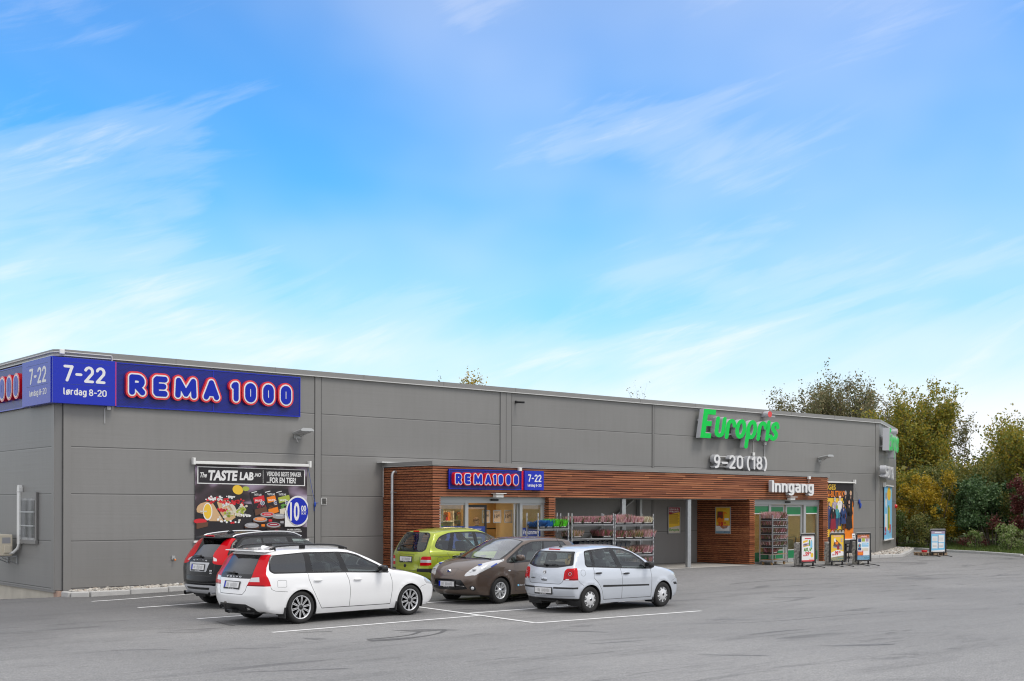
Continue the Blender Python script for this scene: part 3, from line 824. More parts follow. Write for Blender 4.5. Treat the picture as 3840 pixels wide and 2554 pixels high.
# roof edge flashing with its pale drip bead
cp = MB()
edge = [(-.16, -30), (-.16, -.16), (0, 0), (37.09, 0), END, (43.43, -30)]
def offset_line(pts, o):
    out = []
    for i, p in enumerate(pts):
        p = np.array(p, float)
        dirs = []
        if i > 0: dirs.append((p-pts[i-1])/np.linalg.norm(p-np.array(pts[i-1])))
        if i < len(pts)-1: dirs.append((np.array(pts[i+1])-p)/np.linalg.norm(np.array(pts[i+1])-p))
        ns = [np.array([-d[1], d[0]]) for d in dirs]
        nn = sum(ns); nn = nn/np.linalg.norm(nn); c = nn@ns[0]
        out.append(p+nn*o/c)
    return out
def ribbon(mb, pts, o0, o1, z0, z1, m):
    A, B_ = offset_line(pts, o0), offset_line(pts, o1)
    n = len(pts)
    V = [(p[0], -p[1], z) for L in (A, B_) for z in (z0, z1) for p in L]
    F = []
    for i in range(n-1):
        a0, a1, a2, a3 = i, i+1, n+i+1, n+i              # inner z0,z1
        b0, b1, b2, b3 = 2*n+i, 2*n+i+1, 3*n+i+1, 3*n+i
        F += [(b0, b1, b2, b3), (a3, a2, a1, a0), (a3, b3, b2, a2), (a0, a1, b1, b0)]
    F += [(0, 2*n, 3*n, n), (n-1, 2*n-1, 4*n-1, 3*n-1)]
    mb.add(V, F, m)
ribbon(cp, edge, -0.30, 0.07, 6.19, 6.33, 'cap_grey')
ribbon(cp, edge, 0.004, 0.085, 6.165, 6.188, 'bead_white')
for k in range(1, 13):   # standing seams of the flashing lengths
    cp.box(k*3.05-.012, k*3.05+.012, -.0755, -.069, 6.192, 6.3325, 'trim_grey')
cp.build('roof_flashing', shop)
tr = MB()
tr.add([(0, 0, .14), (-.16, .16, .14), (-.16, .16, ZT-.04), (0, 0, ZT-.04)], [(0, 1, 2, 3)], 'trim_grey')
tr.box(.0, .20, -.018, -.001, .15, ZT-.04, 'trim_grey')
tr.box(-.178, -.161, .16, .34, .13, ZT-.04, 'trim_grey')
tr.tube([(-.02, .0, .15), (-.02, .0, 6.15)], .012, 'dark_grey', 6)
tr.build('corner_trim', shop)
tr = MB(); tr.box(36.80, 37.09, -.02, -.001, .16, ZT-.04, 'trim_grey'); tr.build('corner_trim', shop)
for (u0, u1) in [(7.455, 7.67), (14.62, 15.12), (22.04, 22.13)]:
    j = MB(); j.box(u0, u1, -.016, -.001, .17, ZT-.04, 'trim_grey')
    for q in (u0-.006, u1-.006): j.box(q, q+.014, -.0195, -.0005, .17, ZT-.04, 'dark_grey')
    if u1-u0 > .4: j.box(14.87, 14.884, -.0195, -.0165, 3.6, ZT-.04, 'dark_grey')
    j.build('panel_joint_cover', shop)
pl = MB()
pl.box(-.13, .06, .02, .30, -1.4, .128, 'concrete_pink')
pl.box(-.128, .15, .301, 29.8, -2.2, .125, 'concrete')
pl.box(.061, 37.0, .02, .3, -1.0, .155, 'concrete')
pl.add([(37.0, .02, -.5), (43.35, 3.12, -.5), (43.35, 3.12, .155), (37.0, .02, .155)], [(0, 1, 2, 3)], 'concrete')
pl.box(-.19, -.129, .16, 29.8, .085, .127, 'trim_grey')
pl.box(.0, 10.0, -.022, .019, .125, .158, 'trim_grey')
pl.build('plinth', shop)

# barred window in the side wall (side wall is the plane u=-0.16, local y = depth back from the corner)
wf = MB()
WX = -.178
wf.box(WX-.05, WX+.0, 1.34, 2.56, 2.52, 2.68, 'trim_grey')
wf.box(WX-.07, WX+.0, 1.32, 2.58, 1.30, 1.40, 'trim_grey')
for a, b in ((1.34, 1.46), (2.46, 2.56)): wf.box(WX-.045, WX, a, b, 1.40, 2.52, 'trim_grey')
wf.box(WX-.03, WX, 1.46, 2.46, 1.40, 1.46, 'white_paint'); wf.box(WX-.03, WX, 1.46, 2.46, 2.46, 2.52, 'white_paint')
win = wf.build('window', shop)
pn = MB(); pn.box(WX-.012, WX-.004, 1.46, 2.46, 1.46, 2.46, 'black_paint'); pn.build('pane', win)
MATS['black_paint'].node_tree.nodes['Principled BSDF'].inputs['Roughness'].default_value = 0.08
br = MB()
for k in range(11): br.tube([(WX-.06, 1.50+k*.092, 1.40), (WX-.06, 1.50+k*.092, 2.52)], .011, 'galv', 6)
for z in (1.78, 2.15): br.box(WX-.075, WX-.045, 1.44, 2.48, z-.017, z+.017, 'galv')
br.build('window_bars', win)

# ---- porch: slats over a dark backing, flashing, posts, steel columns
PV = 2.57
slat_rnd = random.Random(21)
def slat_rows(mb, x0, x1, y0, y1, z0, z1, axis, pitch=0.0755, h=0.0535, board=2.1):
    """horizontal boards butted end to end; axis 'x' runs along the wall, 'y' runs out from it"""
    k = int(round((z1-z0)/pitch))
    for i in range(k):
        z = z0+i*pitch+.008
        a, b = (x0, x1) if axis == 'x' else (y0, y1)
        p = a; first = True
        while p < b-1e-4:
            L = slat_rnd.uniform(.5, 1)*board if first else board*slat_rnd.uniform(.8, 1.1)
            first = False
            q = min(b, p+L)
            if b-q < .25: q = b
            j = slat_rnd.uniform(0, .004)
            if axis == 'x': mb.box(p+.0015, q-.0015, y0-j, y1, z, z+h, 'cedar_slats')
            else: mb.box(x0-j, x1, p+.0015, q-.0015, z, z+h, 'cedar_slats')
            p = q
bk = MB()
bk.box(9.93, 29.49, -PV+.03, -PV+.10, 2.625, 3.53, 'dark_gap')
bk.box(9.93, 9.98, -PV+.101, -.02, .19, 3.53, 'dark_gap')
bk.box(9.981, 10.17, -PV+.03, -PV+.10, .19, 2.62, 'dark_gap')
bk.box(14.53, 14.76, -PV+.03, -PV+.24, .19, 2.62, 'dark_gap')
bk.box(24.61, 24.87, -PV+.03, -.02, .19, 2.62, 'dark_gap')
bk.box(29.21, 29.49, -PV+.03, -PV+.3, .19, 2.62, 'dark_gap')
bk.box(29.44, 29.49, -PV+.301, -.02, .19, 3.53, 'dark_gap')
bk.box(9.985, 29.43, -PV+.101, -.19, 3.50, 3.56, 'roof_felt')
bk.build('porch_frame', shop)
sl = MB()
slat_rows(sl, 9.90, 29.52, -PV, -PV+.028, 2.62, 3.53, 'x')
slat_rows(sl, 9.90, 10.19, -PV, -PV+.028, .20, 2.62, 'x', board=1)
slat_rows(sl, 14.50, 14.79, -PV, -PV+.028, .20, 2.62, 'x', board=1)
slat_rows(sl, 24.58, 24.90, -PV, -PV+.028, .20, 2.62, 'x', board=1)
slat_rows(sl, 29.18, 29.52, -PV, -PV+.028, .20, 2.62, 'x', board=1)
slat_rows(sl, 9.90, 9.928, -PV+.031, -.02, .20, 3.53, 'y', board=1.5)
slat_rows(sl, 24.58, 24.608, -PV+.031, -.02, .20, 2.62, 'y', board=1.5)
slat_rows(sl, 29.492, 29.52, -PV+.031, -.02, .20, 3.53, 'y', board=1.5)
slat_rows(sl, 14.50, 14.528, -PV+.031, -PV+.24, .20, 2.62, 'y', board=1)
slat_rows(sl, 29.18, 29.208, -PV+.031, -PV+.3, .20, 2.62, 'y', board=1)
sl.build('porch_cladding', shop)
pc = MB()
def strip_around(z0, z1, o, m):
    pc.box(9.90-o, 29.52+o, -PV-o, -PV+.10, z0, z1, m)
    pc.box(9.90-o, 9.98, -PV+.1005, -.02, z0, z1, m)
    pc.box(29.44, 29.52+o, -PV+.1005, -.02, z0, z1, m)
strip_around(3.555, 3.66, .05, 'cap_grey')
strip_around(3.532, 3.553, .035, 'bead_white')
pc.box(9.86, 29.3, -2.4, -.0305, 3.60, 3.64, 'roof_felt')
pc.box(9.66, 12.9, -.30, -.021, 3.66, 3.70, 'bead_white')
pc.build('porch_flashing', shop)
so = MB(); so.box(14.795, 24.575, -PV+.11, -.02, 2.60, 2.63, 'trim_grey'); so.build('porch_soffit', shop)
for u, v in ((18.07, 2.37), (21.31, 2.44)):
    c = MB(); c.bbox(u-.09, u+.09, -v-.06, -v+.06, .19, 2.60, 'galv', .008); c.box(u-.13, u+.13, -v-.1, -v+.1, .188, .2, 'galv'); c.build('steel_column', shop)
for u in (16.0, 21.25):
    c = MB(); c.bbox(u-.06, u+.06, -.20, -.02, .19, 2.60, 'galv', .006); c.build('steel_column', shop)
c = MB(); c.tube([(18.2, -.12, .9), (20.9, -.12, 2.58)], .05, 'galv', 6); c.build('diagonal_brace', shop)
# rain pipe on the porch side
dp = MB()
path = [(9.85, -.62, 3.50), (9.77, -.62, 3.46), (9.74, -.62, 3.40), (9.74, -.62, .13)]
path = [(9.90, -.72, 3.36), (9.84, -.72, 3.38), (9.78, -.72, 3.35), (9.75, -.72, 3.28), (9.75, -.72, .12)]
dp.tube(path, .048, 'galv', 10)
for z in (2.75, .75):
    dp.tube([(9.75, -.72, z-.03), (9.75, -.72, z+.03)], .058, 'galv', 10); dp.box(9.80, 9.91, -.735, -.705, z-.012, z+.012, 'galv')
dp.build('rain_pipe', shop)
cb = MB()
cb.tube([(9.85, -.10, 3.50), (9.84, -.10, 3.46), (9.84, -.10, 2.62)], .012, 'bead_white', 5)
cb.build('cable_run', shop)

# ---- entrance one
glass_mat('shop_glass', (0.86, 0.88, 0.86), 0.02)
glass_mat('shop_glass_dim', (0.55, 0.57, 0.55), 0.06)
mat('door_blue', (0.016, 0.045, 0.26), 0.3, coat=0.5)
mat('door_green', (0.0, 0.205, 0.065), 0.35, coat=0.3)
mat('poster_tan', (0.72, 0.47, 0.26), 0.6)
mat('ink', (0.02, 0.018, 0.018), 0.6)
DY = -2.32
def bar(mb, x0, x1, z0, z1, d=0.05, m='alu', y=DY): mb.box(x0, x1, y-d/2, y+d/2, z0, z1, m)
d1 = MB()
bar(d1, 10.20, 14.60, 2.43, 2.62, .14)
for a, b in ((10.20, 10.36), (11.28, 11.40), (13.47, 13.57), (14.50, 14.60)): bar(d1, a, b, .19, 2.43, .10)
bar(d1, 10.36, 11.28, .19, .27, .08); bar(d1, 13.57, 14.50, .19, .27, .08)
bar(d1, 10.36, 11.28, 2.37, 2.43, .06); bar(d1, 13.57, 14.50, 2.37, 2.43, .06)
bar(d1, 14.36, 14.50, .27, 2.37, .05)
d1.bbox(12.24, 12.54, DY-.13, DY-.071, 2.50, 2.56, 'black_plastic', .015)
e1 = d1.build('entrance_frame', shop)
for a, b in ((10.36, 11.28), (13.57, 14.36)): g = MB(); g.box(a, b, DY-.008, DY+.008, .27, 2.37, 'shop_glass'); g.build('pane', e1)
fb = MB()
fb.box(10.36, 11.28, DY-.013, DY-.009, .27, 1.73, 'door_blue'); fb.build('window_film', e1)
fb = MB()
fb.box(13.57, 14.36, DY-.013, DY-.009, .27, 1.66, 'door_blue')
text(fb, 'Velkommen', 13.62, 14.25, 1.45, 1.60, DY-.0145, 'letter_white', bold=.01, shear=.15)
text(fb, '7-22 (8-20)', 13.68, 14.20, 1.24, 1.36, DY-.0145, 'letter_white', bold=.012)
fb.build('window_film', e1)
dl = MB()      # the sliding leaves, pushed half open
for a, b in ((11.42, 11.50), (12.16, 12.22)): bar(dl, a, b, .22, 2.38, .045, 'black_plastic', DY+.10)
bar(dl, 11.50, 12.16, 2.30, 2.38, .045, 'black_plastic', DY+.10); bar(dl, 11.50, 12.16, .22, .30, .045, 'black_plastic', DY+.10)
l1 = dl.build('sliding_door', shop)
g = MB(); g.box(11.50, 12.16, DY+.094, DY+.106, .30, 2.30, 'shop_glass'); g.build('pane', l1)
g = MB(); g.box(11.50, 12.16, DY+.085, DY+.091, .30, 1.72, 'door_blue')
text(g, 'Tid og kampanjer', 11.62, 12.02, 1.60, 1.66, DY+.083, 'letter_white'); g.build('window_film', l1)
dl = MB()
for a, b in ((13.28, 13.34), (13.41, 13.46)): bar(dl, a, b, .22, 2.42, .05, 'alu', DY+.06)
l1b = dl.build('sliding_door', shop)
pn_ = MB(); pn_.box(13.34, 13.41, DY+.055, DY+.065, .22, 2.42, 'shop_glass_dim'); pn_.build('pane', l1b)

# ---- entrance two
d2 = MB()
bar(d2, 24.92, 29.18, 2.43, 2.62, .14)
for a, b in ((24.92, 25.05), (26.00, 26.13), (28.19, 28.33), (29.10, 29.18)): bar(d2, a, b, .19, 2.43, .10)
for a, b in ((25.05, 26.00), (28.33, 29.10)):
    bar(d2, a, b, .19, .27, .08); bar(d2, a, b, 2.37, 2.43, .06)
d2.bbox(26.95, 27.25, DY-.13, DY-.071, 2.50, 2.56, 'black_plastic', .015)
e2 = d2.build('entrance_frame', shop)
for a, b in ((25.05, 26.00), (28.33, 29.10)): g = MB(); g.box(a, b, DY-.008, DY+.008, .27, 2.37, 'shop_glass'); g.build('pane', e2)
for a, b in ((25.05, 26.00), (28.33, 29.10)):
    fb = MB()
    fb.box(a, b, DY-.013, DY-.009, 2.11, 2.37, 'door_green'); fb.box(a, b, DY-.0135, DY-.009, 2.07, 2.105, 'letter_white')
    fb.build('window_film', e2)
    fb = MB(); fb.box(a, b, DY-.013, DY-.009, .27, .62, 'door_green'); fb.build('window_film', e2)
for (a, b, dy) in ((26.15, 27.10, .08), (27.12, 28.17, .04)):
    dl = MB(); y = DY+dy
    bar(dl, a, a+.09, .20, 2.42, .04, 'alu', y); bar(dl, b-.09, b, .20, 2.42, .04, 'alu', y)
    bar(dl, a+.09, b-.09, 2.34, 2.42, .04, 'alu', y); bar(dl, a+.09, b-.09, .20, .36, .04, 'alu', y)
    l2 = dl.build('sliding_door', shop)
    g = MB(); g.box(a+.09, b-.09, y-.006, y+.006, .36, 2.34, 'shop_glass'); g.build('pane', l2)
    g = MB()
    g.box(a+.09, b-.09, y-.012, y-.007, 2.05, 2.34, 'door_green'); g.box(a+.09, b-.09, y-.0125, y-.007, 2.01, 2.045, 'letter_white')
    g.build('window_film', l2); g = MB()
    g.box(a+.09, b-.09, y-.012, y-.007, .36, .66, 'door_green'); g.box(a+.09, b-.09, y-.0125, y-.007, .665, .69, 'letter_white')
    g.build('window_film', l2)

# ---- what is behind the glass
mat('inner_wall', (0.62, 0.52, 0.36), 0.8, var=0.08)
mat('inner_floor', (0.42, 0.38, 0.32), 0.5)
mat('shop_lamp', (1, 0.9, 0.7), 0.5, emit=(1.0, 0.76, 0.42), estr=9.0)
mat('brown_panel', (0.42, 0.25, 0.10), 0.5, var=0.12)
for (a, b, bk_) in ((10.25, 14.48, 5.2), (24.92, 29.17, 3.2)):
    it = MB()
    it.box(a, b, DY+.2, bk_, .17, .19, 'inner_floor')
    it.box(a, b, DY+.12, bk_, 2.63, 2.66, 'inner_wall')
    it.box(a, b, bk_, bk_+.05, .19, 2.63, 'inner_wall')
    it.box(a-.05, a, DY+.12, bk_, .17, 2.63, 'inner_wall'); it.box(b, b+.05, DY+.12, bk_, .17, 2.63, 'inner_wall')
    io = it.build('interior', shop)
    for k in range(3 if bk_ > 4 else 2):
        y = DY+1.1+k*2.0
        it = MB(); it.box((a+b)/2-1.0, (a+b)/2+1.0, y, y+.25, 2.60, 2.628, 'shop_lamp'); it.build('ceiling_lamp', io)
it = MB()
it.box(12.75, 14.2, -.30, -.26, .19, 2.62, 'brown_panel')
it.box(12.75, 14.2, -.302, -.2985, 1.58, 1.62, 'dark_gap')
it.build('inner_partition', shop)

# ------------------------------------------------------------------ signs on the walls
FRONT, SIDE, ENDR = ANG, ANG-R(90), ANG+R(26)
E0 = (37.09, 0.0)
def WE(t, off, z):   # point on the oblique end wall
    c, s_ = math.cos(R(26)), math.sin(R(26))
    return W(E0[0]+t*c+off*s_, E0[1]-t*s_+off*c, z)
def flatcol(name, c, rough=0.5): return mat('print_'+name, c, rough)
for nm, c in dict(red=(0.62, 0.02, 0.03), orange=(0.85, 0.22, 0.01), yellow=(0.82, 0.52, 0.04), black=(0.018, 0.015, 0.018), white=(0.80, 0.80, 0.79), blue=(0.02, 0.07, 0.42),
                  sky=(0.22, 0.55, 0.80), navy=(0.03, 0.06, 0.18), tan=(0.62, 0.40, 0.21), brown=(0.13, 0.055, 0.03), green=(0.10, 0.30, 0.05), lime=(0.38, 0.45, 0.06), cream=(0.75, 0.66, 0.45),
                  skin=(0.62, 0.38, 0.28), grey=(0.35, 0.35, 0.37), maroon=(0.28, 0.02, 0.04), pink=(0.80, 0.45, 0.42), lilac=(0.40, 0.33, 0.45), teal=(0.05, 0.30, 0.35)).items():
    flatcol(nm, c)

LET = {}
def letter_lines(ch, h, kx=1.0):
    if ch == 'R': w = .286*kx; L = [[(0, 0), (0, h)], [(0, h), (.15*kx, h)] + arc(.15*kx, .72*h, .125*kx, .28*h, 90, -90, 7) + [(0, .44*h)], [(.12*kx, .44*h), (w, 0)]]
    elif ch == 'E': w = .25*kx; L = [[(w, h), (.03, h), (0, h-.03), (0, .03), (.03, 0), (w, 0)], [(0, .5*h), (.85*w, .5*h)]]
    elif ch == 'M': w = .47*kx; L = [[(0, 0), (.02*kx, h), (w/2, .10*h), (w-.02*kx, h), (w, 0)]]
    elif ch == 'A': w = .31*kx; L = [[(0, 0), (w/2, h), (w, 0)], [(.17*w, .27*h), (.83*w, .27*h)]]
    elif ch == '1': w = .07*kx; L = [[(0, .90*h), (.03, h*.985), (w, h), (w, 0)]]
    else: w = .185*kx; L = [arc(w/2, h-.10, w/2, .10, 0, 180, 8)+arc(w/2, .10, w/2, .10, 180, 360, 8)+[(w, h-.10)]]
    return L, w
def chain_name(name, label, root_loc, rotz, pw, ph, letters, sc, depth, perf, mid=None):
    """perforated blue panel with round-stroked letters: red tray, white rim, blue face"""
    t = thing(name, label, 'sign', root_loc, rotz)
    p = MB(); p.box(0, pw, -.05, -.004, 0, ph, perf)
    fr = .028
    for a in (rect(0, pw, ph-fr, ph), rect(0, pw, 0, fr), rect(0, fr, fr, ph-fr), rect(pw-fr, pw, fr, ph-fr)): p.prism(a, -.062, -.0505, 'sign_blue')
    if mid: p.box(mid-.012, mid+.012, -.06, -.0505, fr, ph-fr, 'sign_blue')
    p.build('panel', t)
    red, whi, blu = MB(), MB(), MB()
    for ch, x, z, hh, kx in letters:
        L, w = letter_lines(ch, hh/sc, kx)
        L = [[(x+a*sc, z+b*sc) for a, b in l_] for l_ in L]
        for mb_, r_, y0, y1, m_ in ((red, .162, -.055-depth, -.051, 'letter_red'), (whi, .117, -.063-depth, -.0555-depth, 'letter_white'), (blu, .078, -.070-depth, -.0635-depth, 'letter_blue')):
            v_, f_ = stroke_union(L, r_*sc)
            extrude2d(mb_, v_, f_, y0, y1, m_)
    red.build('letter_tray', t); whi.build('letter_rim', t); blu.build('letter_face', t)
    return t
def hours_board(name, label, loc, rotz, w, h, d, tx, edge=None):
    t = thing(name, label, 'sign', loc, rotz)
    p = MB(); p.bbox(0, w, -d, -.004, 0, h, 'sign_blue', .006)
    if edge == 'r': p.box(w+.001, w+.022, -d+.01, -.01, .01, h-.01, 'letter_red')
    if edge == 'l': p.box(-.07, -.001, -d+.06, -.01, .0, h, 'letter_red')
    if tx.get('seam'):
        for z in tx['seam']: p.box(.16*w, .9*w, -d-.0015, -d+.001, z-.004, z+.004, 'print_navy')
    p.build('board', t)
    q = MB()
    x0, x1, z0, z1 = tx['big']; stroke_text(q, '7-22', x0, x1, z0, z1, -d-.004, 'letter_white', depth=.003, r=.095, gap=.11)
    x0, x1, z0, z1 = tx['small']; stroke_text(q, 'lørdag 8-20', x0, x1, z0, z1, -d-.004, 'letter_white', depth=.003, r=.085, gap=.08)
    q.build('lettering', t)
    return t
# main fascia, front
h0 = .386
lets = [('R', 1.59+.166, 1), ('E', 2.26+.166, 1), ('M', 2.885+.166, 1), ('A', 3.72+.166, 1), ('1', 4.56+.166, 1), ('0', 4.99+.166, 1), ('0', 5.56+.166, 1), ('0', 6.13+.166, 1)]
chain_name('store_sign', 'large blue perforated fascia sign with red-rimmed letters, on the front wall above the food banner', W(1.35, .02, 4.935), FRONT, 5.57, 1.17,
           [(c_, x-1.35, 5.20-4.935+.145, h0, 1) for c_, x, k in lets], 1.0, .09, 'blue_perforated', 2.80)
hours_board('opening_hours_sign', 'large deep-blue opening hours board on the front wall at the building corner', W(-.36, .02, 4.93), FRONT, 1.64, 1.175, .22,
            dict(big=(.27, 1.37, .56, .985), small=(.27, 1.40, .225, .40), seam=(.50, 1.06)), 'r')
# the same pair turned round the corner on to the side wall
chain_name('store_sign', 'blue fascia sign with red-rimmed letters on the side wall, cut off by the photo edge', W(-.18, -7.55, 4.955), SIDE, 5.57, 1.17,
           [(c_, x-1.35, 5.20-4.935+.145, h0, 1) for c_, x, k in lets], 1.0, .12, 'blue_perforated', 2.80)
hours_board('opening_hours_sign', 'pale-looking blue opening hours board on the side wall, left of the corner', W(-.18, -1.955, 4.94), SIDE, 2.10, 1.175, .20,
            dict(big=(.55, 1.80, .55, .97), small=(.57, 1.82, .24, .40), seam=(.50, 1.04)))
# small pair over entrance one
SCS = .545
kx = .90
sl_ = [('R', 10.545), ('E', 10.895), ('M', 11.24), ('A', 11.67), ('1', 11.985), ('0', 12.195), ('0', 12.50), ('0', 12.81)]
chain_name('store_sign', 'small blue perforated sign with red-rimmed letters on the timber slats over the left entrance', W(10.43, PV+.03, 2.84), FRONT, 2.84, .60,
           [(c_, x-10.43+.08, .20, .215, kx) for c_, x in sl_], SCS, .13, 'blue_perforated_small', 1.42)
hours_board('opening_hours_sign', 'small square blue opening hours board on the timber slats beside the red strip', W(13.34, PV+.03, 2.84), FRONT, .80, .60, .14,
            dict(big=(.13, .69, .26, .49), small=(.12, .69, .11, .195)), 'l')

# cut-out letters, green name and white hours
def spline2(pts, n=8):
    pts = [np.array(p, float) for p in pts]
    out = []
    for i in range(len(pts)-1):
        p0, p1, p2, p3 = pts[max(i-1, 0)], pts[i], pts[i+1], pts[min(i+2, len(pts)-1)]
        for k in range(n):
            t = k/n
            out.append(tuple(.5*((2*p1)+(-p0+p2)*t+(2*p0-5*p1+4*p2-p3)*t*t+(-p0+3*p1-3*p2+p3)*t**3)))
    out.append(tuple(pts[-1])); return out
def fat_letters(mb, items, h, m, mside, y, d, shear=.22):
    """heavy italic letters drawn with square-cut strokes: list of (glyph, x)"""
    def sh(p): return (p[0]+shear*p[1], p[1])
    for g_, x, wd in items:
        polys = []
        if g_ == 'E':
            polys = [[(0, 0), (wd, 0), (wd, .16*h), (.26*h, .16*h), (.26*h, .43*h), (.88*wd, .43*h), (.88*wd, .58*h), (.26*h, .58*h), (.26*h, .85*h), (wd, .85*h), (wd, h), (0, h)]]
            for p in polys:
                P = [sh((a+x, b)) for a, b in p]
                tri = [(0, 1, 2, 3), (0, 3, 4, 11), (4, 7, 8, 11), (4, 5, 6, 7), (8, 9, 10, 11)]
                extrude2d(mb, P, tri, y, y+d, m, mside)
            continue
    return
def stroke_word(mb, items, r, y, d, m, mside, shear):
    for L, x in items:
        L = [[(x+a+shear*b, b) for a, b in l_] for l_ in L]
        v_, f_ = stroke_union(L, r, 6)
        extrude2d(mb, v_, f_, y, y+d, m, mside)
def green_name(name, label, loc, rotz, sx, sz, depth):
    """sx, sz stretch the 4.85 x 1.48 m word"""
    t = thing(name, label, 'sign', loc, rotz)
    g = MB(); r_ = .080; shx = .20; kx_ = .70
    xh = .79        # x height centreline
    b0 = .09       # baseline centreline
    Y0 = -depth-.16
    I = []
    e = MB()
    P = [(0, 0), (.62, 0), (.62, .19), (.27, .19), (.27, .47), (.56, .47), (.56, .66), (.27, .66), (.27, .92), (.72, .92), (.72, 1.12), (0, 1.12)]
    P = [((a+shx*b)*sx, b*sz) for a, b in P]
    extrude2d(g, P, [(0, 1, 2, 3), (0, 3, 4, 11), (4, 5, 6, 7), (4, 7, 8, 11), (8, 9, 10, 11)], Y0, -.16, 'letter_green', 'letter_side')
    u_ = [[(0, xh), (0, .30)] + arc(.20, .30, .20, .17, 180, 360, 8) + [(.40, xh)]]
    rr_ = [[(0, b0), (0, .52)] + arc(.20, .52, .20, .21, 180, 20, 8) + [(.40, .55)]]
    o_ = [arc(.22, .44, .22, .31, 0, 360, 20)]
    p_ = [[(0, -.25), (0, .44)] + arc(.22, .44, .22, .31, 180, -180, 20)]
    i_ = [[(0, b0), (0, xh)]]
    s__ = [spline2([(.40, .60), (.30, .745), (.12, .70), (.08, .56), (.20, .45), (.34, .33), (.32, .18), (.16, .125), (.0, .22)], 5)]
    xs = .92
    for L, x in ((u_, .90), (rr_, 1.55), (o_, 2.14), (p_, 2.82), (rr_, 3.52), (i_, 4.08), (s__, 4.30)):
        L2 = [[((x+a)*kx_, b) for a, b in l_] for l_ in L]
        v_, f_ = stroke_union(L2, r_, 6)
        v_ = [((a/kx_+shx*b)*sx, b*sz) for a, b in v_]
        extrude2d(g, v_, f_, Y0, -.16, 'letter_green', 'letter_side')
    g.build('lettering', t)
    dmb = MB()
    c_ = circle((4.30)*sx, 1.12*sz, .135*sx, 24, .125*sz)
    dmb.prism(c_, Y0, -.12, 'letter_red', 'letter_side'); dmb.build('red_dot', t)
    rl = MB()
    for z in (.22, .70): rl.box(.15*sx, 4.6*sx, -.159, -.11, z*sz-.03, z*sz+.03, 'letter_side')
    for x in (.5, 2.2, 4.0):
        for z in (.22, .70): rl.box(x*sx-.02, x*sx+.02, -.109, -.002, z*sz-.02, z*sz+.02, 'letter_side')
    rl.box(4.22*sx, 4.38*sx, -.119, -.002, 1.02*sz, 1.2*sz, 'letter_side')
    rl.box(4.45*sx, 4.75*sx, -.30, -.25, 1.02*sz, 1.08*sz, 'galv')
    rl.build('mounting_rail', t)
    return t
green_name('store_sign', 'large green italic cut-out letters with a red dot, high on the front wall', W(24.33, .0, 5.00), FRONT, 1.0, 1.0, .22)
green_name('store_sign', 'green italic letters with grey sides seen edge-on on the oblique end wall', WE(-.10, .0, 4.93), ENDR, .80, .92, .30)
def cut_letters(name, label, s_, loc, rotz, w, h, d, bold, rails=True, off=.10, spacing=.12, zz=(.08, .62)):
    t = thing(name, label, 'sign', loc, rotz)
    g = MB(); stroke_text(g, s_, 0, w, *zz, -d-off, 'letter_white', depth=d, mside='letter_side', r=bold, gap=spacing)
    g.build('lettering', t)
    rl = MB()
    if rails:
        for z in (.22*h, .80*h): rl.box(.05, w-.05, -off+.001, -off+.04, z-.016, z+.016, 'bead_white')
        for x in (.15*w, .5*w, .85*w):
            for z in (.22*h, .80*h): rl.box(x-.02, x+.02, -off+.041, -.002, z-.012, z+.012, 'bead_white')
    else:
        for x in (.1*w, .5*w, .9*w): rl.box(x-.03, x+.03, -off+.001, -.002, .40*h, .55*h, 'bead_white')
    rl.build('mounting_rail', t)
    return t
cut_letters('opening_hours_sign', 'white cut-out numerals 9-20 (18) on rails below the large green letters', '9–20 (18)', W(25.24, .0, 3.77), FRONT, 3.32, .70, .20, .09)
cut_letters('opening_hours_sign', 'white numerals seen edge-on on the end wall below the green letters', '9–20 (18)', WE(-.55, .0, 3.62), ENDR, 3.4, .68, .25, .09)
cut_letters('entrance_sign', 'white cut-out letters reading Inngang on the timber slats over the right entrance', 'Inngang', W(25.60, PV+.03, 2.76), FRONT, 2.62, .57, .16, .095, False, .06, .09, (.13, .59))
# cables that feed them
cb = thing('cable_run', 'thin white cable conduit with boxes along the roof edge around the blue hours boards', 'cable', W(0, 0, 4.4), FRONT)
m_ = MB()
m_.tube([(-.265, 9.0, 1.855), (-.265, .18, 1.855), (-.12, -.10, 1.86), (.3, -.10, 1.855), (1.22, -.10, 1.855), (1.235, -.10, 1.84), (1.24, -.10, 1.70)], .014, 'bead_white', 6); m_.build('conduit', cb)
m_ = MB(); m_.bbox(-.14, -.02, -.15, -.095, 1.80, 1.92, 'white_paint', .008); m_.build('junction_box', cb)
m_ = MB(); m_.bbox(1.13, 1.23, -.07, -.01, .44, .53, 'white_paint', .008); m_.tube([(1.10, -.02, .50), (1.08, -.02, .46), (1.08, -.02, .08)], .012, 'bead_white', 6); m_.build('junction_box', cb)
cb = thing('cable_run', 'thin white conduits running down the wall below the green letters', 'cable', W(27.9, 0, 3.70), FRONT)
m_ = MB(); m_.tube([(.12, -.03, 1.33), (.12, -.03, .86)], .014, 'bead_white', 6); m_.tube([(.84, -.03, 1.25), (.84, -.03, -.02)], .022, 'bead_white', 6); m_.build('conduit', cb)
m_ = MB(); m_.bbox(.02, .15, -.09, -.012, .72, .85, 'white_paint', .008); m_.build('junction_box', cb)
m_ = MB(); m_.bbox(.78, .90, -.09, -.012, 1.18, 1.31, 'white_paint', .008); m_.build('junction_box', cb)
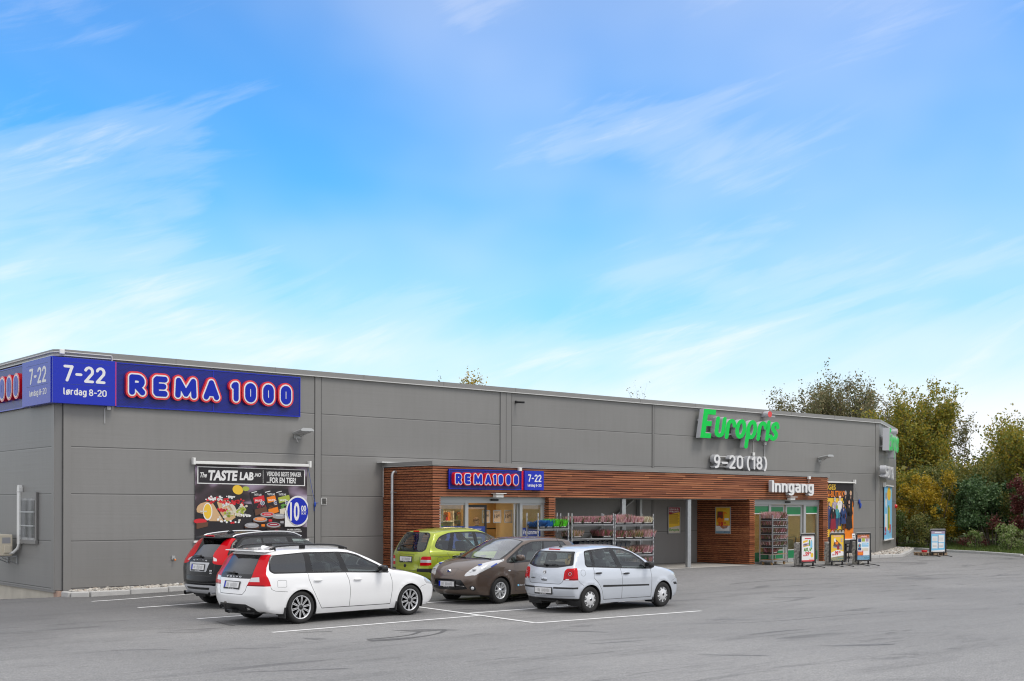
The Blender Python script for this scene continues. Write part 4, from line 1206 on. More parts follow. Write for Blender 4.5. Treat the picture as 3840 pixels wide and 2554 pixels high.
for u_, lab in ((13.22, 'small white junction box on the porch edge between the small blue signs'), (28.15, 'small white junction box on the porch edge above the Inngang letters')):
    jb = thing('junction_box', lab, 'box', W(u_, PV+.06, 3.40), FRONT)
    m_ = MB(); m_.bbox(-.055, .055, -.06, .04, .03, .14, 'white_paint', .008); m_.build('cover', jb)
    m_ = MB(); m_.tube([(0, -.01, .03), (0, .0, -.12)], .01, 'bead_white', 6); m_.build('conduit', jb)

# wall lamps, camera, vents, tap, bell
def wall_lamp(loc, lab, rotz=FRONT):
    t = thing('wall_lamp', lab, 'lamp', loc, rotz, 'floodlights on the front wall')
    m_ = MB(); m_.bbox(-.10, .10, -.05, -.002, -.12, .06, 'alu', .008); m_.build('back_plate', t)
    m_ = MB(); m_.tube([(0, -.05, -.02), (.02, -.20, -.06), (.06, -.34, .0)], .018, 'alu', 6); m_.tube([(-.06, -.05, -.08), (-.03, -.1, -.2), (.03, -.04, -.22)], .010, 'bead_white', 6); m_.build('bracket', t)
    m_ = MB(); M = Matrix.Rotation(R(-9), 4, 'X')
    m_.prism([(-.20, -.02), (.20, -.02), (.22, .02), (.14, .07), (-.14, .07), (-.22, .02)], -.62, -.10, 'alu', None, M)
    m_.box(-.16, .16, -.58, -.14, -.028, -.0205, 'letter_side', M); m_.build('lamp_head', t)
wall_lamp(W(6.85, .0, 4.42), 'grey floodlight on the front wall right below the big blue fascia sign')
wall_lamp(W(32.5, .0, 4.42), 'grey floodlight on the front wall between the white numerals and the end corner')
t = thing('security_camera', 'small black camera on a stub high on the wall by the roof edge', 'camera', W(15.30, 0, 5.86), FRONT)
m_ = MB(); m_.box(-.03, .03, -.06, -.002, -.04, .05, 'black_plastic'); m_.build('mount', t)
m_ = MB(); m_.tube([(0, -.06, .0), (.10, -.34, -.02)], .035, 'black_plastic', 10); m_.build('housing', t)
for u_, lab in ((12.31, 'white box lamp over the left entrance below the small blue sign'), (26.95, 'white box lamp over the right entrance below the Inngang letters')):
    t = thing('door_lamp', lab, 'lamp', W(u_, PV+.035, 2.60), FRONT, 'box lamps over the entrances')
    m_ = MB(); m_.bbox(-.15, .15, -.17, -.002, .0, .10, 'white_paint', .01); m_.build('housing', t)
    m_ = MB(); m_.prism([(-.21, .115), (.21, .115), (.21, .135), (-.21, .135)], -.23, -.002, 'white_paint'); m_.build('hood', t)
t = thing('wall_vent', 'small white louvred vent on the front wall beside the food banner', 'vent', W(7.675, 0, 2.37), FRONT)
m_ = MB(); m_.bbox(0, .19, -.02, -.001, 0, .20, 'white_paint', .005); m_.build('frame', t)
m_ = MB()
for k in range(5): m_.add([(.02, -.022, .02+k*.034), (.17, -.022, .02+k*.034), (.17, -.045, .04+k*.034), (.02, -.045, .04+k*.034)], [(0, 1, 2, 3)], 'cap_grey'); m_.box(.02, .17, -.0225, -.0205, .042+k*.034, .052+k*.034, 'dark_gap')
m_.build('louvre', t)
t = thing('wall_tap', 'small grey outdoor tap with an orange handle on the front wall near the black car', 'tap', W(3.0, 0, .83), FRONT)
m_ = MB(); m_.box(-.05, .05, -.04, -.001, .03, .13, 'alu'); m_.tube([(.0, -.04, .06), (.02, -.10, .05), (.02, -.11, 0)], .015, 'galv', 6); m_.build('spout', t)
m_ = MB(); m_.ellipsoid((.02, -.10, .02), (.028, .028, .03), 'print_orange', 8, 6); m_.build('handle', t)
t = thing('alarm_bell', 'small red alarm bell on the far edge of the end wall', 'bell', WE(6.6, 0, 2.40), ENDR)
m_ = MB(); m_.lathe([(0, .12), (.08, .11), (.10, .04), (.10, .0)], 'letter_red', Matrix.Rotation(R(90), 4, 'X'), 16); m_.build('dome', t)
m_ = MB(); m_.box(-.07, .07, -.02, -.001, -.1, .1, 'letter_red'); m_.build('mount', t)

# heat pump on the side wall
t = thing('heat_pump', 'cream outdoor heat pump unit on brackets on the side wall', 'heat pump', W(-.17, -3.05, .93), SIDE)
m_ = MB(); m_.bbox(-.86, .22, -.52, -.16, .02, .60, 'cream', .02); m_.build('casing', t)
m_ = MB(); m_.lathe([(.20, .0), (.22, .01), (.23, .0)], 'dark_grey', Matrix.Translation((-.42, -.525, .32)) @ Matrix.Rotation(R(90), 4, 'X'), 24)
for k in range(6): m_.lathe([(.03+k*.032, .0), (.036+k*.032, .004), (.042+k*.032, 0)], 'dark_grey', Matrix.Translation((-.42, -.525, .32)) @ Matrix.Rotation(R(90), 4, 'X'), 20)
m_.build('fan_grille', t)
m_ = MB(); m_.bbox(.221, .27, -.40, -.22, .10, .30, 'cream', .01); m_.box(.2205, .224, -.44, -.22, .36, .52, 'print_grey'); m_.box(-.05, .10, -.523, -.5205, .36, .50, 'print_white'); m_.box(-.05, .10, -.5245, -.5235, .42, .44, 'print_red'); m_.build('service_cover', t)
for x in (-.62, .12):
    m_ = MB(); m_.box(x-.02, x+.02, -.56, -.01, -.02, .018, 'galv'); m_.box(x-.02, x+.02, -.03, -.002, -.22, -.021, 'galv'); m_.tube([(x, -.03, -.20), (x, -.40, -.03)], .012, 'galv', 5); m_.build('bracket', t)
t = thing('pipe_duct', 'white plastic pipe duct rising up the side wall beside the barred window', 'duct', W(-.17, -2.62, 1.28), SIDE)
m_ = MB(); m_.prism([(-.10, .0), (.10, .0), (.10, 1.52), (.06, 1.60), (-.06, 1.60), (-.10, 1.52)], -.09, -.002, 'white_paint'); m_.box(-.105, .105, -.095, -.001, 1.40, 1.43, 'bead_white'); m_.build('cover', t)
m_ = MB(); m_.tube([(.0, -.06, .02), (-.05, -.08, -.12), (-.16, -.16, -.24), (-.25, -.26, -.26)], .04, 'white_paint', 8); m_.build('pipe', t)
m_ = MB(); m_.bbox(.101, .20, -.10, -.003, .22, .40, 'alu', .01); m_.tube([(.15, -.06, .22), (.15, -.06, .05), (.05, -.05, .0)], .012, 'galv', 5); m_.build('switch_box', t)

# ------------------------------------------------------------------ printed banners and posters
def bokeh_mat():
    m, n, l, b = _new('banner_blur')
    tc = n.new('ShaderNodeTexCoord'); mp = n.new('ShaderNodeMapping'); mp.inputs['Scale'].default_value = (.9, .9, 1.5)
    l.new(tc.outputs['Object'], mp.inputs[0])
    nz = n.new('ShaderNodeTexNoise'); nz.inputs['Scale'].default_value = 1.1; nz.inputs['Detail'].default_value = 1.5; nz.inputs['Distortion'].default_value = .4
    l.new(mp.outputs[0], nz.inputs['Vector'])
    c_ = ramp(n, l, nz.outputs[0], [(.38, (.022, .017, .018)), (.52, (.06, .04, .05)), (.62, (.25, .19, .26)), (.75, (.55, .50, .62))])
    l.new(c_, b.inputs['Base Color']); b.inputs['Roughness'].default_value = .45
    MATS['banner_blur'] = m
bokeh_mat()
class Print:
    """flat printed artwork: each new shape lies 1.2 mm in front of the last layer"""
    def __init__(s, f=None): s.mb = MB(); s.k = 0; s.f = f or (lambda x, y: (x, y))
    def y(s): return -.003-.0012*s.k
    def lay(s): s.k += 1; return s
    def poly(s, pts, m): s.mb.flat([s.f(*p) for p in pts], s.y(), 'print_'+m if not m in MATS else m)
    def rect(s, x0, x1, y0, y1, m): s.poly([(x0, y0), (x1, y0), (x1, y1), (x0, y1)], m)
    def ell(s, x, y, rx, ry, m, n=20, a=0):
        ca, sa = math.cos(a), math.sin(a)
        s.poly([(x+rx*math.cos(2*math.pi*i/n)*ca-ry*math.sin(2*math.pi*i/n)*sa, y+rx*math.cos(2*math.pi*i/n)*sa+ry*math.sin(2*math.pi*i/n)*ca) for i in range(n)], m)
    def txt(s, t_, x0, x1, y0, y1, m, **kw):
        a = s.f(x0, y1); b_ = s.f(x1, y0)
        text(s.mb, t_, min(a[0], b_[0]), max(a[0], b_[0]), min(a[1], b_[1]), max(a[1], b_[1]), s.y(), 'print_'+m, **kw)
    def blobs(s, pts, m, r0, r1, seed):
        r_ = random.Random(seed)
        for (x, y) in pts:
            a = r_.random()*3; n = 6; q = r_.uniform(r0, r1)
            s.poly([(x+q*r_.uniform(.6, 1.2)*math.cos(a+6.283*i/n), y+q*r_.uniform(.6, 1.2)*math.sin(a+6.283*i/n)) for i in range(n)], m)

# food banner, traced in the pixels of a close look at the photograph (x right, y down)
def bz(X, Y):
    X = min(X, 1972)
    t_ = (X-70)/1902.
    return ((X-70)/1902.*3.55, -(Y-(190+25*t_))/(617-40*t_))
ban = thing('banner', 'wide dark food banner with tacos, sauce packs and a blue 10 00 price disc', 'banner', W(3.63, .03, 3.48), FRONT)
rl = MB(); rl.bbox(-.06, 3.58, -.11, -.03, .0, .08, 'white_paint', .008)
for x in (-.11, 3.56): rl.bbox(x, x+.07, -.13, -.001, -.02, .17, 'white_paint', .006)
rl.build('top_rail', ban)
P = Print(bz)
P.poly([(70, 195), (1972, 215), (1972, 1480), (70, 1480)], 'banner_blur'); P.lay()
P.poly([(90, 900), (500, 820), (1000, 860), (1060, 1080), (1560, 1240), (1972, 1240), (1972, 1480), (70, 1480)], 'black')
P.poly([(100, 235), (1935, 270), (1935, 545), (100, 525)], 'black')
for q in ([(100, 228), (1935, 262), (1935, 272), (100, 240)], [(100, 510), (1935, 530), (1935, 542), (100, 523)], [(104, 240), (118, 240), (118, 510), (104, 510)], [(1920, 272), (1934, 272), (1934, 530), (1920, 530)]): pass
P.lay()
for q in ([(100, 228), (1935, 262), (1935, 274), (100, 242)], [(100, 508), (1935, 528), (1935, 542), (100, 523)], [(104, 242), (120, 242), (120, 508), (104, 508)], [(1918, 274), (1934, 274), (1934, 528), (1918, 528)]): P.poly(q, 'white')
P.txt('The', 150, 258, 332, 418, 'white', bold=.02, shear=.3)
P.txt('TASTE', 280, 765, 292, 468, 'white', bold=.045, shear=.15)
P.txt('LAB', 795, 1030, 318, 455, 'white', bold=.045, shear=.1)
P.txt('.NO', 1040, 1160, 330, 392, 'white', bold=.03, shear=.25)
P.txt('VERDENS BESTE SMAKER', 1256, 1868, 308, 380, 'white', bold=.02)
P.txt('...FOR EN TIER!', 1256, 1770, 402, 497, 'white', bold=.025)
for k in range(14): P.rect(1190, 1199, 282+k*16, 290+k*16, 'white')
# lemons behind, tacos
P.ell(765, 620, 90, 78, 'yellow', a=.5); P.ell(900, 600, 60, 40, 'lime')
P.poly([(92, 960), (110, 905), (160, 860), (250, 830), (360, 860), (430, 980), (520, 1130), (540, 1160), (300, 1160), (200, 1040), (100, 1010)], 'tan')
P.poly([(590, 790), (700, 880), (760, 990), (850, 1060), (760, 1075), (690, 1000), (600, 870)], 'cream')
P.poly([(420, 830), (560, 800), (640, 900), (700, 1000), (730, 1090), (640, 1160), (560, 1140), (480, 1020)], 'tan')
P.lay()
rb = random.Random(4)
P.blobs([(rb.uniform(240, 640), rb.uniform(770, 850)) for _ in range(16)] + [(rb.uniform(640, 860), rb.uniform(780, 900)) for _ in range(12)], 'red', 18, 40, 1); P.lay()
P.blobs([(rb.gauss(590, 60), rb.gauss(1010, 60)) for _ in range(26)] + [(rb.gauss(800, 60), rb.gauss(960, 50)) for _ in range(22)], 'cream', 14, 32, 2); P.lay()
P.blobs([(rb.gauss(600, 50), rb.gauss(1070, 40)) for _ in range(14)] + [(rb.gauss(820, 50), rb.gauss(990, 35)) for _ in range(12)], 'lime', 14, 30, 3); P.lay()
P.blobs([(rb.uniform(240, 720), rb.uniform(735, 800)) for _ in range(22)] + [(rb.uniform(480, 600), rb.uniform(820, 900)) for _ in range(7)] + [(rb.uniform(700, 990), rb.uniform(1040, 1090)) for _ in range(8)] + [(rb.uniform(430, 800), rb.uniform(1130, 1180)) for _ in range(8)], 'white', 13, 27, 4)
P.blobs([(rb.uniform(420, 600), rb.uniform(900, 980)) for _ in range(8)] + [(660, 1185), (690, 1180)], 'red', 16, 34, 5); P.lay()
P.ell(270, 1000, 76, 150, 'white'); P.lay(); P.ell(268, 995, 62, 128, 'yellow'); P.lay(); P.rect(145, 255, 985, 1008, 'cream')
P.ell(150, 1165, 105, 45, 'red'); P.lay(); P.poly([(90, 1200), (280, 1175), (270, 1250), (90, 1300)], 'brown')
# sauce packs
for (x0, y0, cc, tx) in ((960, 660, 'red', 'BBQ'), (1190, 650, 'orange', 'HOT'), (1385, 650, 'lime', 'DIP')):
    fq = lambda a, b: (x0+a+b*.20, y0+b-a*.26)
    P.lay(); P.poly([fq(0, 0), fq(235, 0), fq(245, 400), fq(15, 420)], 'black')
    P.lay(); P.poly([fq(40, 105), fq(236, 105), fq(238, 200), fq(42, 200)], cc); P.poly([fq(30, 10), fq(120, 10), fq(120, 22), fq(30, 22)], 'white')
    P.poly([fq(30, 300), fq(242, 300), fq(244, 385), fq(20, 400)], {'red': 'brown', 'orange': 'orange', 'lime': 'cream'}[cc])
    P.blobs([(fq(60+rb.uniform(0, 150), 265+rb.uniform(-20, 25))) for _ in range(9)], {'red': 'maroon', 'orange': 'brown', 'lime': 'green'}[cc], 14, 26, 6)
    P.lay(); a, b_ = fq(60, 60); P.txt('TASTE LAB', a, a+130, b_-22, b_+12, 'white', bold=.02); a, b_ = fq(60, 150); P.txt('SAUCE', a, a+120, b_-14, b_+20, 'white', bold=.03)
    P.ell(*fq(175, 225), 36, 38, 'white'); P.lay(); P.ell(*fq(175, 225), 28, 30, 'navy'); P.lay(); a, b_ = fq(175, 225); P.txt('10', a-16, a+14, b_-16, b_+16, 'white', bold=.02)
for (x, y, cc) in ((1262, 1040, 'red'), (1465, 1065, 'grey'), (1135, 1125, 'orange'), (990, 1228, 'grey'), (1362, 1215, 'maroon')):
    P.lay(); P.ell(x, y+20, 122, 62, 'brown'); P.rect(x-112, x+112, y+40, y+150, 'black'); P.lay(); P.ell(x, y-5, 122, 45, 'grey'); P.lay(); P.ell(x, y-12, 100, 28, cc); P.rect(x+20, x+80, y+75, y+115, cc)
    P.lay(); P.rect(x-60, x+60, y-16, y-8, 'white')
# price disc
P.lay(); P.ell(1788, 970, 210, 262, 'white', 40); P.rect(1560, 1790, 960, 1236, 'white'); P.lay(); P.ell(1788, 970, 186, 232, 'sign_blue', 40); P.lay()
P.txt('10', 1650, 1818, 815, 1138, 'white', bold=.03); P.txt('00', 1848, 1938, 872, 970, 'white', bold=.03); P.rect(1846, 1942, 978, 987, 'white'); P.txt('PR. PK', 1856, 1936, 998, 1028, 'white', bold=.02)
P.txt('SAUSER / DIPPER /', 1600, 1842, 1268, 1300, 'white', bold=.02); P.txt('SALSA / DRESSINGER', 1582, 1860, 1300, 1332, 'white', bold=.02)
P.mb.build('printed_sheet', ban)
bar_ = MB(); bar_.bbox(-.05, 3.6, -.05, -.003, -2.18, -2.12, 'white_paint', .008); bar_.build('bottom_rail', ban)
st_ = thing('tension_strap', 'blue cord with a knot hanging beside the food banner', 'cord', W(7.45, .0, 2.30), FRONT)
m_ = MB(); m_.tube([(-.24, -.05, 1.15), (-.12, -.05, .55), (.0, -.04, .13)], .006, 'print_blue', 5); m_.build('cord', st_)
m_ = MB(); m_.ellipsoid((0, -.04, .08), (.035, .03, .08), 'print_blue', 8, 6); m_.tube([(-.02, -.03, .04), (-.03, -.03, -.12)], .008, 'print_blue', 5); m_.tube([(0, -.03, .1), (.12, -.02, .13)], .006, 'print_blue', 5); m_.build('knot', st_)

# costume-party banner, partly behind the porch
def figure(P, x, h, y0, body, legs, hair, skin='skin', w=.16, skirt=False, cape=None):
    """small printed person: feet at y0, height h (y down is negative here: y up)"""
    if cape: P.poly([(x-.20*h, y0+.05*h), (x+.20*h, y0+.05*h), (x+.10*h, y0+.80*h), (x-.10*h, y0+.80*h)], cape); P.lay()
    P.poly([(x-.07*h, y0), (x-.015*h, y0), (x-.01*h, y0+.48*h), (x-.09*h, y0+.48*h)], legs); P.poly([(x+.015*h, y0), (x+.07*h, y0), (x+.09*h, y0+.48*h), (x+.01*h, y0+.48*h)], legs)
    P.lay()
    if skirt: P.poly([(x-.16*h, y0+.26*h), (x+.16*h, y0+.26*h), (x+.08*h, y0+.60*h), (x-.08*h, y0+.60*h)], body)
    P.poly([(x-.09*h, y0+.45*h), (x+.09*h, y0+.45*h), (x+.13*h, y0+.80*h), (x+.04*h, y0+.84*h), (x-.04*h, y0+.84*h), (x-.13*h, y0+.80*h)], body)
    P.poly([(x-.13*h, y0+.80*h), (x-.09*h, y0+.76*h), (x-.16*h, y0+.55*h), (x-.10*h, y0+.45*h), (x-.13*h, y0+.43*h), (x-.21*h, y0+.55*h)], body)
    P.poly([(x+.13*h, y0+.80*h), (x+.09*h, y0+.76*h), (x+.16*h, y0+.55*h), (x+.12*h, y0+.45*h), (x+.15*h, y0+.43*h), (x+.21*h, y0+.55*h)], body)
    P.lay(); P.ell(x, y0+.92*h, .062*h, .085*h, hair, 12); P.lay(); P.ell(x, y0+.905*h, .046*h, .062*h, skin, 12); P.poly([(x-.03*h, y0+.80*h), (x+.03*h, y0+.80*h), (x, y0+.70*h)], skin)
    P.lay(); P.rect(x-.03*h, x-.012*h, y0+.91*h, y0+.922*h, 'black'); P.rect(x+.012*h, x+.03*h, y0+.91*h, y0+.922*h, 'black')
hb = thing('banner', 'orange and black costume banner with dressed-up people, half hidden behind the porch', 'banner', W(31.0, .03, .94), FRONT)
m_ = MB(); m_.bbox(-.05, 4.05, -.11, -.03, 2.46, 2.52, 'white_paint', .008); m_.bbox(3.98, 4.06, -.13, -.001, 2.44, 2.62, 'white_paint', .006); m_.build('top_rail', hb)
m_ = MB(); m_.bbox(-.05, 4.05, -.09, -.03, -.05, .01, 'white_paint', .008); m_.build('bottom_rail', hb)
P = Print(); P.k = 20
P.rect(0, 4.0, 0, 1.80, 'yellow'); P.rect(0, 4.0, 1.80, 2.46, 'black'); P.lay(); P.poly([(3.1, 0), (4.0, 0), (4.0, 1.80), (3.5, 1.80)], 'orange'); P.lay()
P.txt('NORGES', 1.40, 2.66, 2.16, 2.40, 'yellow', bold=.02); P.txt('HALLOWEEN-BUTIKK!', .50, 3.34, 1.84, 2.12, 'orange', bold=.02)
P.lay(); figure(P, 3.40, 1.25, .88, 'black', 'black', 'grey'); figure(P, 3.78, 1.28, .85, 'black', 'black', 'tan', cape=None)
P.lay(); figure(P, 2.58, 1.30, .55, 'lilac', 'navy', 'grey', 'cream'); figure(P, 2.95, 1.32, .58, 'white', 'navy', 'white')
P.lay(); figure(P, 2.15, 1.2, .45, 'navy', 'navy', 'black'); figure(P, 2.72, 1.05, .45, 'teal', 'navy', 'lime', 'lime')
P.lay(); figure(P, 3.62, 1.35, .40, 'black', 'black', 'black', cape='black', skirt=True)
P.lay(); figure(P, 2.42, 1.12, .40, 'black', 'maroon', 'grey', 'cream', cape='maroon')
P.lay(); figure(P, 3.18, 1.22, .36, 'navy', 'black', 'black', skirt=True)
P.lay()
for x, c_ in ((2.35, 'red'), (2.62, 'black'), (2.90, 'black'), (3.14, 'black')): P.ell(x, .34, .13, .10, c_, 16); P.lay(); P.ell(x, .33, .09, .06, 'cream', 12); P.lay(); P.rect(x-.06, x-.02, .33, .36, 'black'); P.rect(x+.02, x+.06, .33, .36, 'black'); P.k -= 2
P.lay(); P.txt('os', 3.78, 3.92, .20, .28, 'maroon')
P.mb.build('printed_sheet', hb)
st_ = thing('tension_strap', 'blue cord with a thick bundle hanging beside the costume banner', 'cord', W(35.50, 0, 2.30), FRONT)
m_ = MB(); m_.tube([(-.48, -.05, 1.1), (-.2, -.05, .7), (-.04, -.04, .36)], .006, 'print_grey', 5); m_.build('cord', st_)
m_ = MB(); m_.ellipsoid((-.03, -.05, .28), (.05, .05, .12), 'print_blue', 8, 6); m_.ellipsoid((.03, -.05, .12), (.045, .05, .13), 'print_blue', 8, 6, Matrix.Rotation(R(12), 4, 'Y')); m_.build('bundle', st_)
# pale-blue banner on the end wall
eb = thing('banner', 'tall narrow light-blue banner with bottles on the oblique end wall', 'banner', WE(1.55, .03, .84), ENDR)
m_ = MB(); m_.bbox(-.25, 3.3, -.11, -.03, 2.50, 2.56, 'white_paint', .008); m_.bbox(-.3, -.2, -.13, -.001, 2.45, 2.66, 'white_paint', .006); m_.build('top_rail', eb)
m_ = MB(); m_.bbox(-.25, 3.3, -.11, -.03, -.06, .0, 'white_paint', .008); m_.build('bottom_rail', eb)
P = Print(); P.k = 20; P.rect(0, 3.15, 0, 2.50, 'sky'); P.lay()
P.ell(1.9, 2.15, .75, .32, 'yellow'); P.rect(.4, 1.1, 1.6, 2.2, 'grey'); P.rect(1.4, 2.3, .4, 1.5, 'yellow'); P.rect(.3, 1.15, .5, 1.2, 'white'); P.lay(); P.rect(1.6, 2.0, .5, 1.6, 'green')
P.ell(.7, 1.7, .3, .22, 'white'); P.lay(); P.txt('29', .15, .8, .2, .6, 'red', bold=.04); P.txt('19', 2.0, 2.7, .25, .7, 'red', bold=.04)
P.mb.build('printed_sheet', eb)

# framed posters
def framed(name, label, loc, rotz, w, h, draw, group=None, d=.03):
    t = thing(name, label, 'poster', loc, rotz, group)
    m_ = MB()
    for q in (rect(0, w, 0, .025), rect(0, w, h-.025, h), rect(0, .025, .025, h-.025), rect(w-.025, w, .025, h-.025)): m_.prism(q, -d, -.002, 'alu')
    m_.build('frame', t)
    P = Print(); P.k = 4; draw(P, w, h); P.mb.build('printed_sheet', t)
    return t
def dr_derfor(P, w, h):
    P.rect(.02, w-.02, .02, h-.02, 'yellow'); P.lay(); P.poly([(.02, h*.70), (w-.02, h*.80), (w-.02, h-.02), (.02, h-.02)], 'maroon'); P.poly([(.02, .02), (w-.02, .02), (w-.02, .30), (.02, .22)], 'cream')
    P.lay(); P.txt('DERFOR ER', .09, w-.09, h*.87, h*.93, 'white', bold=.03); P.txt('VI BILLIGST!', .07, w-.07, h*.79, h*.85, 'white', bold=.03)
    for k in range(9): P.rect(.07, w-.07-.03*(k % 3), h*.66-k*.036, h*.66-k*.036+.010, 'brown')
    P.rect(.12, w-.12, h*.70, h*.715, 'brown'); P.txt('Europris', .06, w-.06, .06, .20, 'green', bold=.03, shear=.2)
framed('poster', 'yellow and maroon framed poster on the grey wall inside the porch', W(22.90, .02, 1.32), FRONT, .69, 1.02, dr_derfor)
def dr_snacks(P, w, h):
    P.rect(.02, w-.02, .02, h-.02, 'yellow'); P.lay(); P.rect(.02, w-.02, .02, h*.30, 'white'); P.rect(.02, w-.02, .02, h*.10, 'sky'); P.ell(w*.55, h*.5, w*.36, h*.32, 'orange'); P.lay()
    P.poly([(w*.10, h*.55), (w*.50, h*.57), (w*.48, h*.83), (w*.13, h*.83)], 'brown'); P.lay(); P.poly([(w*.20, h*.68), (w*.42, h*.69), (w*.41, h*.80), (w*.21, h*.80)], 'maroon'); P.ell(w*.26, h*.50, w*.16, h*.10, 'orange'); P.poly([(w*.50, h*.32), (w*.88, h*.34), (w*.92, h*.72), (w*.60, h*.76)], 'yellow')
    P.lay(); P.rect(w*.60, w*.86, h*.50, h*.58, 'white'); P.txt('SNACKS', w*.30, w*.70, h*.90, h*.94, 'red'); P.txt('19', w*.20, w*.52, h*.28, h*.43, 'red', bold=.04); P.txt('90', w*.54, w*.70, h*.36, h*.43, 'red', bold=.04); P.txt('NÅ', w*.08, w*.18, h*.28, h*.34, 'red', bold=.03); P.txt('Europris', w*.55, w*.92, h*.04, h*.085, 'navy', bold=.02, shear=.2)
framed('poster', 'framed snack poster with a 19 90 price on the slatted partition', W(24.577, .95, 1.32), SIDE, .74, 1.02, dr_snacks)
def dr_1880(P, w, h):
    P.rect(.012, w-.012, .012, h-.012, 'poster_tan'); P.lay(); P.txt('18', w*.12, w*.55, h*.36, h*.66, 'black', bold=.01); P.txt('80', w*.58, w*.86, h*.50, h*.66, 'black', bold=.01)
    for k in range(2): P.rect(w*.12, w*(.66-.1*k), h*(.88-.06*k), h*(.90-.06*k), 'brown')
    P.rect(w*.1, w*.16, h*.08, h*.12, 'brown')
MATS['print_poster_tan'] = MATS['poster_tan']
for k, (x0, lab) in enumerate(((12.21, 'tan 18 80 price poster in the open doorway, beside the person'), (12.66, 'tan 18 80 price poster in the doorway, between the two others'), (13.11, 'tan 18 80 price poster in the doorway, cut by the right door leaf'))):
    framed('price_poster', lab, W(x0, 2.02, 1.82), FRONT, .32, .39, dr_1880, 'price posters in the left entrance', .012)
    hg = MB()
def dr_coffee(P, w, h):
    P.rect(.01, w-.01, .01, h-.01, 'poster_tan'); P.lay(); P.ell(w*.55, h*.72, w*.22, h*.12, 'brown'); P.ell(w*.5, h*.35, w*.36, h*.11, 'tan'); P.lay(); P.ell(w*.55, h*.72, w*.16, h*.09, 'poster_tan')
framed('poster', 'small tan poster behind the left pane of the left entrance', W(10.40, 2.15, 1.84), FRONT, .20, .40, dr_coffee, None, .01)

# ------------------------------------------------------------------ porch floor and things around the entrances
mb = MB()
mb.bbox(9.95, 29.6, -PV-.06, -.02, -.05, .185, 'slab', .012)
tag(mb.build('pavement', loc=(P0[0], P0[1], 0), rotz=ANG), kind='structure')

# heather in trays
def heather(seed, w, d, h, cols, n=260):
    """blades fanning out of a tray; cols = list of blade materials"""
    mb = MB(); r_ = random.Random(seed)
    for k in range(n):
        x, y = r_.uniform(-w/2, w/2), r_.uniform(-d/2, d/2)
        hh = h*r_.uniform(.55, 1.1)
        lx, ly = (x/w)*.10+r_.uniform(-.05, .05), (y/d)*.10+r_.uniform(-.05, .05)
        t = r_.random()*6.28; q = r_.uniform(.006, .012)
        dx, dy = q*math.cos(t), q*math.sin(t)
        m_ = cols[min(len(cols)-1, int(r_.random()*len(cols)))]
        mb.add([(x-dx, y-dy, .05), (x+dx, y+dy, .05), (x+lx*.6+dx*1.3, y+ly*.6+dy*1.3, .05+hh*.6), (x+lx, y+ly, .05+hh), (x+lx*.6-dx*1.3, y+ly*.6-dy*1.3, .05+hh*.6)], [(0, 1, 2, 3, 4)], m_)
    return mb
mat('h_pink', (0.55, 0.24, 0.29), 0.7); mat('h_pale', (0.62, 0.42, 0.42), 0.7); mat('h_red', (0.34, 0.11, 0.12), 0.7); mat('h_green', (0.10, 0.15, 0.04), 0.7)
mat('h_tan', (0.40, 0.26, 0.14), 0.7); mat('h_white', (0.66, 0.62, 0.45), 0.7); mat('h_blue', (0.02, 0.14, 0.42), 0.6); mat('h_navy', (0.02, 0.06, 0.17), 0.6); mat('h_lime', (0.11, 0.62, 0.02), 0.6); mat('h_brown', (0.20, 0.10, 0.075), 0.7)
PAL = dict(pink=['h_pink', 'h_pink', 'h_pale', 'h_green'], pale=['h_pale', 'h_pale', 'h_pink', 'h_tan'], red=['h_red', 'h_red', 'h_pink', 'h_brown', 'h_green'], tan=['h_tan', 'h_tan', 'h_pale', 'h_green'], white=['h_white', 'h_white', 'h_tan'],
           blue=['h_blue'], navy=['h_navy', 'h_navy', 'h_blue'], lime=['h_lime', 'h_lime', 'h_lime', 'h_green'], dusk=['h_red', 'h_pale', 'h_brown', 'h_brown', 'h_green'])
def tray(w, d):
    t_ = MB(); t_.box(-w/2, w/2, -d/2, d/2, 0, .012, 'black_plastic')
    for a in ((-w/2, -w/2+.012, -d/2, d/2), (w/2-.012, w/2, -d/2, d/2), (-w/2+.0125, w/2-.0125, -d/2, -d/2+.012), (-w/2+.0125, w/2-.0125, d/2-.012, d/2)): t_.box(a[0], a[1], a[2], a[3], .0125, .065, 'black_plastic')
    t_.box(-w/2+.014, w/2-.014, -d/2+.014, d/2-.014, .0125, .05, 'soil')
    for k in range(3): t_.box(-w/2+.05+k*(w-.2)/2, -w/2+.15+k*(w-.2)/2, -d/2-.004, -d/2-.0005, .045, .058, 'white_paint')
    return t_
hseed = [100]
def plant_tray(loc, rotz, w, d, h, pal, label, group):
    hseed[0] += 1
    t = thing('heather_tray', label, 'plant tray', loc, rotz, group)
    tray(w, d).build('tray', t)
    heather(hseed[0], w*1.0, d*1.0, h*1.3, PAL[pal], int(200+620*w*d/.2)).build('heather', t)
    return t
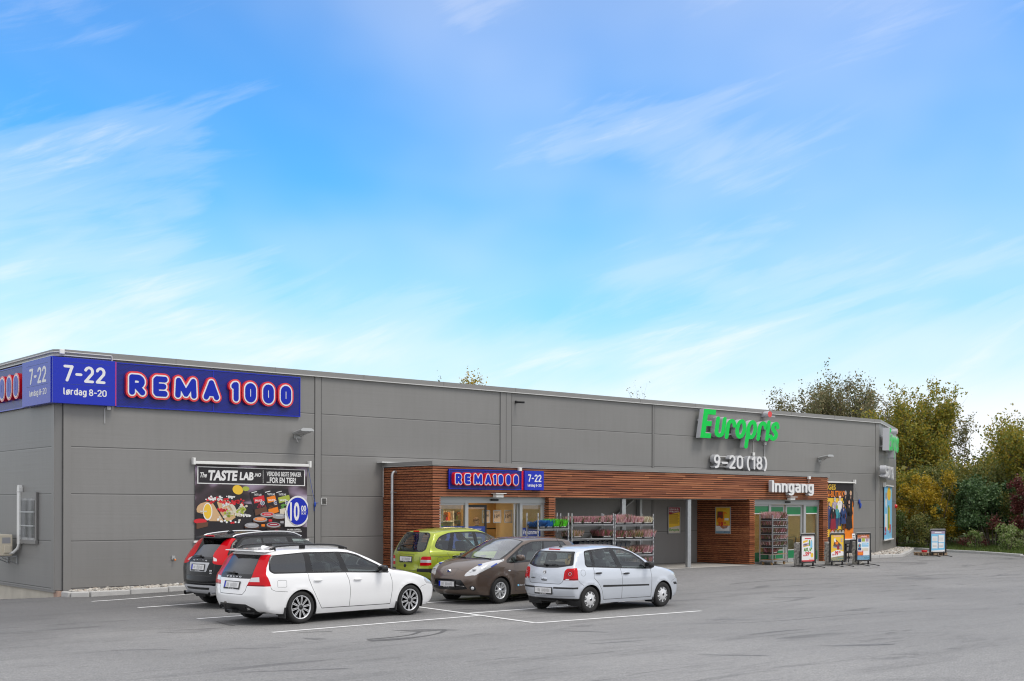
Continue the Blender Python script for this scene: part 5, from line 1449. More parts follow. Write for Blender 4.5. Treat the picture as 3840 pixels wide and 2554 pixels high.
def flower_rack(name, label, u0, u1, v0, v1, zb, ztop, shelves, group):
    """galvanised posts with wire-edged shelves; v1 is the front"""
    t = thing(name, label, 'flower rack', W(u0, v1, zb), FRONT, group)
    w, d = u1-u0, v1-v0
    for x in (.02, w-.02):
        for y in (.02, d-.02):
            m_ = MB(); m_.bbox(x-.022, x+.022, y-.016, y+.016, .0, ztop-zb, 'galv', .004)
            for k in range(14): m_.box(x-.008, x+.008, y-.0175, y-.0165, .1+k*.13, .16+k*.13, 'dark_grey')
            m_.build('post', t)
    for z in shelves:
        m_ = MB(); z -= zb
        m_.box(.045, w-.045, .03, d-.03, z-.02, z-.004, 'dark_grey')
        for y in (.012, d-.012): m_.tube([(.0, y, z-.02), (w, y, z-.02)], .014, 'galv', 6); m_.tube([(.05, y, z-.055), (w-.05, y, z-.055)], .007, 'galv', 5)
        for x in (.03, w-.03): m_.tube([(x, .0, z-.02), (x, d, z-.02)], .012, 'galv', 6)
        m_.build('shelf', t)
    m_ = MB(); m_.bbox(.02, w-.02, .02, d-.02, .12, .15, 'galv', .005); m_.build('deck', t)
    for x in (.10, w-.10):
        for y in (.08, d-.08):
            m_ = MB(); m_.tube([(x, y-.018, .06), (x, y+.018, .06)], .06, 'rubber', 12); m_.box(x-.02, x+.02, y-.025, y+.025, .06, .12, 'galv'); m_.build('castor', t)
    return t
RB, RF = 2.68, 3.25
zg = .175
flower_rack('flower_rack', 'leftmost flower rack, holding blue and bright green plants', 13.44, 14.76, RB, RF, zg, 2.13, [1.645, .95], 'flower racks before the porch')
flower_rack('flower_rack', 'middle flower rack, pink heather on top and tilted dark crates below', 14.87, 16.76, RB, RF, zg, 2.115, [1.765, 1.32, .86], 'flower racks before the porch')
flower_rack('flower_rack', 'right-hand flower rack of three by the porch, white heather at its top end', 16.80, 18.66, RB, RF, zg, 2.09, [1.745, 1.265, .745, .36], 'flower racks before the porch')
vm = (RB+RF)/2
def row(z, u0, u1, specs, where, group):
    k = len(specs); w = (u1-u0)/k
    for i, (pal, h, lab) in enumerate(specs):
        if pal is None: continue
        plant_tray(W(u0+w*(i+.5), vm, z), FRONT, w-.03, .50, h, pal, lab, group)
G1 = 'heather trays on the racks by the porch'
row(1.645, 13.50, 14.70, [('navy', .13, 'dark navy dyed heather in a tray, left end of the leftmost rack'), ('blue', .17, 'bright blue dyed heather in a tray on the leftmost rack'), ('lime', .19, 'bright green heather tray on the leftmost rack, beside the blue one'), ('lime', .19, 'bright green heather tray at the right end of the leftmost rack')], '', G1)
row(1.765, 14.94, 16.70, [('pink', .16, 'deep pink heather tray on the top shelf of the middle rack')]*4, '', G1)
row(1.32, 14.94, 16.70, [('tan', .17, 'lone tan heather tray at the left of the middle rack second shelf'), (None, 0, ''), (None, 0, ''), ('red', .17, 'dark red heather tray at the right of the middle rack second shelf')], '', G1)
row(1.745, 16.86, 18.60, [('pale', .20, 'tall pale pink heather tray at the left of the right rack top shelf'), ('pink', .22, 'pink heather tray second from left on the right rack top shelf'), ('pale', .17, 'low pale pink heather tray beside the white ones on the right rack'), ('white', .17, 'creamy white heather tray at the right end of the right rack top shelf')], '', G1)
row(1.265, 16.86, 18.60, [('red', .19, 'dark red heather tray at the left of the right rack second shelf'), ('dusk', .18, 'brownish red heather tray second on the right rack second shelf'), ('tan', .19, 'tan heather tray third on the right rack second shelf'), ('pale', .20, 'pale pink heather tray spilling over the right end of the second shelf')], '', G1)
row(.745, 16.86, 18.60, [('pale', .18, 'pale pink heather tray on the right rack third shelf, behind the silver car'), ('tan', .18, 'tan heather tray on the right rack third shelf'), ('dusk', .18, 'brownish heather tray between tan and pink on the third shelf'), ('pink', .20, 'deep pink heather tray at the right end of the third shelf')], '', G1)
row(.36, 17.75, 18.60, [('tan', .16, 'tan heather tray on the lowest shelf of the right rack'), ('pink', .20, 'pink heather tray on the lowest shelf of the right rack')], '', G1)
plant_tray(W(18.62, vm+.02, 1.27), FRONT, .22, .46, .20, 'pale', 'small pale pink tray hanging past the end posts of the right rack', G1)
# tilted dark crates nested in a row
proto = None
mat('crate_blue', (0.015, 0.022, 0.05), 0.4)
for k in range(11):
    t = thing('crate', 'dark plastic crate tilted in a nested row below the middle flower rack', 'crate', W(15.20+k*.215, vm, .875), FRONT, 'nested crates on the flower rack')
    m_ = MB(); M = Matrix.Rotation(R(18), 4, 'Y')
    m_.box(-.02, -.008, -.20, .20, 0, .36, 'crate_blue', M); 
    m_.box(-.008, .15, -.20, -.188, 0, .36, 'dark_grey', M); m_.box(-.008, .15, .188, .20, 0, .36, 'crate_blue', M); m_.box(.15, .162, -.20, .20, .0, .36, 'crate_blue', M); m_.box(-.007, .149, -.187, .187, .0, .012, 'crate_blue', M)
    m_.build('shell', t)
    m_ = MB(); m_.box(-.03, .172, -.215, -.2005, .335, .37, 'black_plastic', M); m_.box(-.03, .172, .2005, .215, .335, .37, 'black_plastic', M); m_.build('rim', t)

# tall plant trolley before the right entrance
tr_ang = FRONT+math.atan2(.2, 1.2)*1.0
TL = W(25.12, 3.22, .175)
TA = ANG+R(10)
def TW(x, y, z):
    return Vector((TL.x+math.cos(TA)*x-math.sin(TA)*y, TL.y+math.sin(TA)*x+math.cos(TA)*y, z))
t = thing('plant_trolley', 'tall galvanised plant trolley with six shelves before the right entrance', 'plant trolley', TL, TA)
TWD, TDP = 1.24, .56
for x in (.02, TWD-.02):
    for y in (.02, TDP-.02):
        m_ = MB(); m_.bbox(x-.02, x+.02, y-.02, y+.02, .08, 1.86, 'galv', .004); m_.build('post', t)
for z in (.41, .675, .915, 1.155, 1.42, 1.675):
    m_ = MB(); m_.box(.04, TWD-.04, .03, TDP-.03, z-.012, z-.002, 'dark_grey' if z > .5 else 'brown_panel')
    for y in (.02, TDP-.02): m_.box(.0, TWD, y-.012, y+.012, z-.032, z-.0125, 'galv')
    for x in (.02, TWD-.02): m_.box(x-.012, x+.012, .033, TDP-.033, z-.032, z-.0125, 'galv')
    m_.build('shelf', t)
m_ = MB(); m_.bbox(0, TWD, 0, TDP, .13, .19, 'galv', .006); m_.box(.04, TWD-.04, .04, TDP-.04, .1905, .2, 'brown_panel'); m_.build('deck', t)
for x in (.13, TWD-.13):
    for y in (.10, TDP-.10):
        m_ = MB(); m_.tube([(x, y-.02, .065), (x, y+.02, .065)], .065, 'brown_panel', 14); m_.box(x-.03, x+.03, y-.03, y+.03, .10, .13, 'galv'); m_.build('castor', t)
G2 = 'heather trays on the trolley by the right entrance'
for z, nm, cc in ((1.675, 'top', ('pale', 'dusk')), (1.42, 'second', ('dusk', 'dusk')), (1.155, 'third', ('dusk', 'red')), (.915, 'fourth', ('dusk', 'pale')), (.675, 'fifth', ('dusk', 'dusk'))):
    for k in range(2):
        same = cc[0] == cc[1]
        lab = 'reddish brown heather tray on the %s shelf of the tall trolley' % nm if same else '%s heather tray on the %s half of the trolley %s shelf' % ({'pale': 'pinkish', 'dusk': 'brownish', 'red': 'dark red'}[cc[k]], ('wall-side', 'far')[k] if k else 'near', nm)
        plant_tray(TW(.06+.29+k*.56, TDP/2, z+.175), TA, .54, .48, .15 if z < 1.6 else .20, cc[k], lab, G2)
plant_tray(TW(.36, TDP/2, .41+.175), TA, .36, .4, .15, 'red', 'single dark red heather tray on the lowest shelf of the tall trolley', G2)

# pavement signs
def pavement_sign(label, u, v, ang, w, h, draw, zb=None, group='pavement signs along the front'):
    z = ground_z(u, v) if zb is None else zb
    t = thing('pavement_sign', label, 'pavement sign', W(u, v, z), ang, group)
    b = .16
    for x in (-w/2+.10, w/2-.10):
        m_ = MB(); m_.bbox(x-.03, x+.03, -.02, .02, .03, b+.06, 'black_paint', .004); m_.build('leg', t)
        m_ = MB(); m_.tube([(x, -.62, .012), (x, -.30, .045), (x, 0, .055), (x, .30, .045), (x, .62, .012)], .016, 'black_plastic', 6); m_.build('foot', t)
    m_ = MB()
    for a in (rect(-w/2, -w/2+.045, b, b+h), rect(w/2-.045, w/2, b, b+h)): m_.prism(a, -.025, .025, 'black_plastic')
    for a in (rect(-w/2+.0455, w/2-.0455, b, b+.045), rect(-w/2+.0455, w/2-.0455, b+h-.045, b+h)): m_.prism(a, -.025, .025, 'black_plastic')
    m_.tube([(-w/2-.005, 0, b+h-.06), (-w/2+.03, 0, b+h+.018), (w/2-.03, 0, b+h+.018), (w/2+.005, 0, b+h-.06)], .024, 'cap_grey', 8)
    m_.box(-w/2-.03, -w/2-.001, -.02, .02, b-.02, b+.42, 'black_plastic'); m_.box(w/2+.001, w/2+.03, -.02, .02, b-.02, b+.42, 'black_plastic')
    m_.build('frame', t)
    m_ = MB(); m_.box(-w/2+.046, w/2-.046, -.008, .018, b+.046, b+h-.046, 'print_white'); m_.build('backing', t)
    P = Print(lambda x, y: (x-w/2+.05, y+b+.05)); P.k = 6
    draw(P, w-.10, h-.10); P.mb.build('printed_sheet', t)
    return t
def dr_a1(P, w, h):
    P.rect(0, w, 0, h, 'white'); P.rect(0, w, h*.955, h, 'pink'); P.lay(); P.rect(w*.25, w*.75, h*.86, h*.90, 'red'); P.rect(0, w, 0, h*.05, 'red')
    P.poly([(w*.08, h*.70), (w*.46, h*.76), (w*.50, h*.84), (w*.14, h*.79)], 'yellow'); P.poly([(w*.12, h*.58), (w*.55, h*.62), (w*.58, h*.72), (w*.12, h*.68)], 'lilac'); P.poly([(w*.14, h*.55), (w*.58, h*.60), (w*.58, h*.64), (w*.14, h*.61)], 'yellow')
    P.poly([(w*.68, h*.52), (w*.86, h*.54), (w*.84, h*.78), (w*.72, h*.78)], 'sky'); P.rect(w*.58, w*.68, h*.60, h*.82, 'green'); P.rect(w*.76, w*.80, h*.78, h*.83, 'teal')
    P.blobs([(w*random.Random(i).uniform(.1, .8), h*random.Random(i+50).uniform(.38, .50)) for i in range(14)], 'green', .02, .05, 8)
    P.lay(); P.rect(w*.2, w*.4, h*.63, h*.66, 'black'); P.txt('FRA', w*.12, w*.28, h*.20, h*.26, 'red', bold=.04); P.txt('59', w*.29, w*.58, h*.20, h*.37, 'red', bold=.05); P.txt('90', w*.60, w*.74, h*.29, h*.37, 'red', bold=.04)
    P.ell(w*.82, h*.24, w*.11, h*.09, 'yellow'); P.rect(w*.58, w*.96, h*.06, h*.10, 'pink')
def dr_a2(P, w, h):
    P.rect(0, w, 0, h, 'yellow'); P.rect(0, w, 0, h*.30, 'sky'); P.lay(); P.poly([(0, h*.30), (w*.5, h*.42), (w, h*.34), (w, h*.20), (0, h*.12)], 'white'); P.rect(w*.2, w*.8, h*.93, h*.97, 'pink')
    P.poly([(w*.10, h*.52), (w*.55, h*.72), (w*.88, h*.60), (w*.92, h*.40), (w*.6, h*.45)], 'grey'); P.poly([(w*.18, h*.56), (w*.30, h*.86), (w*.52, h*.76), (w*.80, h*.60), (w*.60, h*.50)], 'brown')
    P.lay(); P.poly([(w*.22, h*.80), (w*.32, h*.90), (w*.40, h*.74), (w*.30, h*.70)], 'white'); P.poly([(w*.44, h*.56), (w*.60, h*.60), (w*.68, h*.46), (w*.52, h*.40)], 'maroon'); P.ell(w*.46, h*.68, w*.12, h*.06, 'orange')
    P.rect(w*.78, w*.90, h*.80, h*.86, 'lilac'); P.rect(w*.78, w*.90, h*.72, h*.78, 'lilac')
    P.lay(); P.txt('KUN', w*.10, w*.28, h*.20, h*.26, 'red', bold=.04); P.txt('99', w*.30, w*.58, h*.20, h*.37, 'red', bold=.05); P.txt('90', w*.60, w*.76, h*.29, h*.37, 'red', bold=.04); P.txt('Europris', w*.55, w*.94, h*.05, h*.10, 'teal', bold=.02, shear=.2)
def dr_a3(P, w, h):
    P.rect(0, w, 0, h, 'white'); P.rect(0, w, h*.84, h, 'orange'); P.rect(0, w, 0, h*.18, 'sky'); P.lay(); P.rect(w*.3, w*.8, h*.91, h*.95, 'pink')
    P.rect(w*.06, w*.32, h*.70, h*.84, 'navy'); P.rect(w*.36, w*.62, h*.72, h*.86, 'lime'); P.rect(w*.68, w*.92, h*.72, h*.84, 'lilac'); P.ell(w*.18, h*.56, w*.13, h*.09, 'teal'); P.rect(w*.36, w*.92, h*.52, h*.68, 'sky'); P.rect(w*.05, w*.32, h*.38, h*.48, 'navy'); P.rect(w*.38, w*.90, h*.34, h*.46, 'cream')
    P.lay(); P.rect(w*.02, w*.48, h*.18, h*.36, 'red'); P.ell(w*.18, h*.56, w*.06, h*.04, 'red'); P.lay(); P.rect(w*.06, w*.44, h*.20, h*.30, 'orange'); P.txt('NYHET', w*.08, w*.42, h*.31, h*.345, 'white', bold=.03)
    P.rect(w*.40, w*.90, h*.58, h*.60, 'white'); P.rect(w*.40, w*.80, h*.63, h*.645, 'white'); P.txt('Europris', w*.55, w*.94, h*.05, h*.10, 'teal', bold=.02, shear=.2)
def dr_far(P, w, h):
    P.rect(0, w, 0, h, 'sky'); P.lay(); P.rect(0, w, h*.86, h, 'lilac'); P.poly([(0, 0), (w, 0), (w, h*.10), (0, h*.05)], 'white')
    for (a, b, c_, d) in ((.06, .46, .50, .74), (.52, .96, .46, .80), (.06, .46, .16, .44), (.54, .92, .18, .42)): P.rect(w*a, w*b, h*c_, h*d, 'white')
    P.lay(); P.rect(w*.25, w*.75, h*.90, h*.95, 'white'); P.rect(w*.5, w*.53, h*.16, h*.8, 'navy')
    for z in (.55, .60, .65, .24, .30): P.rect(w*.10, w*.40, h*z, h*(z+.015), 'grey'); P.rect(w*.58, w*.88, h*z, h*(z+.015), 'grey')
pavement_sign('black-framed pavement sign with a white sheet, 59 90, nearest the right entrance', 25.20, 4.72, ANG-R(12), .70, 1.04, dr_a1)
pavement_sign('black-framed pavement sign with an orange boot sheet, 99 90, between two granite blocks', 26.82, 4.85, ANG-R(14), .70, 1.05, dr_a2)
pavement_sign('black-framed pavement sign with small product squares and an orange top', 28.28, 5.00, ANG-R(16), .68, 1.05, dr_a3)
pavement_sign('pavement sign with a pale-blue price sheet beside the pallet by the verge', 37.75, 2.55, ANG-R(26), .78, 1.02, dr_far)

def dr_29(P, w, h):
    P.rect(0, w, 0, h, 'white'); P.rect(0, w, h*.74, h, 'sky'); P.rect(0, w, h*.70, h*.715, 'navy'); P.lay(); P.ell(w*.52, h*.36, w*.40, h*.21, 'sign_blue'); P.rect(w*.1, w*.5, h*.86, h*.93, 'white'); P.rect(w*.15, w*.8, h*.60, h*.625, 'grey')
    P.lay(); P.txt('29', w*.24, w*.62, h*.25, h*.48, 'white', bold=.05); P.txt('90', w*.64, w*.84, h*.36, h*.48, 'white', bold=.04)
pavement_sign('blue and white pavement sign with 29 90, behind the green car by the left entrance', 10.75, 3.35, ANG-R(6), .70, 1.05, dr_29)
# rough granite blocks
def granite_mat():
    m, n, l, b = _new('granite')
    tc = n.new('ShaderNodeTexCoord'); nz = n.new('ShaderNodeTexNoise'); nz.inputs['Scale'].default_value = 14; nz.inputs['Detail'].default_value = 8
    l.new(tc.outputs['Object'], nz.inputs['Vector'])
    c_ = ramp(n, l, nz.outputs[0], [(.3, (.20, .19, .17)), (.5, (.38, .365, .335)), (.7, (.55, .53, .49))]); l.new(c_, b.inputs['Base Color']); b.inputs['Roughness'].default_value = .85
    bp = n.new('ShaderNodeBump'); bp.inputs['Strength'].default_value = .7; bp.inputs['Distance'].default_value = .03; l.new(nz.outputs[0], bp.inputs['Height']); l.new(bp.outputs[0], b.inputs['Normal'])
    MATS['granite'] = m
granite_mat()
def rough_block(w, d, h, seed):
    bm_ = MB(); r_ = np.random.default_rng(seed); nx, ny, nz_ = 6, 6, 14
    V, F, idx = [], [], {}
    def vid(i, j, k):
        if (i, j, k) not in idx:
            p = np.array([(i/nx-.5)*w, (j/ny-.5)*d, k/nz_*h])
            j_ = r_.uniform(-.018, .018, 3)
            if k == 0: j_[2] = 0
            idx[i, j, k] = len(V); V.append(tuple(p+j_))
        return idx[i, j, k]
    for i in range(nx):
        for k in range(nz_):
            F.append((vid(i, 0, k), vid(i+1, 0, k), vid(i+1, 0, k+1), vid(i, 0, k+1))); F.append((vid(i+1, ny, k), vid(i, ny, k), vid(i, ny, k+1), vid(i+1, ny, k+1)))
    for j in range(ny):
        for k in range(nz_):
            F.append((vid(0, j+1, k), vid(0, j, k), vid(0, j, k+1), vid(0, j+1, k+1))); F.append((vid(nx, j, k), vid(nx, j+1, k), vid(nx, j+1, k+1), vid(nx, j, k+1)))
    for i in range(nx):
        for j in range(ny): F.append((vid(i, j, nz_), vid(i+1, j, nz_), vid(i+1, j+1, nz_), vid(i, j+1, nz_)))
    bm_.add(V, F, 'granite'); return bm_
for k, (u, v, lab) in enumerate(((25.33, 4.27, 'rough granite block behind the pavement sign nearest the entrance'), (27.08, 4.36, 'rough granite block behind the boot sheet pavement sign'), (28.75, 4.45, 'rough granite block by the pavement sign with the orange top'))):
    o = rough_block(.30, .28, .86, 40+k).build('granite_block', loc=W(u, v, ground_z(u, v)), rotz=ANG-R(8+5*k))
    tag(o, lab, 'granite block', 'granite blocks along the front')

# woven garden chairs and table
mat('wicker', (0.022, 0.021, 0.022), 0.55, bump=0.5, bscale=90)
def garden_chair(lab, u, v, ang, tall=False):
    t = thing('garden_chair', lab, 'chair', W(u, v, ground_z(u, v)), ang, 'woven garden chairs')
    for x in (-.24, .24):
        for y in (-.22, .22):
            m_ = MB(); m_.tube([(x, y, 0), (x*.97, y*.97, .40)], .02, 'black_plastic', 6); m_.build('leg', t)
    m_ = MB(); m_.bbox(-.28, .28, -.27, .25, .36, .43, 'wicker', .02); m_.build('seat', t)
    m_ = MB(); m_.bbox(-.28, .28, .0, .05, .0, .48, 'wicker', .02, Matrix.Translation((0, .22, .43)) @ Matrix.Rotation(R(-10), 4, 'X')); m_.build('backrest', t)
    for x in (-.28, .24):
        m_ = MB(); m_.bbox(x, x+.04, -.26, .22, .60, .64, 'wicker', .012); m_.bbox(x, x+.04, -.26, -.20, .431, .599, 'wicker', .01); m_.build('armrest', t)
garden_chair('black woven chair beside the boot sheet sign, back to the lot', 29.75, 3.3, ANG+R(180))
garden_chair('black woven chair under the costume banner behind the porch end post', 31.1, 1.55, ANG+R(40))
garden_chair('black woven chair against the wall right of the garden table', 32.3, 1.0, ANG-R(30))
t = thing('garden_table', 'black woven garden table with a red price card near the front wall', 'table', W(30.9, 2.35, ground_z(30.9, 2.35)), ANG)
m_ = MB(); m_.bbox(-.75, .75, -.42, .42, .68, .73, 'wicker', .01); m_.build('tabletop', t)
for x in (-.68, .68):
    for y in (-.36, .36):
        m_ = MB(); m_.bbox(x-.035, x+.035, y-.035, y+.035, 0, .679, 'wicker', .006); m_.build('leg', t)
o = MB(); o.box(-.11, .11, -.004, .004, 0, .26, 'print_white', Matrix.Rotation(R(-12), 4, 'X')); o.box(-.10, .10, -.0065, -.0042, .10, .25, 'print_red', Matrix.Rotation(R(-12), 4, 'X'))
tag(o.build('price_card', loc=W(30.35, 2.6, ground_z(30.9, 2.35)+.73), rotz=ANG), 'red and white price card standing on the garden table', 'price card')
o = MB(); o.box(-.10, .10, -.004, .004, 0, .36, 'print_white', Matrix.Rotation(R(-10), 4, 'X'))
for k in range(4): o.box(-.07, .07, -.006, -.0042, .06+k*.07, .09+k*.07, 'print_black', Matrix.Rotation(R(-10), 4, 'X'))
tag(o.build('price_card', loc=W(31.45, 2.5, ground_z(30.9, 2.35)+.73), rotz=ANG), 'white price card with dark lines standing on the garden table', 'price card')

# pallet with a red tub
t = thing('pallet', 'weathered wooden pallet by the corner gravel bed, behind the far pavement sign', 'pallet', W(38.5, 1.75, .175), ANG-R(26))
mat('old_wood', (0.36, 0.26, 0.17), 0.8, var=.3, vscale=8)
m_ = MB()
for k in range(5): m_.box(-.6, .6, -.40+k*.175, -.28+k*.175, .122, .144, 'old_wood')
m_.build('deck_board', t)
m_ = MB()
for y in (-.34, 0, .34): m_.box(-.6, .6, y-.05, y+.05, 0, .022, 'old_wood'); [m_.box(x-.07, x+.07, y-.05, y+.05, .0225, .10, 'old_wood') for x in (-.53, 0, .53)]
for x in (-.53, 0, .53): m_.box(x-.07, x+.07, -.40, .42, .1005, .1215, 'old_wood')
m_.build('bearer', t)
o = MB(); o.lathe([(.0, .0), (.11, .0), (.13, .10), (.12, .10), (.10, .015), (0, .015)], 'print_red', None, 16)
tag(o.build('tub', loc=W(38.15, 1.65, .319)), 'small red tub standing on the wooden pallet', 'tub')

mat('interior_board', (0.35, 0.30, 0.22), .6)
# shelving and a customer inside the left shop
def shelf_unit(lab, u, v, ang, w, seed):
    t = thing('shop_shelf', lab, 'shelf', W(u, v, .19), ang, 'lit shelves inside the entrances')
    m_ = MB(); m_.box(-w/2, w/2, .30, .34, 0, 2.0, 'inner_wall'); m_.box(-w/2-.03, -w/2, 0, .34, 0, 2.0, 'white_paint'); m_.box(w/2, w/2+.03, 0, .34, 0, 2.0, 'white_paint'); m_.build('case', t)
    r_ = random.Random(seed)
    for z in (.1, .5, .9, 1.3, 1.68):
        m_ = MB(); m_.box(-w/2, w/2, 0, .299, z-.03, z, 'white_paint'); m_.build('shelf_board', t)
        m_ = MB(); x = -w/2+.02
        while x < w/2-.12:
            q = r_.uniform(.07, .14); m_.box(x, x+q-.01, .05, .25, z+.001, z+r_.uniform(.12, .28), 'print_'+r_.choice(['yellow', 'cream', 'green', 'orange', 'white', 'lime', 'brown', 'tan', 'red'])); x += q
        m_.build('groceries', t)
shelf_unit('lit grocery shelf behind the left pane of the left entrance', 11.6, .4, ANG, 1.5, 3)
shelf_unit('lit grocery shelf behind the person in the left entrance', 13.6, -1.6, ANG, 1.6, 4)
shelf_unit('lit grocery shelf far inside the left entrance', 12.0, -3.0, ANG, 1.6, 5)
shelf_unit('shelf of goods behind the right entrance doors', 26.6, -.6, ANG, 1.5, 7)
shelf_unit('shelf of goods behind the far pane of the right entrance', 28.6, -1.2, ANG, 1.0, 8)
t = thing('checkout_counter', 'low pale counter with a steel rail behind the right entrance doors', 'counter', W(28.3, 1.0, .19), ANG)
m_ = MB(); m_.bbox(-.6, .7, -.3, .3, 0, .85, 'interior_board', .02); m_.build('counter', t)
m_ = MB(); m_.tube([(-.9, -.45, 0), (-.9, -.45, .95), (.6, -.45, .95), (.6, -.45, 0)], .025, 'galv', 6); m_.build('rail', t)
t = thing('picture_frame', 'dark picture frame on the back wall behind the right entrance doors', 'picture', W(30.0-1.6, -3.17, 1.3), FRONT)
m_ = MB()
for q in (rect(-.6, .6, 0, .05), rect(-.6, .6, .85, .9), rect(-.6, -.55, .0505, .8495), rect(.55, .6, .0505, .8495)): m_.prism(q, -.03, -.002, 'dark_gap')
m_.build('frame', t)
m_ = MB(); m_.box(-.548, .548, -.01, -.003, .052, .848, 'print_cream'); m_.build('picture', t)
fl = thing('hanging_poster', 'orange and red hanging poster inside the left entrance, above the person', 'poster', W(12.95, .0, 1.75), FRONT)
P = Print(); P.rect(0, .55, 0, .80, 'orange'); P.lay(); P.rect(.05, .5, .55, .75, 'yellow'); P.txt('TILBUD', .06, .5, .35, .50, 'red', bold=.04, shear=.2); P.txt('HALV', .1, .45, .12, .30, 'red', bold=.04)
P.mb.build('printed_sheet', fl)
m_ = MB(); m_.tube([(.27, .0, .80), (.27, .0, .86)], .006, 'galv', 5); m_.build('hanger', fl)

# person: one continuous skinned body
def person(label, loc, rotz, height=1.80):
    t = thing('person', label, 'person', loc, rotz)
    k = height/1.80
    J = {'hip': (0, 0, .95), 'waist': (0, .01, 1.10), 'chest': (0, .0, 1.32), 'neckb': (0, .01, 1.48), 'neck': (0, .0, 1.56), 'head': (0, -.01, 1.66), 'crown': (0, -.005, 1.745),
         'shl': (.17, .01, 1.44), 'ell': (.25, .02, 1.15), 'wrl': (.24, -.10, .93), 'shr': (-.17, .01, 1.44), 'elr': (-.24, .03, 1.15), 'wrr': (-.20, -.14, .98),
         'hpl': (.09, 0, .90), 'knl': (.10, -.02, .50), 'anl': (.10, .02, .09), 'tol': (.11, -.15, .04), 'hpr': (-.09, 0, .90), 'knr': (-.10, .03, .50), 'anr': (-.11, .10, .09), 'tor': (-.12, -.06, .04)}
    rad = {'hip': .145, 'waist': .13, 'chest': .155, 'neckb': .085, 'neck': .058, 'head': .092, 'crown': .075, 'shl': .075, 'ell': .048, 'wrl': .032, 'shr': .075, 'elr': .048, 'wrr': .032, 'hpl': .10, 'knl': .065, 'anl': .045, 'tol': .038, 'hpr': .10, 'knr': .065, 'anr': .045, 'tor': .038}
    E = [('hip', 'waist'), ('waist', 'chest'), ('chest', 'neckb'), ('neckb', 'neck'), ('neck', 'head'), ('head', 'crown'), ('chest', 'shl'), ('shl', 'ell'), ('ell', 'wrl'), ('chest', 'shr'), ('shr', 'elr'), ('elr', 'wrr'), ('hip', 'hpl'), ('hpl', 'knl'), ('knl', 'anl'), ('anl', 'tol'), ('hip', 'hpr'), ('hpr', 'knr'), ('knr', 'anr'), ('anr', 'tor')]
    # hands: a palm and five unequal fingers each
    for s_, wr in ((1, 'wrl'), (-1, 'wrr')):
        w_ = J[wr]; pl_ = (w_[0], w_[1]-.03, w_[2]-.08); J[wr+'p'] = pl_; rad[wr+'p'] = .030; E.append((wr, wr+'p'))
        for i, (off, ln) in enumerate(((-.028, .062), (-.010, .072), (.010, .068), (.026, .052))):
            a, b = wr+'f%d' % i, wr+'g%d' % i
            J[a] = (pl_[0]+off*.6, pl_[1]-.01+off*.4, pl_[2]-.035); J[b] = (pl_[0]+off*.7-s_*.01, pl_[1]-.02+off*.5, pl_[2]-.035-ln); rad[a] = .010; rad[b] = .008
            E += [(wr+'p', a), (a, b)]
        J[wr+'t'] = (pl_[0]-s_*.03, pl_[1]-.04, pl_[2]-.02); rad[wr+'t'] = .010; E.append((wr+'p', wr+'t'))
    names = list(J); ix = {n_: i for i, n_ in enumerate(names)}
    me = bpy.data.meshes.new('person_body')
    me.from_pydata([tuple(c_*k for c_ in J[n_]) for n_ in names], [(ix[a], ix[b]) for a, b in E], [])
    o = bpy.data.objects.new('body', me); col.objects.link(o)
    md = o.modifiers.new('skin', 'SKIN'); md.use_smooth_shade = True
    for i, n_ in enumerate(names): me.skin_vertices[0].data[i].radius = (rad[n_]*k, rad[n_]*k*(.72 if n_ in ('chest', 'waist', 'hip') else 1)); me.skin_vertices[0].data[i].use_root = n_ == 'hip'
    o.modifiers.new('sub', 'SUBSURF').levels = 2
    o.modifiers['sub'].render_levels = 2
    dg = bpy.context.evaluated_depsgraph_get()
    m2 = bpy.data.meshes.new_from_object(o.evaluated_get(dg))
    bpy.data.objects.remove(o)
    for nm in ('print_black', 'print_navy', 'print_skin'): m2.materials.append(MATS[nm])
    for p in m2.polygons:
        z = p.center.z/k; p.use_smooth = True
        p.material_index = 2 if (z > 1.53 or (abs(p.center.x) > .15*k and z < .93)) else (0 if z > .93 else 1)
    b_ = bpy.data.objects.new('body', m2); col.objects.link(b_); b_.parent = t
    h_ = MB(); h_.ellipsoid((0, .018, 1.70), (.098, .102, .095), 'print_brown', 14, 10); h_.build('hair', t).scale = (k, k, k)
    f_ = MB()
    for x in (-.035, .035): f_.ellipsoid((x, -.10, 1.665), (.013, .008, .007), 'print_black', 8, 6)
    f_.ellipsoid((0, -.112, 1.635), (.012, .018, .022), 'print_skin', 8, 6); f_.ellipsoid((0, -.096, 1.598), (.026, .008, .006), 'print_maroon', 8, 6)
    for x in (-.093, .093): f_.ellipsoid((x, .0, 1.65), (.012, .02, .032), 'print_skin', 8, 6)
    f_.build('face', t).scale = (k, k, k)
person('person in a dark jacket standing in the left entrance behind the door glass', W(12.82, 1.0, .19), ANG+R(20), 1.80)

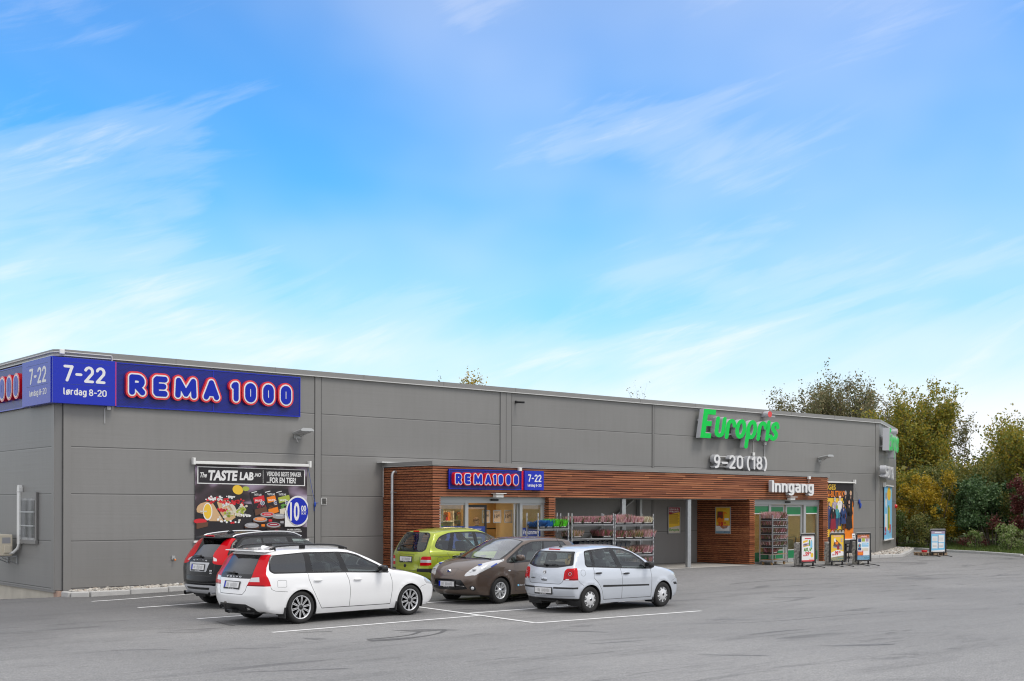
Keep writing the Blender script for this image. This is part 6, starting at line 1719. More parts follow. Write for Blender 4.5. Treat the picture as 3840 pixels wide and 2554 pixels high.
# ------------------------------------------------------------------ cars
def pchip_table(xs, ys, n=400):
    xs, ys = np.array(xs, float), np.array(ys, float)
    h = np.diff(xs); dl = np.diff(ys)/h
    m = np.zeros(len(xs))
    for i in range(1, len(xs)-1):
        if dl[i-1]*dl[i] > 0:
            w1, w2 = 2*h[i]+h[i-1], h[i]+2*h[i-1]
            m[i] = (w1+w2)/(w1/dl[i-1]+w2/dl[i])
    m[0], m[-1] = dl[0], dl[-1]
    q = np.linspace(xs[0], xs[-1], n)
    k = np.clip(np.searchsorted(xs, q, side='right')-1, 0, len(h)-1)
    t = (q-xs[k])/h[k]; H = h[k]
    y = (2*t**3-3*t**2+1)*ys[k]+(t**3-2*t**2+t)*H*m[k]+(-2*t**3+3*t**2)*ys[k+1]+(t**3-t**2)*H*m[k+1]
    return q, y
class CarGeo:
    def __init__(s, L, Wd, prof, sec, tail=(1.0, .10), nose=(1.3, .20), p=2.5, flare=.012, axles=(), ra=.36, zr=.32, bottom=None):
        s.L, s.W = L, Wd/2
        s.K = np.array(prof, float); s.T = len(prof)-1
        s.sz, s.sv = pchip_table([a for a, b in sec], [b for a, b in sec])
        s.tail, s.nose, s.p, s.flare, s.axles, s.ra, s.zr = tail, nose, p, flare, axles, ra, zr
        s.bottom = bottom
    def knot(s, t):
        t = np.clip(np.asarray(t, float), 0, s.T-1e-9)
        i = np.floor(t).astype(int); f = (t-i)[..., None]
        K = s.K
        p1, p2 = K[i], K[np.minimum(i+1, s.T)]
        p0, p3 = K[np.maximum(i-1, 0)], K[np.minimum(i+2, s.T)]
        # chord-scaled tangents keep uneven knots from overshooting
        d = lambda a, b: np.maximum(np.linalg.norm(a-b, axis=-1, keepdims=True), 1e-6)
        d01, d12, d23 = d(p0, p1), d(p1, p2), d(p2, p3)
        m1 = ((p1-p0)/d01*d12 + (p2-p1)/d12*d01)/(d01+d12)*d12
        m2 = ((p2-p1)/d12*d23 + (p3-p2)/d23*d12)/(d12+d23)*d12
        f2, f3 = f*f, f*f*f
        return (2*f3-3*f2+1)*p1+(f3-2*f2+f)*m1+(-2*f3+3*f2)*p2+(f3-f2)*m2
    def y(s, x, z):
        x, z = np.asarray(x, float), np.asarray(z, float)
        v = np.interp(z, s.sz, s.sv)
        xt, at = s.tail; xn, an = s.nose
        a = np.clip((xt-x)/xt, 0, 1.3); b = np.clip((x-(s.L-xn))/xn, 0, 1.3)
        pl = 1-at*a**2-an*b**2.2
        y = s.W*v*pl
        for ax in s.axles:
            r = np.hypot(x-ax, z-s.zr)
            y = y + s.flare*np.exp(-((r-s.ra-.015)/.055)**2)
        return y
    def over(s, t, v):
        k = s.knot(t); v = np.asarray(v, float)
        xc, zc, xe, ze = k[..., 0], k[..., 1], k[..., 2], k[..., 3]
        w = s.y(xe, ze); a = np.abs(v)**s.p
        return np.stack([xc+(xe-xc)*a, v*w, zc+(ze-zc)*a], -1)
    def t_at(s, y, val, axis, t0, t1, n=160):
        """knot parameter where the skin at half-breadth y has the given x (axis 0) or z (axis 2)"""
        ts = np.linspace(t0, t1, n)
        k = s.knot(ts); w = s.y(k[:, 2], k[:, 3]); v = np.clip(y/w, -1.25, 1.25)
        a = np.abs(v)**s.p
        q = k[:, 0]+(k[:, 2]-k[:, 0])*a if axis == 0 else k[:, 1]+(k[:, 3]-k[:, 1])*a
        dlt = q-val
        j = np.where(dlt[:-1]*dlt[1:] <= 0)[0]
        if len(j) == 0:
            i = int(np.argmin(np.abs(dlt))); return ts[i], v[i]
        i = j[0]; f = dlt[i]/(dlt[i]-dlt[i+1]) if dlt[i] != dlt[i+1] else 0
        return ts[i]+(ts[i+1]-ts[i])*f, v[i]+(v[i+1]-v[i])*f
    def skin(s, y, val, axis, t0, t1):
        t, v = s.t_at(y, val, axis, t0, t1)
        return s.over(t, v)
GEO = {}
# estate, white
GEO['estate'] = CarGeo(4.81, 1.86,
    [(.32, .22, .52, .22), (.10, .30, .34, .28), (.02, .42, .25, .42), (.0, .56, .22, .56), (.02, .66, .22, .66), (.055, .78, .22, .79), (.10, .93, .24, .94), (.14, 1.02, .27, 1.02), (.26, 1.20, .36, 1.19), (.37, 1.37, .46, 1.345),
     (.43, 1.435, .54, 1.385), (.60, 1.472, .70, 1.42), (1.2, 1.505, 1.25, 1.44), (1.9, 1.50, 1.93, 1.435), (2.40, 1.472, 2.37, 1.40), (2.80, 1.335, 2.74, 1.275), (3.15, 1.185, 3.08, 1.125), (3.47, 1.035, 3.38, .985),
     (3.80, .985, 3.78, .925), (4.20, .905, 4.18, .835), (4.52, .80, 4.43, .745), (4.70, .69, 4.56, .66), (4.79, .56, 4.62, .55), (4.81, .42, 4.62, .42), (4.78, .28, 4.57, .29), (4.68, .19, 4.44, .20)],
    [(.15, .90), (.30, .955), (.50, .985), (.70, 1.0), (.88, .988), (.97, .965), (1.0, .935), (1.2, .862), (1.38, .775), (1.46, .72)],
    tail=(1.1, .11), nose=(1.35, .21), axles=(1.05, 3.866), ra=.355, zr=.325, bottom=[(4.44, .20), (3.45, .175), (1.5, .175), (.52, .22)])
GEO['suv'] = CarGeo(4.63, 1.89,
    [(.30, .27, .50, .27), (.08, .36, .32, .36), (.01, .48, .24, .48), (.0, .62, .22, .62), (.03, .74, .22, .75), (.05, .86, .22, .88), (.09, 1.02, .24, 1.03), (.15, 1.12, .28, 1.13), (.31, 1.34, .40, 1.33), (.46, 1.53, .54, 1.50),
     (.52, 1.60, .62, 1.55), (.75, 1.65, .84, 1.60), (1.3, 1.685, 1.34, 1.62), (1.9, 1.68, 1.92, 1.61), (2.32, 1.645, 2.30, 1.57), (2.68, 1.48, 2.62, 1.42), (2.98, 1.31, 2.92, 1.25), (3.26, 1.16, 3.17, 1.11),
     (3.6, 1.11, 3.58, 1.05), (4.05, 1.02, 4.03, .95), (4.38, .91, 4.28, .85), (4.54, .78, 4.40, .74), (4.61, .62, 4.45, .61), (4.63, .46, 4.45, .46), (4.58, .30, 4.38, .31), (4.46, .23, 4.25, .24)],
    [(.2, .91), (.36, .965), (.58, .99), (.80, 1.0), (1.0, .985), (1.09, .96), (1.13, .93), (1.3, .86), (1.5, .77), (1.64, .70)],
    tail=(1.1, .12), nose=(1.3, .20), axles=(.95, 3.72), ra=.40, zr=.36, bottom=[(4.25, .24), (3.3, .25), (1.4, .25), (.50, .27)])
GEO['hatch'] = CarGeo(3.916, 1.65,
    [(.26, .25, .44, .25), (.07, .32, .27, .32), (.01, .42, .20, .42), (.0, .55, .17, .55), (.02, .61, .17, .62), (.035, .74, .18, .75), (.06, .90, .20, .91), (.10, 1.01, .23, 1.01), (.20, 1.17, .32, 1.16), (.30, 1.325, .41, 1.295),
     (.35, 1.375, .47, 1.325), (.52, 1.415, .62, 1.36), (1.0, 1.455, 1.05, 1.395), (1.6, 1.465, 1.62, 1.40), (2.02, 1.435, 2.0, 1.365), (2.36, 1.30, 2.30, 1.245), (2.66, 1.15, 2.59, 1.095), (2.95, 1.01, 2.86, .955),
     (3.2, .965, 3.17, .90), (3.5, .89, 3.47, .825), (3.73, .78, 3.64, .73), (3.84, .68, 3.71, .65), (3.905, .55, 3.75, .54), (3.915, .42, 3.76, .42), (3.90, .28, 3.73, .29), (3.80, .20, 3.62, .21)],
    [(.15, .92), (.30, .965), (.50, .99), (.68, 1.0), (.84, .985), (.94, .96), (.975, .93), (1.15, .865), (1.32, .785), (1.42, .73)],
    tail=(1.0, .11), nose=(1.15, .19), axles=(.66, 3.12), ra=.325, zr=.29, bottom=[(3.62, .21), (2.9, .19), (1.0, .19), (.44, .25)])
GEO['electric'] = CarGeo(4.445, 1.77,
    [(.26, .26, .44, .26), (.06, .36, .27, .36), (.0, .50, .18, .50), (.0, .66, .16, .66), (.03, .80, .17, .82), (.06, .95, .20, .96), (.12, 1.06, .25, 1.06), (.30, 1.26, .40, 1.24), (.42, 1.40, .52, 1.36),
     (.50, 1.47, .60, 1.42), (.75, 1.525, .82, 1.465), (1.3, 1.565, 1.33, 1.50), (1.9, 1.57, 1.92, 1.50), (2.40, 1.535, 2.36, 1.46), (2.80, 1.40, 2.70, 1.325), (3.20, 1.24, 3.05, 1.17), (3.60, 1.09, 3.36, 1.055),
     (3.82, 1.04, 3.62, 1.01), (4.05, .96, 3.90, .945), (4.24, .86, 4.08, .86), (4.36, .76, 4.18, .77), (4.425, .64, 4.23, .66), (4.445, .50, 4.24, .52), (4.43, .36, 4.20, .38), (4.36, .25, 4.10, .27), (4.22, .20, 3.98, .22)],
    [(.17, .92), (.30, .96), (.50, .985), (.70, 1.0), (.88, .99), (.99, .965), (1.03, .935), (1.2, .865), (1.38, .785), (1.52, .72)],
    tail=(1.0, .11), nose=(1.25, .20), axles=(.78, 3.48), ra=.345, zr=.315, bottom=[(3.98, .22), (3.1, .20), (1.2, .20), (.44, .26)])
GEO['mpv'] = CarGeo(4.169, 1.72,
    [(.28, .26, .46, .26), (.08, .34, .30, .34), (.01, .44, .24, .44), (.0, .56, .20, .57), (.03, .64, .20, .66), (.04, .80, .20, .81), (.06, .96, .22, .97), (.10, 1.06, .25, 1.06), (.22, 1.28, .36, 1.26), (.33, 1.46, .46, 1.42),
     (.40, 1.54, .53, 1.49), (.58, 1.585, .70, 1.53), (1.1, 1.63, 1.15, 1.565), (1.7, 1.635, 1.72, 1.57), (2.1, 1.60, 2.08, 1.53), (2.48, 1.45, 2.42, 1.39), (2.82, 1.27, 2.75, 1.21), (3.12, 1.09, 3.03, 1.04),
     (3.4, 1.03, 3.36, .975), (3.7, .94, 3.65, .885), (3.93, .82, 3.84, .78), (4.06, .70, 3.93, .67), (4.15, .56, 3.99, .55), (4.169, .42, 4.0, .42), (4.14, .29, 3.96, .30), (4.03, .21, 3.85, .22)],
    [(.16, .92), (.30, .965), (.52, .99), (.72, 1.0), (.92, .985), (1.02, .96), (1.06, .93), (1.25, .865), (1.42, .79), (1.60, .70)],
    tail=(1.0, .11), nose=(1.2, .20), axles=(.79, 3.37), ra=.335, zr=.30, bottom=[(3.85, .22), (3.1, .19), (1.1, .19), (.46, .26)])
glass_mat('car_glass', (0.60, 0.68, 0.66), 0.03)
glass_mat('car_glass_clear', (0.80, 0.90, 0.87), 0.03)
glass_mat('screen_glass', (0.78, 0.88, 0.86), 0.20)
glass_mat('car_glass_dark', (0.10, 0.115, 0.12), 0.06)
paint('paint_white', (0.84, 0.845, 0.85), 0.0, 0.3, 0.2)
paint('paint_black', (0.005, 0.0055, 0.007), 0.0, 0.22, 0.0, 0.12, 0.2)
paint('paint_green', (0.36, 0.43, 0.025), 0.3, 0.36, 0.3)
paint('paint_brown', (0.115, 0.080, 0.061), 0.5, 0.34, 0.25)
paint('paint_silver', (0.60, 0.64, 0.70), 0.35, 0.34, 0.2)
mat('seam', (0.05, 0.05, 0.052), 0.7)
mat('seam_soft', (0.20, 0.20, 0.21), 0.6)
mat('trim_black', (0.010, 0.010, 0.011), 0.22)
mat('lens_red', (0.56, 0.004, 0.010), 0.12, spec=0.25)
mat('lens_dark_red', (0.24, 0.004, 0.008), 0.12, spec=0.25)
mat('lens_clear', (0.62, 0.63, 0.64), 0.10, 0.2, coat=1.0)
mat('lens_amber', (0.45, 0.16, 0.06), 0.12, coat=1.0)
mat('chrome', (0.72, 0.72, 0.73), 0.08, 1.0)
mat('alloy', (0.74, 0.75, 0.76), 0.28, 0.6)
mat('alloy_dark', (0.012, 0.012, 0.013), 0.35, 0.0)
mat('hubcap', (0.66, 0.67, 0.68), 0.36, 0.25)
mat('brake', (0.09, 0.085, 0.08), 0.55, 0.4)
mat('interior_dark', (0.030, 0.031, 0.033), 0.8)
mat('interior_mid', (0.10, 0.10, 0.105), 0.85)
mat('interior_pale', (0.30, 0.30, 0.29), 0.85)
mat('lining_grey', (0.34, 0.35, 0.34), 0.9)
mat('plate_white', (0.74, 0.74, 0.74), 0.4)
mat('plate_smudge', (0.50, 0.50, 0.50), 0.5)

def pip(P, poly):
    """points in polygon, vectorised"""
    x, y = P[:, 0], P[:, 1]; ins = np.zeros(len(P), bool)
    n = len(poly); j = n-1
    for i in range(n):
        xi, yi = poly[i]; xj, yj = poly[j]
        if yi != yj:
            c = ((yi > y) != (yj > y)) & (x < (xj-xi)*(y-yi)/(yj-yi)+xi)
            ins ^= c
        j = i
    return ins
def dense(poly, step, closed=True):
    out = []; n = len(poly)
    for i in range(n if closed else n-1):
        a, b = np.array(poly[i], float), np.array(poly[(i+1) % n], float)
        k = max(1, int(np.linalg.norm(b-a)/step))
        out += [tuple(a+(b-a)*q/k) for q in range(k)]
    if not closed: out.append(tuple(poly[-1]))
    return out
def smooth_poly(poly, n=5, closed=True):
    """Catmull-Rom through the corners, for rounded outlines"""
    P = [np.array(p, float) for p in poly]; N = len(P); out = []
    for i in range(N if closed else N-1):
        p1, p2 = P[i], P[(i+1) % N]
        p0 = P[i-1] if closed or i > 0 else p1; p3 = P[(i+2) % N] if closed or i+2 < N else p2
        for k in range(n):
            t = k/n; out.append(tuple(.5*((2*p1)+(p2-p0)*t+(2*p0-5*p1+4*p2-p3)*t*t+(3*p1-p0-3*p2+p3)*t**3)))
    if not closed: out.append(tuple(P[-1]))
    return out
def round_poly(poly, r=.03, n=4):
    out = []; N = len(poly)
    for i in range(N):
        p = np.array(poly[i], float); a = np.array(poly[i-1], float)-p; b = np.array(poly[(i+1) % N], float)-p
        la, lb = np.linalg.norm(a), np.linalg.norm(b)
        if min(la, lb) < 1e-9: out.append(tuple(p)); continue
        q = min(r, la*.45, lb*.45)
        A, B_ = p+a/la*q, p+b/lb*q
        for k in range(n+1):
            t = k/n; out.append(tuple((1-t)**2*A+2*t*(1-t)*p+t*t*B_))
    return out
def buffer_line(line, w):
    P = [np.array(p, float) for p in line]; L, Rr = [], []
    for i, p in enumerate(P):
        t = P[min(i+1, len(P)-1)]-P[max(i-1, 0)]; t = t/max(np.linalg.norm(t), 1e-9); nn = np.array([-t[1], t[0]])*w/2
        L.append(tuple(p+nn)); Rr.append(tuple(p-nn))
    return L+Rr[::-1]
def cdt_cells(boundary, polys, grid):
    """triangulate a 2-D region so that every polygon edge is an edge of the mesh"""
    V, E = [], []
    for pl in [boundary]+polys:
        o = len(V); V += [Vector((float(p[0]), float(p[1]))) for p in pl]
        E += [(o+i, o+(i+1) % len(pl)) for i in range(len(pl))]
    V += [Vector((float(p[0]), float(p[1]))) for p in grid]
    r_ = delaunay_2d_cdt(V, E, [], 0, 1e-6)
    P = np.array([(p[0], p[1]) for p in r_[0]]); F = np.array([list(f) for f in r_[2]])
    C = P[F].mean(1)
    ok = pip(C, boundary)
    return P, F[ok], C[ok]
def add_skin(store, key, m, P3, N3, tri):
    d = store.setdefault(key, dict(v=[], n=[], f=[], m=[]))
    o = len(d['v']); used = np.unique(tri); mp = {int(i): o+k for k, i in enumerate(used)}
    d['v'] += [tuple(P3[i]) for i in used]; d['n'] += [tuple(N3[i]) for i in used]
    for t in tri: d['f'].append(tuple(mp[int(i)] for i in t)); d['m'].append(m)
def skin_object(name, d, parent):
    me = bpy.data.meshes.new(name)
    me.from_pydata(d['v'], [], d['f'])
    ms = []
    for m_ in d['m']:
        if m_ not in ms: ms.append(m_)
    for m_ in ms: me.materials.append(MATS[m_])
    me.polygons.foreach_set('material_index', [ms.index(m_) for m_ in d['m']])
    me.polygons.foreach_set('use_smooth', [True]*len(d['f']))
    me.update()
    me.normals_split_custom_set_from_vertices([Vector(n_).normalized() for n_ in d['n']])
    o = bpy.data.objects.new(name, me); col.objects.link(o); o.parent = parent
    return o

def build_skin(g, spec, root):
    """side skins (left and right) and the over skin (tail, roof, glass, bonnet, nose) of one car"""
    store = {}; P_ = spec['paint']
    ts = np.unique(np.concatenate([np.linspace(i, i+1, 7) for i in range(g.T)]))
    K = g.knot(ts)
    Eb = [(a, b) for a, b in K[:, 2:4]]
    bot = dense(list(reversed(list(reversed(g.bottom)))), .12, False)
    boundary = Eb+[p for p in bot if True][1:-1]
    boundary = [p for i, p in enumerate(boundary) if i == 0 or np.hypot(p[0]-boundary[i-1][0], p[1]-boundary[i-1][1]) > 1e-5]
    x0, x1 = min(p[0] for p in boundary), max(p[0] for p in boundary)
    arches = [[(ax+g.ra*math.cos(q), g.zr+g.ra*math.sin(q)) for q in np.linspace(0, 2*math.pi, 41)[:-1]] for ax in g.axles]
    lips = [[(ax+(g.ra+.03)*math.cos(q), g.zr+(g.ra+.03)*math.sin(q)) for q in np.linspace(0, 2*math.pi, 41)[:-1]] for ax in g.axles] if spec.get('arch_lip') else []
    feats = []
    for tag_, pl in spec['side']: feats.append((tag_, dense(pl, .05)))
    for ln, w in spec['side_seams']: feats.append(('seam', buffer_line(dense(ln, .05, False), w)))
    for lp in lips: feats.append((spec['arch_lip'], lp))
    grid = [(x, z) for x in np.arange(x0, x1, .075) for z in list(np.arange(.2, 1.7, .06))+[spec['belt']-.02, spec['belt'], spec['belt']+.02]]
    P, F, C = cdt_cells(boundary, [f for _, f in feats]+arches, grid)
    lab = np.array(['paint']*len(F), dtype=object)
    for tag_, pl in feats: lab[pip(C, pl)] = tag_
    lab[np.isin(lab, ['rdoor', 'fdoor']) & (C[:, 1] > spec['belt']-.002)] = 'paint'
    dead = np.zeros(len(F), bool)
    for ax in g.axles: dead |= np.hypot(C[:, 0]-ax, C[:, 1]-g.zr) < g.ra
    y = g.y(P[:, 0], P[:, 1]); e = 2e-3
    dx = (g.y(P[:, 0]+e, P[:, 1])-g.y(P[:, 0]-e, P[:, 1]))/(2*e); dz = (g.y(P[:, 0], P[:, 1]+e)-g.y(P[:, 0], P[:, 1]-e))/(2*e)
    N = np.stack([-dx, np.ones_like(dx), -dz], 1); N /= np.linalg.norm(N, axis=1, keepdims=True)
    # the over skin's normals along the shared edge
    def over_n(t, v):
        a = g.over(np.clip(t+1e-3, 0, g.T), v)-g.over(np.clip(t-1e-3, 0, g.T), v); b = g.over(t, v+1e-3)-g.over(t, v-1e-3)
        n_ = np.cross(a, b); n_ /= np.maximum(np.linalg.norm(n_, axis=-1, keepdims=True), 1e-9); return n_
    tt = np.linspace(0, g.T, 700); Ke = g.knot(tt)[:, 2:4]; On = over_n(tt, np.ones_like(tt))
    dE = np.full(len(P), 9.0); jE = np.zeros(len(P), int)
    for s0 in range(0, len(P), 500):
        dd = np.hypot(P[s0:s0+500, None, 0]-Ke[None, :, 0], P[s0:s0+500, None, 1]-Ke[None, :, 1]); jE[s0:s0+500] = dd.argmin(1); dE[s0:s0+500] = dd.min(1)
    w = np.clip(1-dE/.055, 0, 1)[:, None]**1.5*.5
    Nb = N*(1-w)+On[jE]*w
    groups = spec['parts']
    cab = spec['cabin']
    for sgn in (1, -1):
        P3 = np.stack([P[:, 0], sgn*y, P[:, 1]], 1); N3 = Nb*np.array([1, sgn, 1])
        for tag_ in set(lab):
            sel = (lab == tag_) & ~dead
            if not sel.any(): continue
            nm, m_ = groups.get(tag_, ('body', P_))[:2]
            if m_ == 'paint': m_ = P_
            tri = F[sel] if sgn < 0 else F[sel][:, ::-1]
            add_skin(store, (nm, sgn if nm != 'body' else 0, tag_ if nm != 'body' and groups.get(tag_, (0, 0, ''))[2:] == () else ''), m_, P3, N3, tri)
        # inner lining of the cabin
        sel = ~dead & np.isin(lab, [q for q in set(lab) if groups.get(q, ('body', 0))[0] not in ('side_window',)]) & (C[:, 0] > cab[0]) & (C[:, 0] < cab[1]) & (C[:, 1] > .35)
        add_skin(store, ('lining', 0, ''), spec.get('lining', 'interior_dark'), P3-N3*.03, -N3, F[sel])
    # ---- over skin
    tab = np.linspace(0, g.T, 1200); kk = g.knot(tab); s_ = np.concatenate([[0], np.cumsum(np.hypot(np.diff(kk[:, 0]), np.diff(kk[:, 1])))])
    t2s = lambda t: np.interp(t, tab, s_); s2t = lambda s: np.interp(s, s_, tab)
    boundary = [(t2s(t), .8) for t in ts]+[(s_[-1], v) for v in np.linspace(.8, -.8, 17)[1:-1]]+[(t2s(t), -.8) for t in ts[::-1]]+[(0, v) for v in np.linspace(-.8, .8, 17)[1:-1]]
    feats = []
    def conv(pl, mode):
        out = []
        for p in pl:
            if mode[0] == 'tv': t, v = p
            else:
                axis = 2 if mode[0] == 'yz' else 0
                t, v = g.t_at(p[0], p[1], axis, mode[1], mode[2])
            out.append((float(t2s(t)), float(v)*.8))
        return out
    for tag_, mode, pl in spec['over']:
        for q in ((pl, [(a, -b) if mode[0] == 'tv' else (-a, b) for a, b in pl]) if tag_.endswith('*') else (pl,)):
            feats.append((tag_.rstrip('*'), conv(dense(q, .05), mode)))
    for mode, ln, w_ in spec['over_seams']:
        feats.append(('seam', buffer_line(conv(dense(ln, .05, False), mode), w_)))
    grid = [(s, v*.8) for s in np.arange(.02, s_[-1], .055) for v in np.linspace(-.96, .96, 25)]
    P, F, C = cdt_cells(boundary, [f for _, f in feats], grid)
    lab = np.array(['paint']*len(F), dtype=object)
    for tag_, pl in feats: lab[pip(C, pl)] = tag_
    t = s2t(P[:, 0]); v = P[:, 1]/.8
    P3 = g.over(t, v); N3 = over_n(t, v)
    ye = np.sign(v); k = g.knot(t)
    dx = (g.y(k[:, 2]+e, k[:, 3])-g.y(k[:, 2]-e, k[:, 3]))/(2*e); dz = (g.y(k[:, 2], k[:, 3]+e)-g.y(k[:, 2], k[:, 3]-e))/(2*e)
    Ns = np.stack([-dx, ye, -dz], 1); Ns /= np.maximum(np.linalg.norm(Ns, axis=1, keepdims=True), 1e-9)
    w = np.clip((np.abs(v)-.93)/.07, 0, 1)[:, None]**1.5*.5
    N3 = N3*(1-w)+Ns*w
    for tag_ in set(lab):
        nm, m_ = groups.get(tag_, ('body', P_))[:2]
        if m_ == 'paint': m_ = P_
        for sgn in ((1, -1) if nm in ('tail_light', 'headlight', 'reflector') else (0,)):
            sel = lab == tag_
            if sgn: sel &= np.sign(C[:, 1]) == sgn
            if sel.any(): add_skin(store, (nm, sgn, ''), m_, P3, N3, F[sel])
    Cx = P3[F].mean(1)
    sel = np.isin(lab, [q for q in set(lab) if groups.get(q, ('body', 0))[0] not in ('windscreen', 'rear_window')]) & (Cx[:, 0] > cab[0]-.3) & (Cx[:, 0] < cab[1]) & (Cx[:, 2] > .6)
    add_skin(store, ('lining', 0, ''), spec.get('lining', 'interior_dark'), P3-N3*.03, -N3, F[sel][:, ::-1])
    for key, d in store.items(): skin_object(key[0], d, root)

def wheel(root, x, y, side, rad, width, rim_r, style):
    w = bpy.data.objects.new('wheel', None); col.objects.link(w); w.parent = root; w.location = (x, y, rad)
    M = Matrix.Rotation(R(90) if side < 0 else R(-90), 4, 'X') @ Matrix.Rotation(R(11), 4, 'Z')
    h = width/2
    t = MB()
    t.lathe([(rim_r-.012, -h*.8), (rim_r+.01, -h*.97), (rad-.04, -h), (rad-.012, -h*.86), (rad, -h*.6), (rad, h*.6), (rad-.012, h*.86), (rad-.04, h), (rim_r+.03, h*.99), (rim_r+.008, h*.93), (rim_r-.008, h*.86)], 'rubber', M, 40)
    for q in (-.45, 0, .45): t.lathe([(rad+.001, h*q-.006), (rad+.0012, h*q+.006)], 'black_paint', M, 40)
    t.build('tyre', w)
    rm = MB()
    face = h*.80
    dark = style == 'twin'
    rm.lathe([(rim_r-.006, -h*.8), (rim_r-.03, -h*.6), (rim_r-.03, h*.3), (rim_r-.012, h*.8)], 'alloy_dark' if dark else 'alloy', M, 36)
    rm.lathe([(0, -h*.05), (rim_r-.03, -h*.05)], 'black_paint', M, 24)
    if not dark: rm.lathe([(.02, h*.1), (rim_r*.62, h*.1), (rim_r*.62, -h*.02)], 'brake', M, 24)
    if style == 'cap':
        rm.lathe([(0, face+.028), (.04, face+.027), (.10, face+.02), (rim_r*.62, face+.012), (rim_r*.90, face-.004), (rim_r+.004, face+.004), (rim_r+.01, face-.012)], 'hubcap', M, 36)
        for k in range(9):
            a = 2*math.pi*k/9
            for da in (-.115, .115):
                R2 = M @ Matrix.Rotation(a+da, 4, 'Z')
                pts = [(rim_r*.66, -.005), (rim_r*.78, -.011), (rim_r*.93, -.013), (rim_r*.93, .013), (rim_r*.78, .011), (rim_r*.66, .005)]
                hh = [face+.0145, face+.0085, face+.001]
                z_ = lambda r_: np.interp(r_/rim_r, [.60, .62, .90, 1.0], [face+.0135, face+.0135, face-.001, face+.006])
                rm.add([tuple(R2 @ Vector((p[0], p[1], float(z_(p[0]))+.0015))) for p in pts], [tuple(range(6))], 'black_paint')
        rm.lathe([(0, face+.032), (.034, face+.031), (.038, face+.026)], 'chrome', M, 18)
        rm.lathe([(0, face+.0335), (.026, face+.033)], 'black_paint', M, 18)
    else:
        rm.lathe([(rim_r-.024, face-.03), (rim_r-.020, face+.004), (rim_r-.004, face+.010), (rim_r+.006, face+.0), (rim_r+.006, face-.02)], 'alloy', M, 40)
        rm.lathe([(0, face-.002), (.05, face-.004), (.062, face-.02), (.062, face-.06)], 'alloy_dark' if dark else 'alloy', M, 24)
        rm.lathe([(0, face+.004), (.028, face+.003), (.031, face-.003)], 'chrome' if not dark else 'alloy_dark', M, 18)
        n = 10
        for k in range(n):
            a = 2*math.pi*k/n
            if style == 'twin':
                R2 = M @ Matrix.Rotation(a, 4, 'Z')
                rm.box(.05, rim_r-.018, -.020, .020, face-.05, face-.006, 'alloy_dark', R2)
                for q in (-1, 1):
                    rm.add([tuple(R2 @ Vector(p)) for p in [(.050, q*.003, face-.004), (.050, q*.014, face-.004), (rim_r-.014, q*.022, face+.001), (rim_r-.014, q*.007, face+.001)]], [(0, 1, 2, 3)], 'alloy')
            else:
                a2 = 2*math.pi*(k//2)/5+(-1 if k % 2 else 1)*.24
                R2 = M @ Matrix.Rotation(a2, 4, 'Z')
                sk = (-1 if k % 2 else 1)*.030
                vs = [(.045, -.013-sk*.3, face-.012), (.045, .013-sk*.3, face-.012), (rim_r-.016, .010+sk*.2, face+.001), (rim_r-.016, -.010+sk*.2, face+.001)]
                vs += [(p[0], p[1]*1.5, p[2]-.05) for p in vs]
                rm.add([tuple(R2 @ Vector(p)) for p in vs], [(0, 1, 2, 3), (0, 4, 5, 1), (1, 5, 6, 2), (2, 6, 7, 3), (3, 7, 4, 0)], 'alloy')
        for k in range(5):
            a = 2*math.pi*(k+.5)/5
            rm.lathe([(0, face-.004), (.008, face-.004), (.009, face-.012)], 'alloy' if dark else 'black_paint', M @ Matrix.Rotation(a, 4, 'Z') @ Matrix.Translation((.047, 0, 0)), 8)
    rm.build('rim', w)
    return w

def seat(root, x, y, z, mat_, w=.50, back=.62, head=True, lean=14):
    m_ = MB(); M = Matrix.Translation((x, y, z))
    m_.bbox(-.26, .26, -w/2, w/2, -.02, .14, mat_, .04, M)
    B = M @ Matrix.Translation((-.24, 0, .10)) @ Matrix.Rotation(R(-lean), 4, 'Y')
    m_.bbox(-.07, .07, -w/2, w/2, 0, back, mat_, .045, B)
    if head:
        for hy in ([0] if w < .8 else [-w*.3, w*.3]):
            m_.ellipsoid((0, hy, back+.13), (.055, .135, .105), mat_, 12, 8, B, .75)
            for q in (-.05, .05): m_.tube([tuple(B @ Vector((0, hy+q, back-.02))), tuple(B @ Vector((0, hy+q, back+.06)))], .008, 'chrome', 5)
    m_.build('seat', root)

def plate(root, x, y, z, yaw, lean, eu=True, holder=True, w=.50, frame_txt=None):
    """number plate with its characters blurred out to grey blocks, as in the photograph"""
    M = Matrix.Translation((x, y, z)) @ Matrix.Rotation(yaw, 4, 'Z') @ Matrix.Rotation(lean, 4, 'X')
    m_ = MB()
    m_.bbox(-w/2-.022, w/2+.022, -.004, .014, -.085, .075, 'black_plastic', .005, M)
    m_.box(-w/2, w/2, -.009, -.0045, -.055, .060, 'plate_white', M)
    if eu: m_.box(-w/2, -w/2+.05, -.0105, -.0092, -.055, .060, 'sign_blue', M)
    r_ = random.Random(int((x+y)*1000) % 97)
    for k in range(9):
        q = -w/2+.085+k*(w-.13)/9
        if k != 2: m_.box(q, q+.036, -.0105, -.0092, -.035+r_.uniform(-.01, .01), .035+r_.uniform(-.01, .012), 'plate_smudge', M)
    for k in range(3): m_.box(-.10+k*.07, -.05+k*.07, -.0055, -.0042, -.077, -.067, 'plate_white', M)
    m_.build('number_plate', root)
TAILW = lambda: R(-90)   # local +x of a rear-facing plane is the car's right (-y)

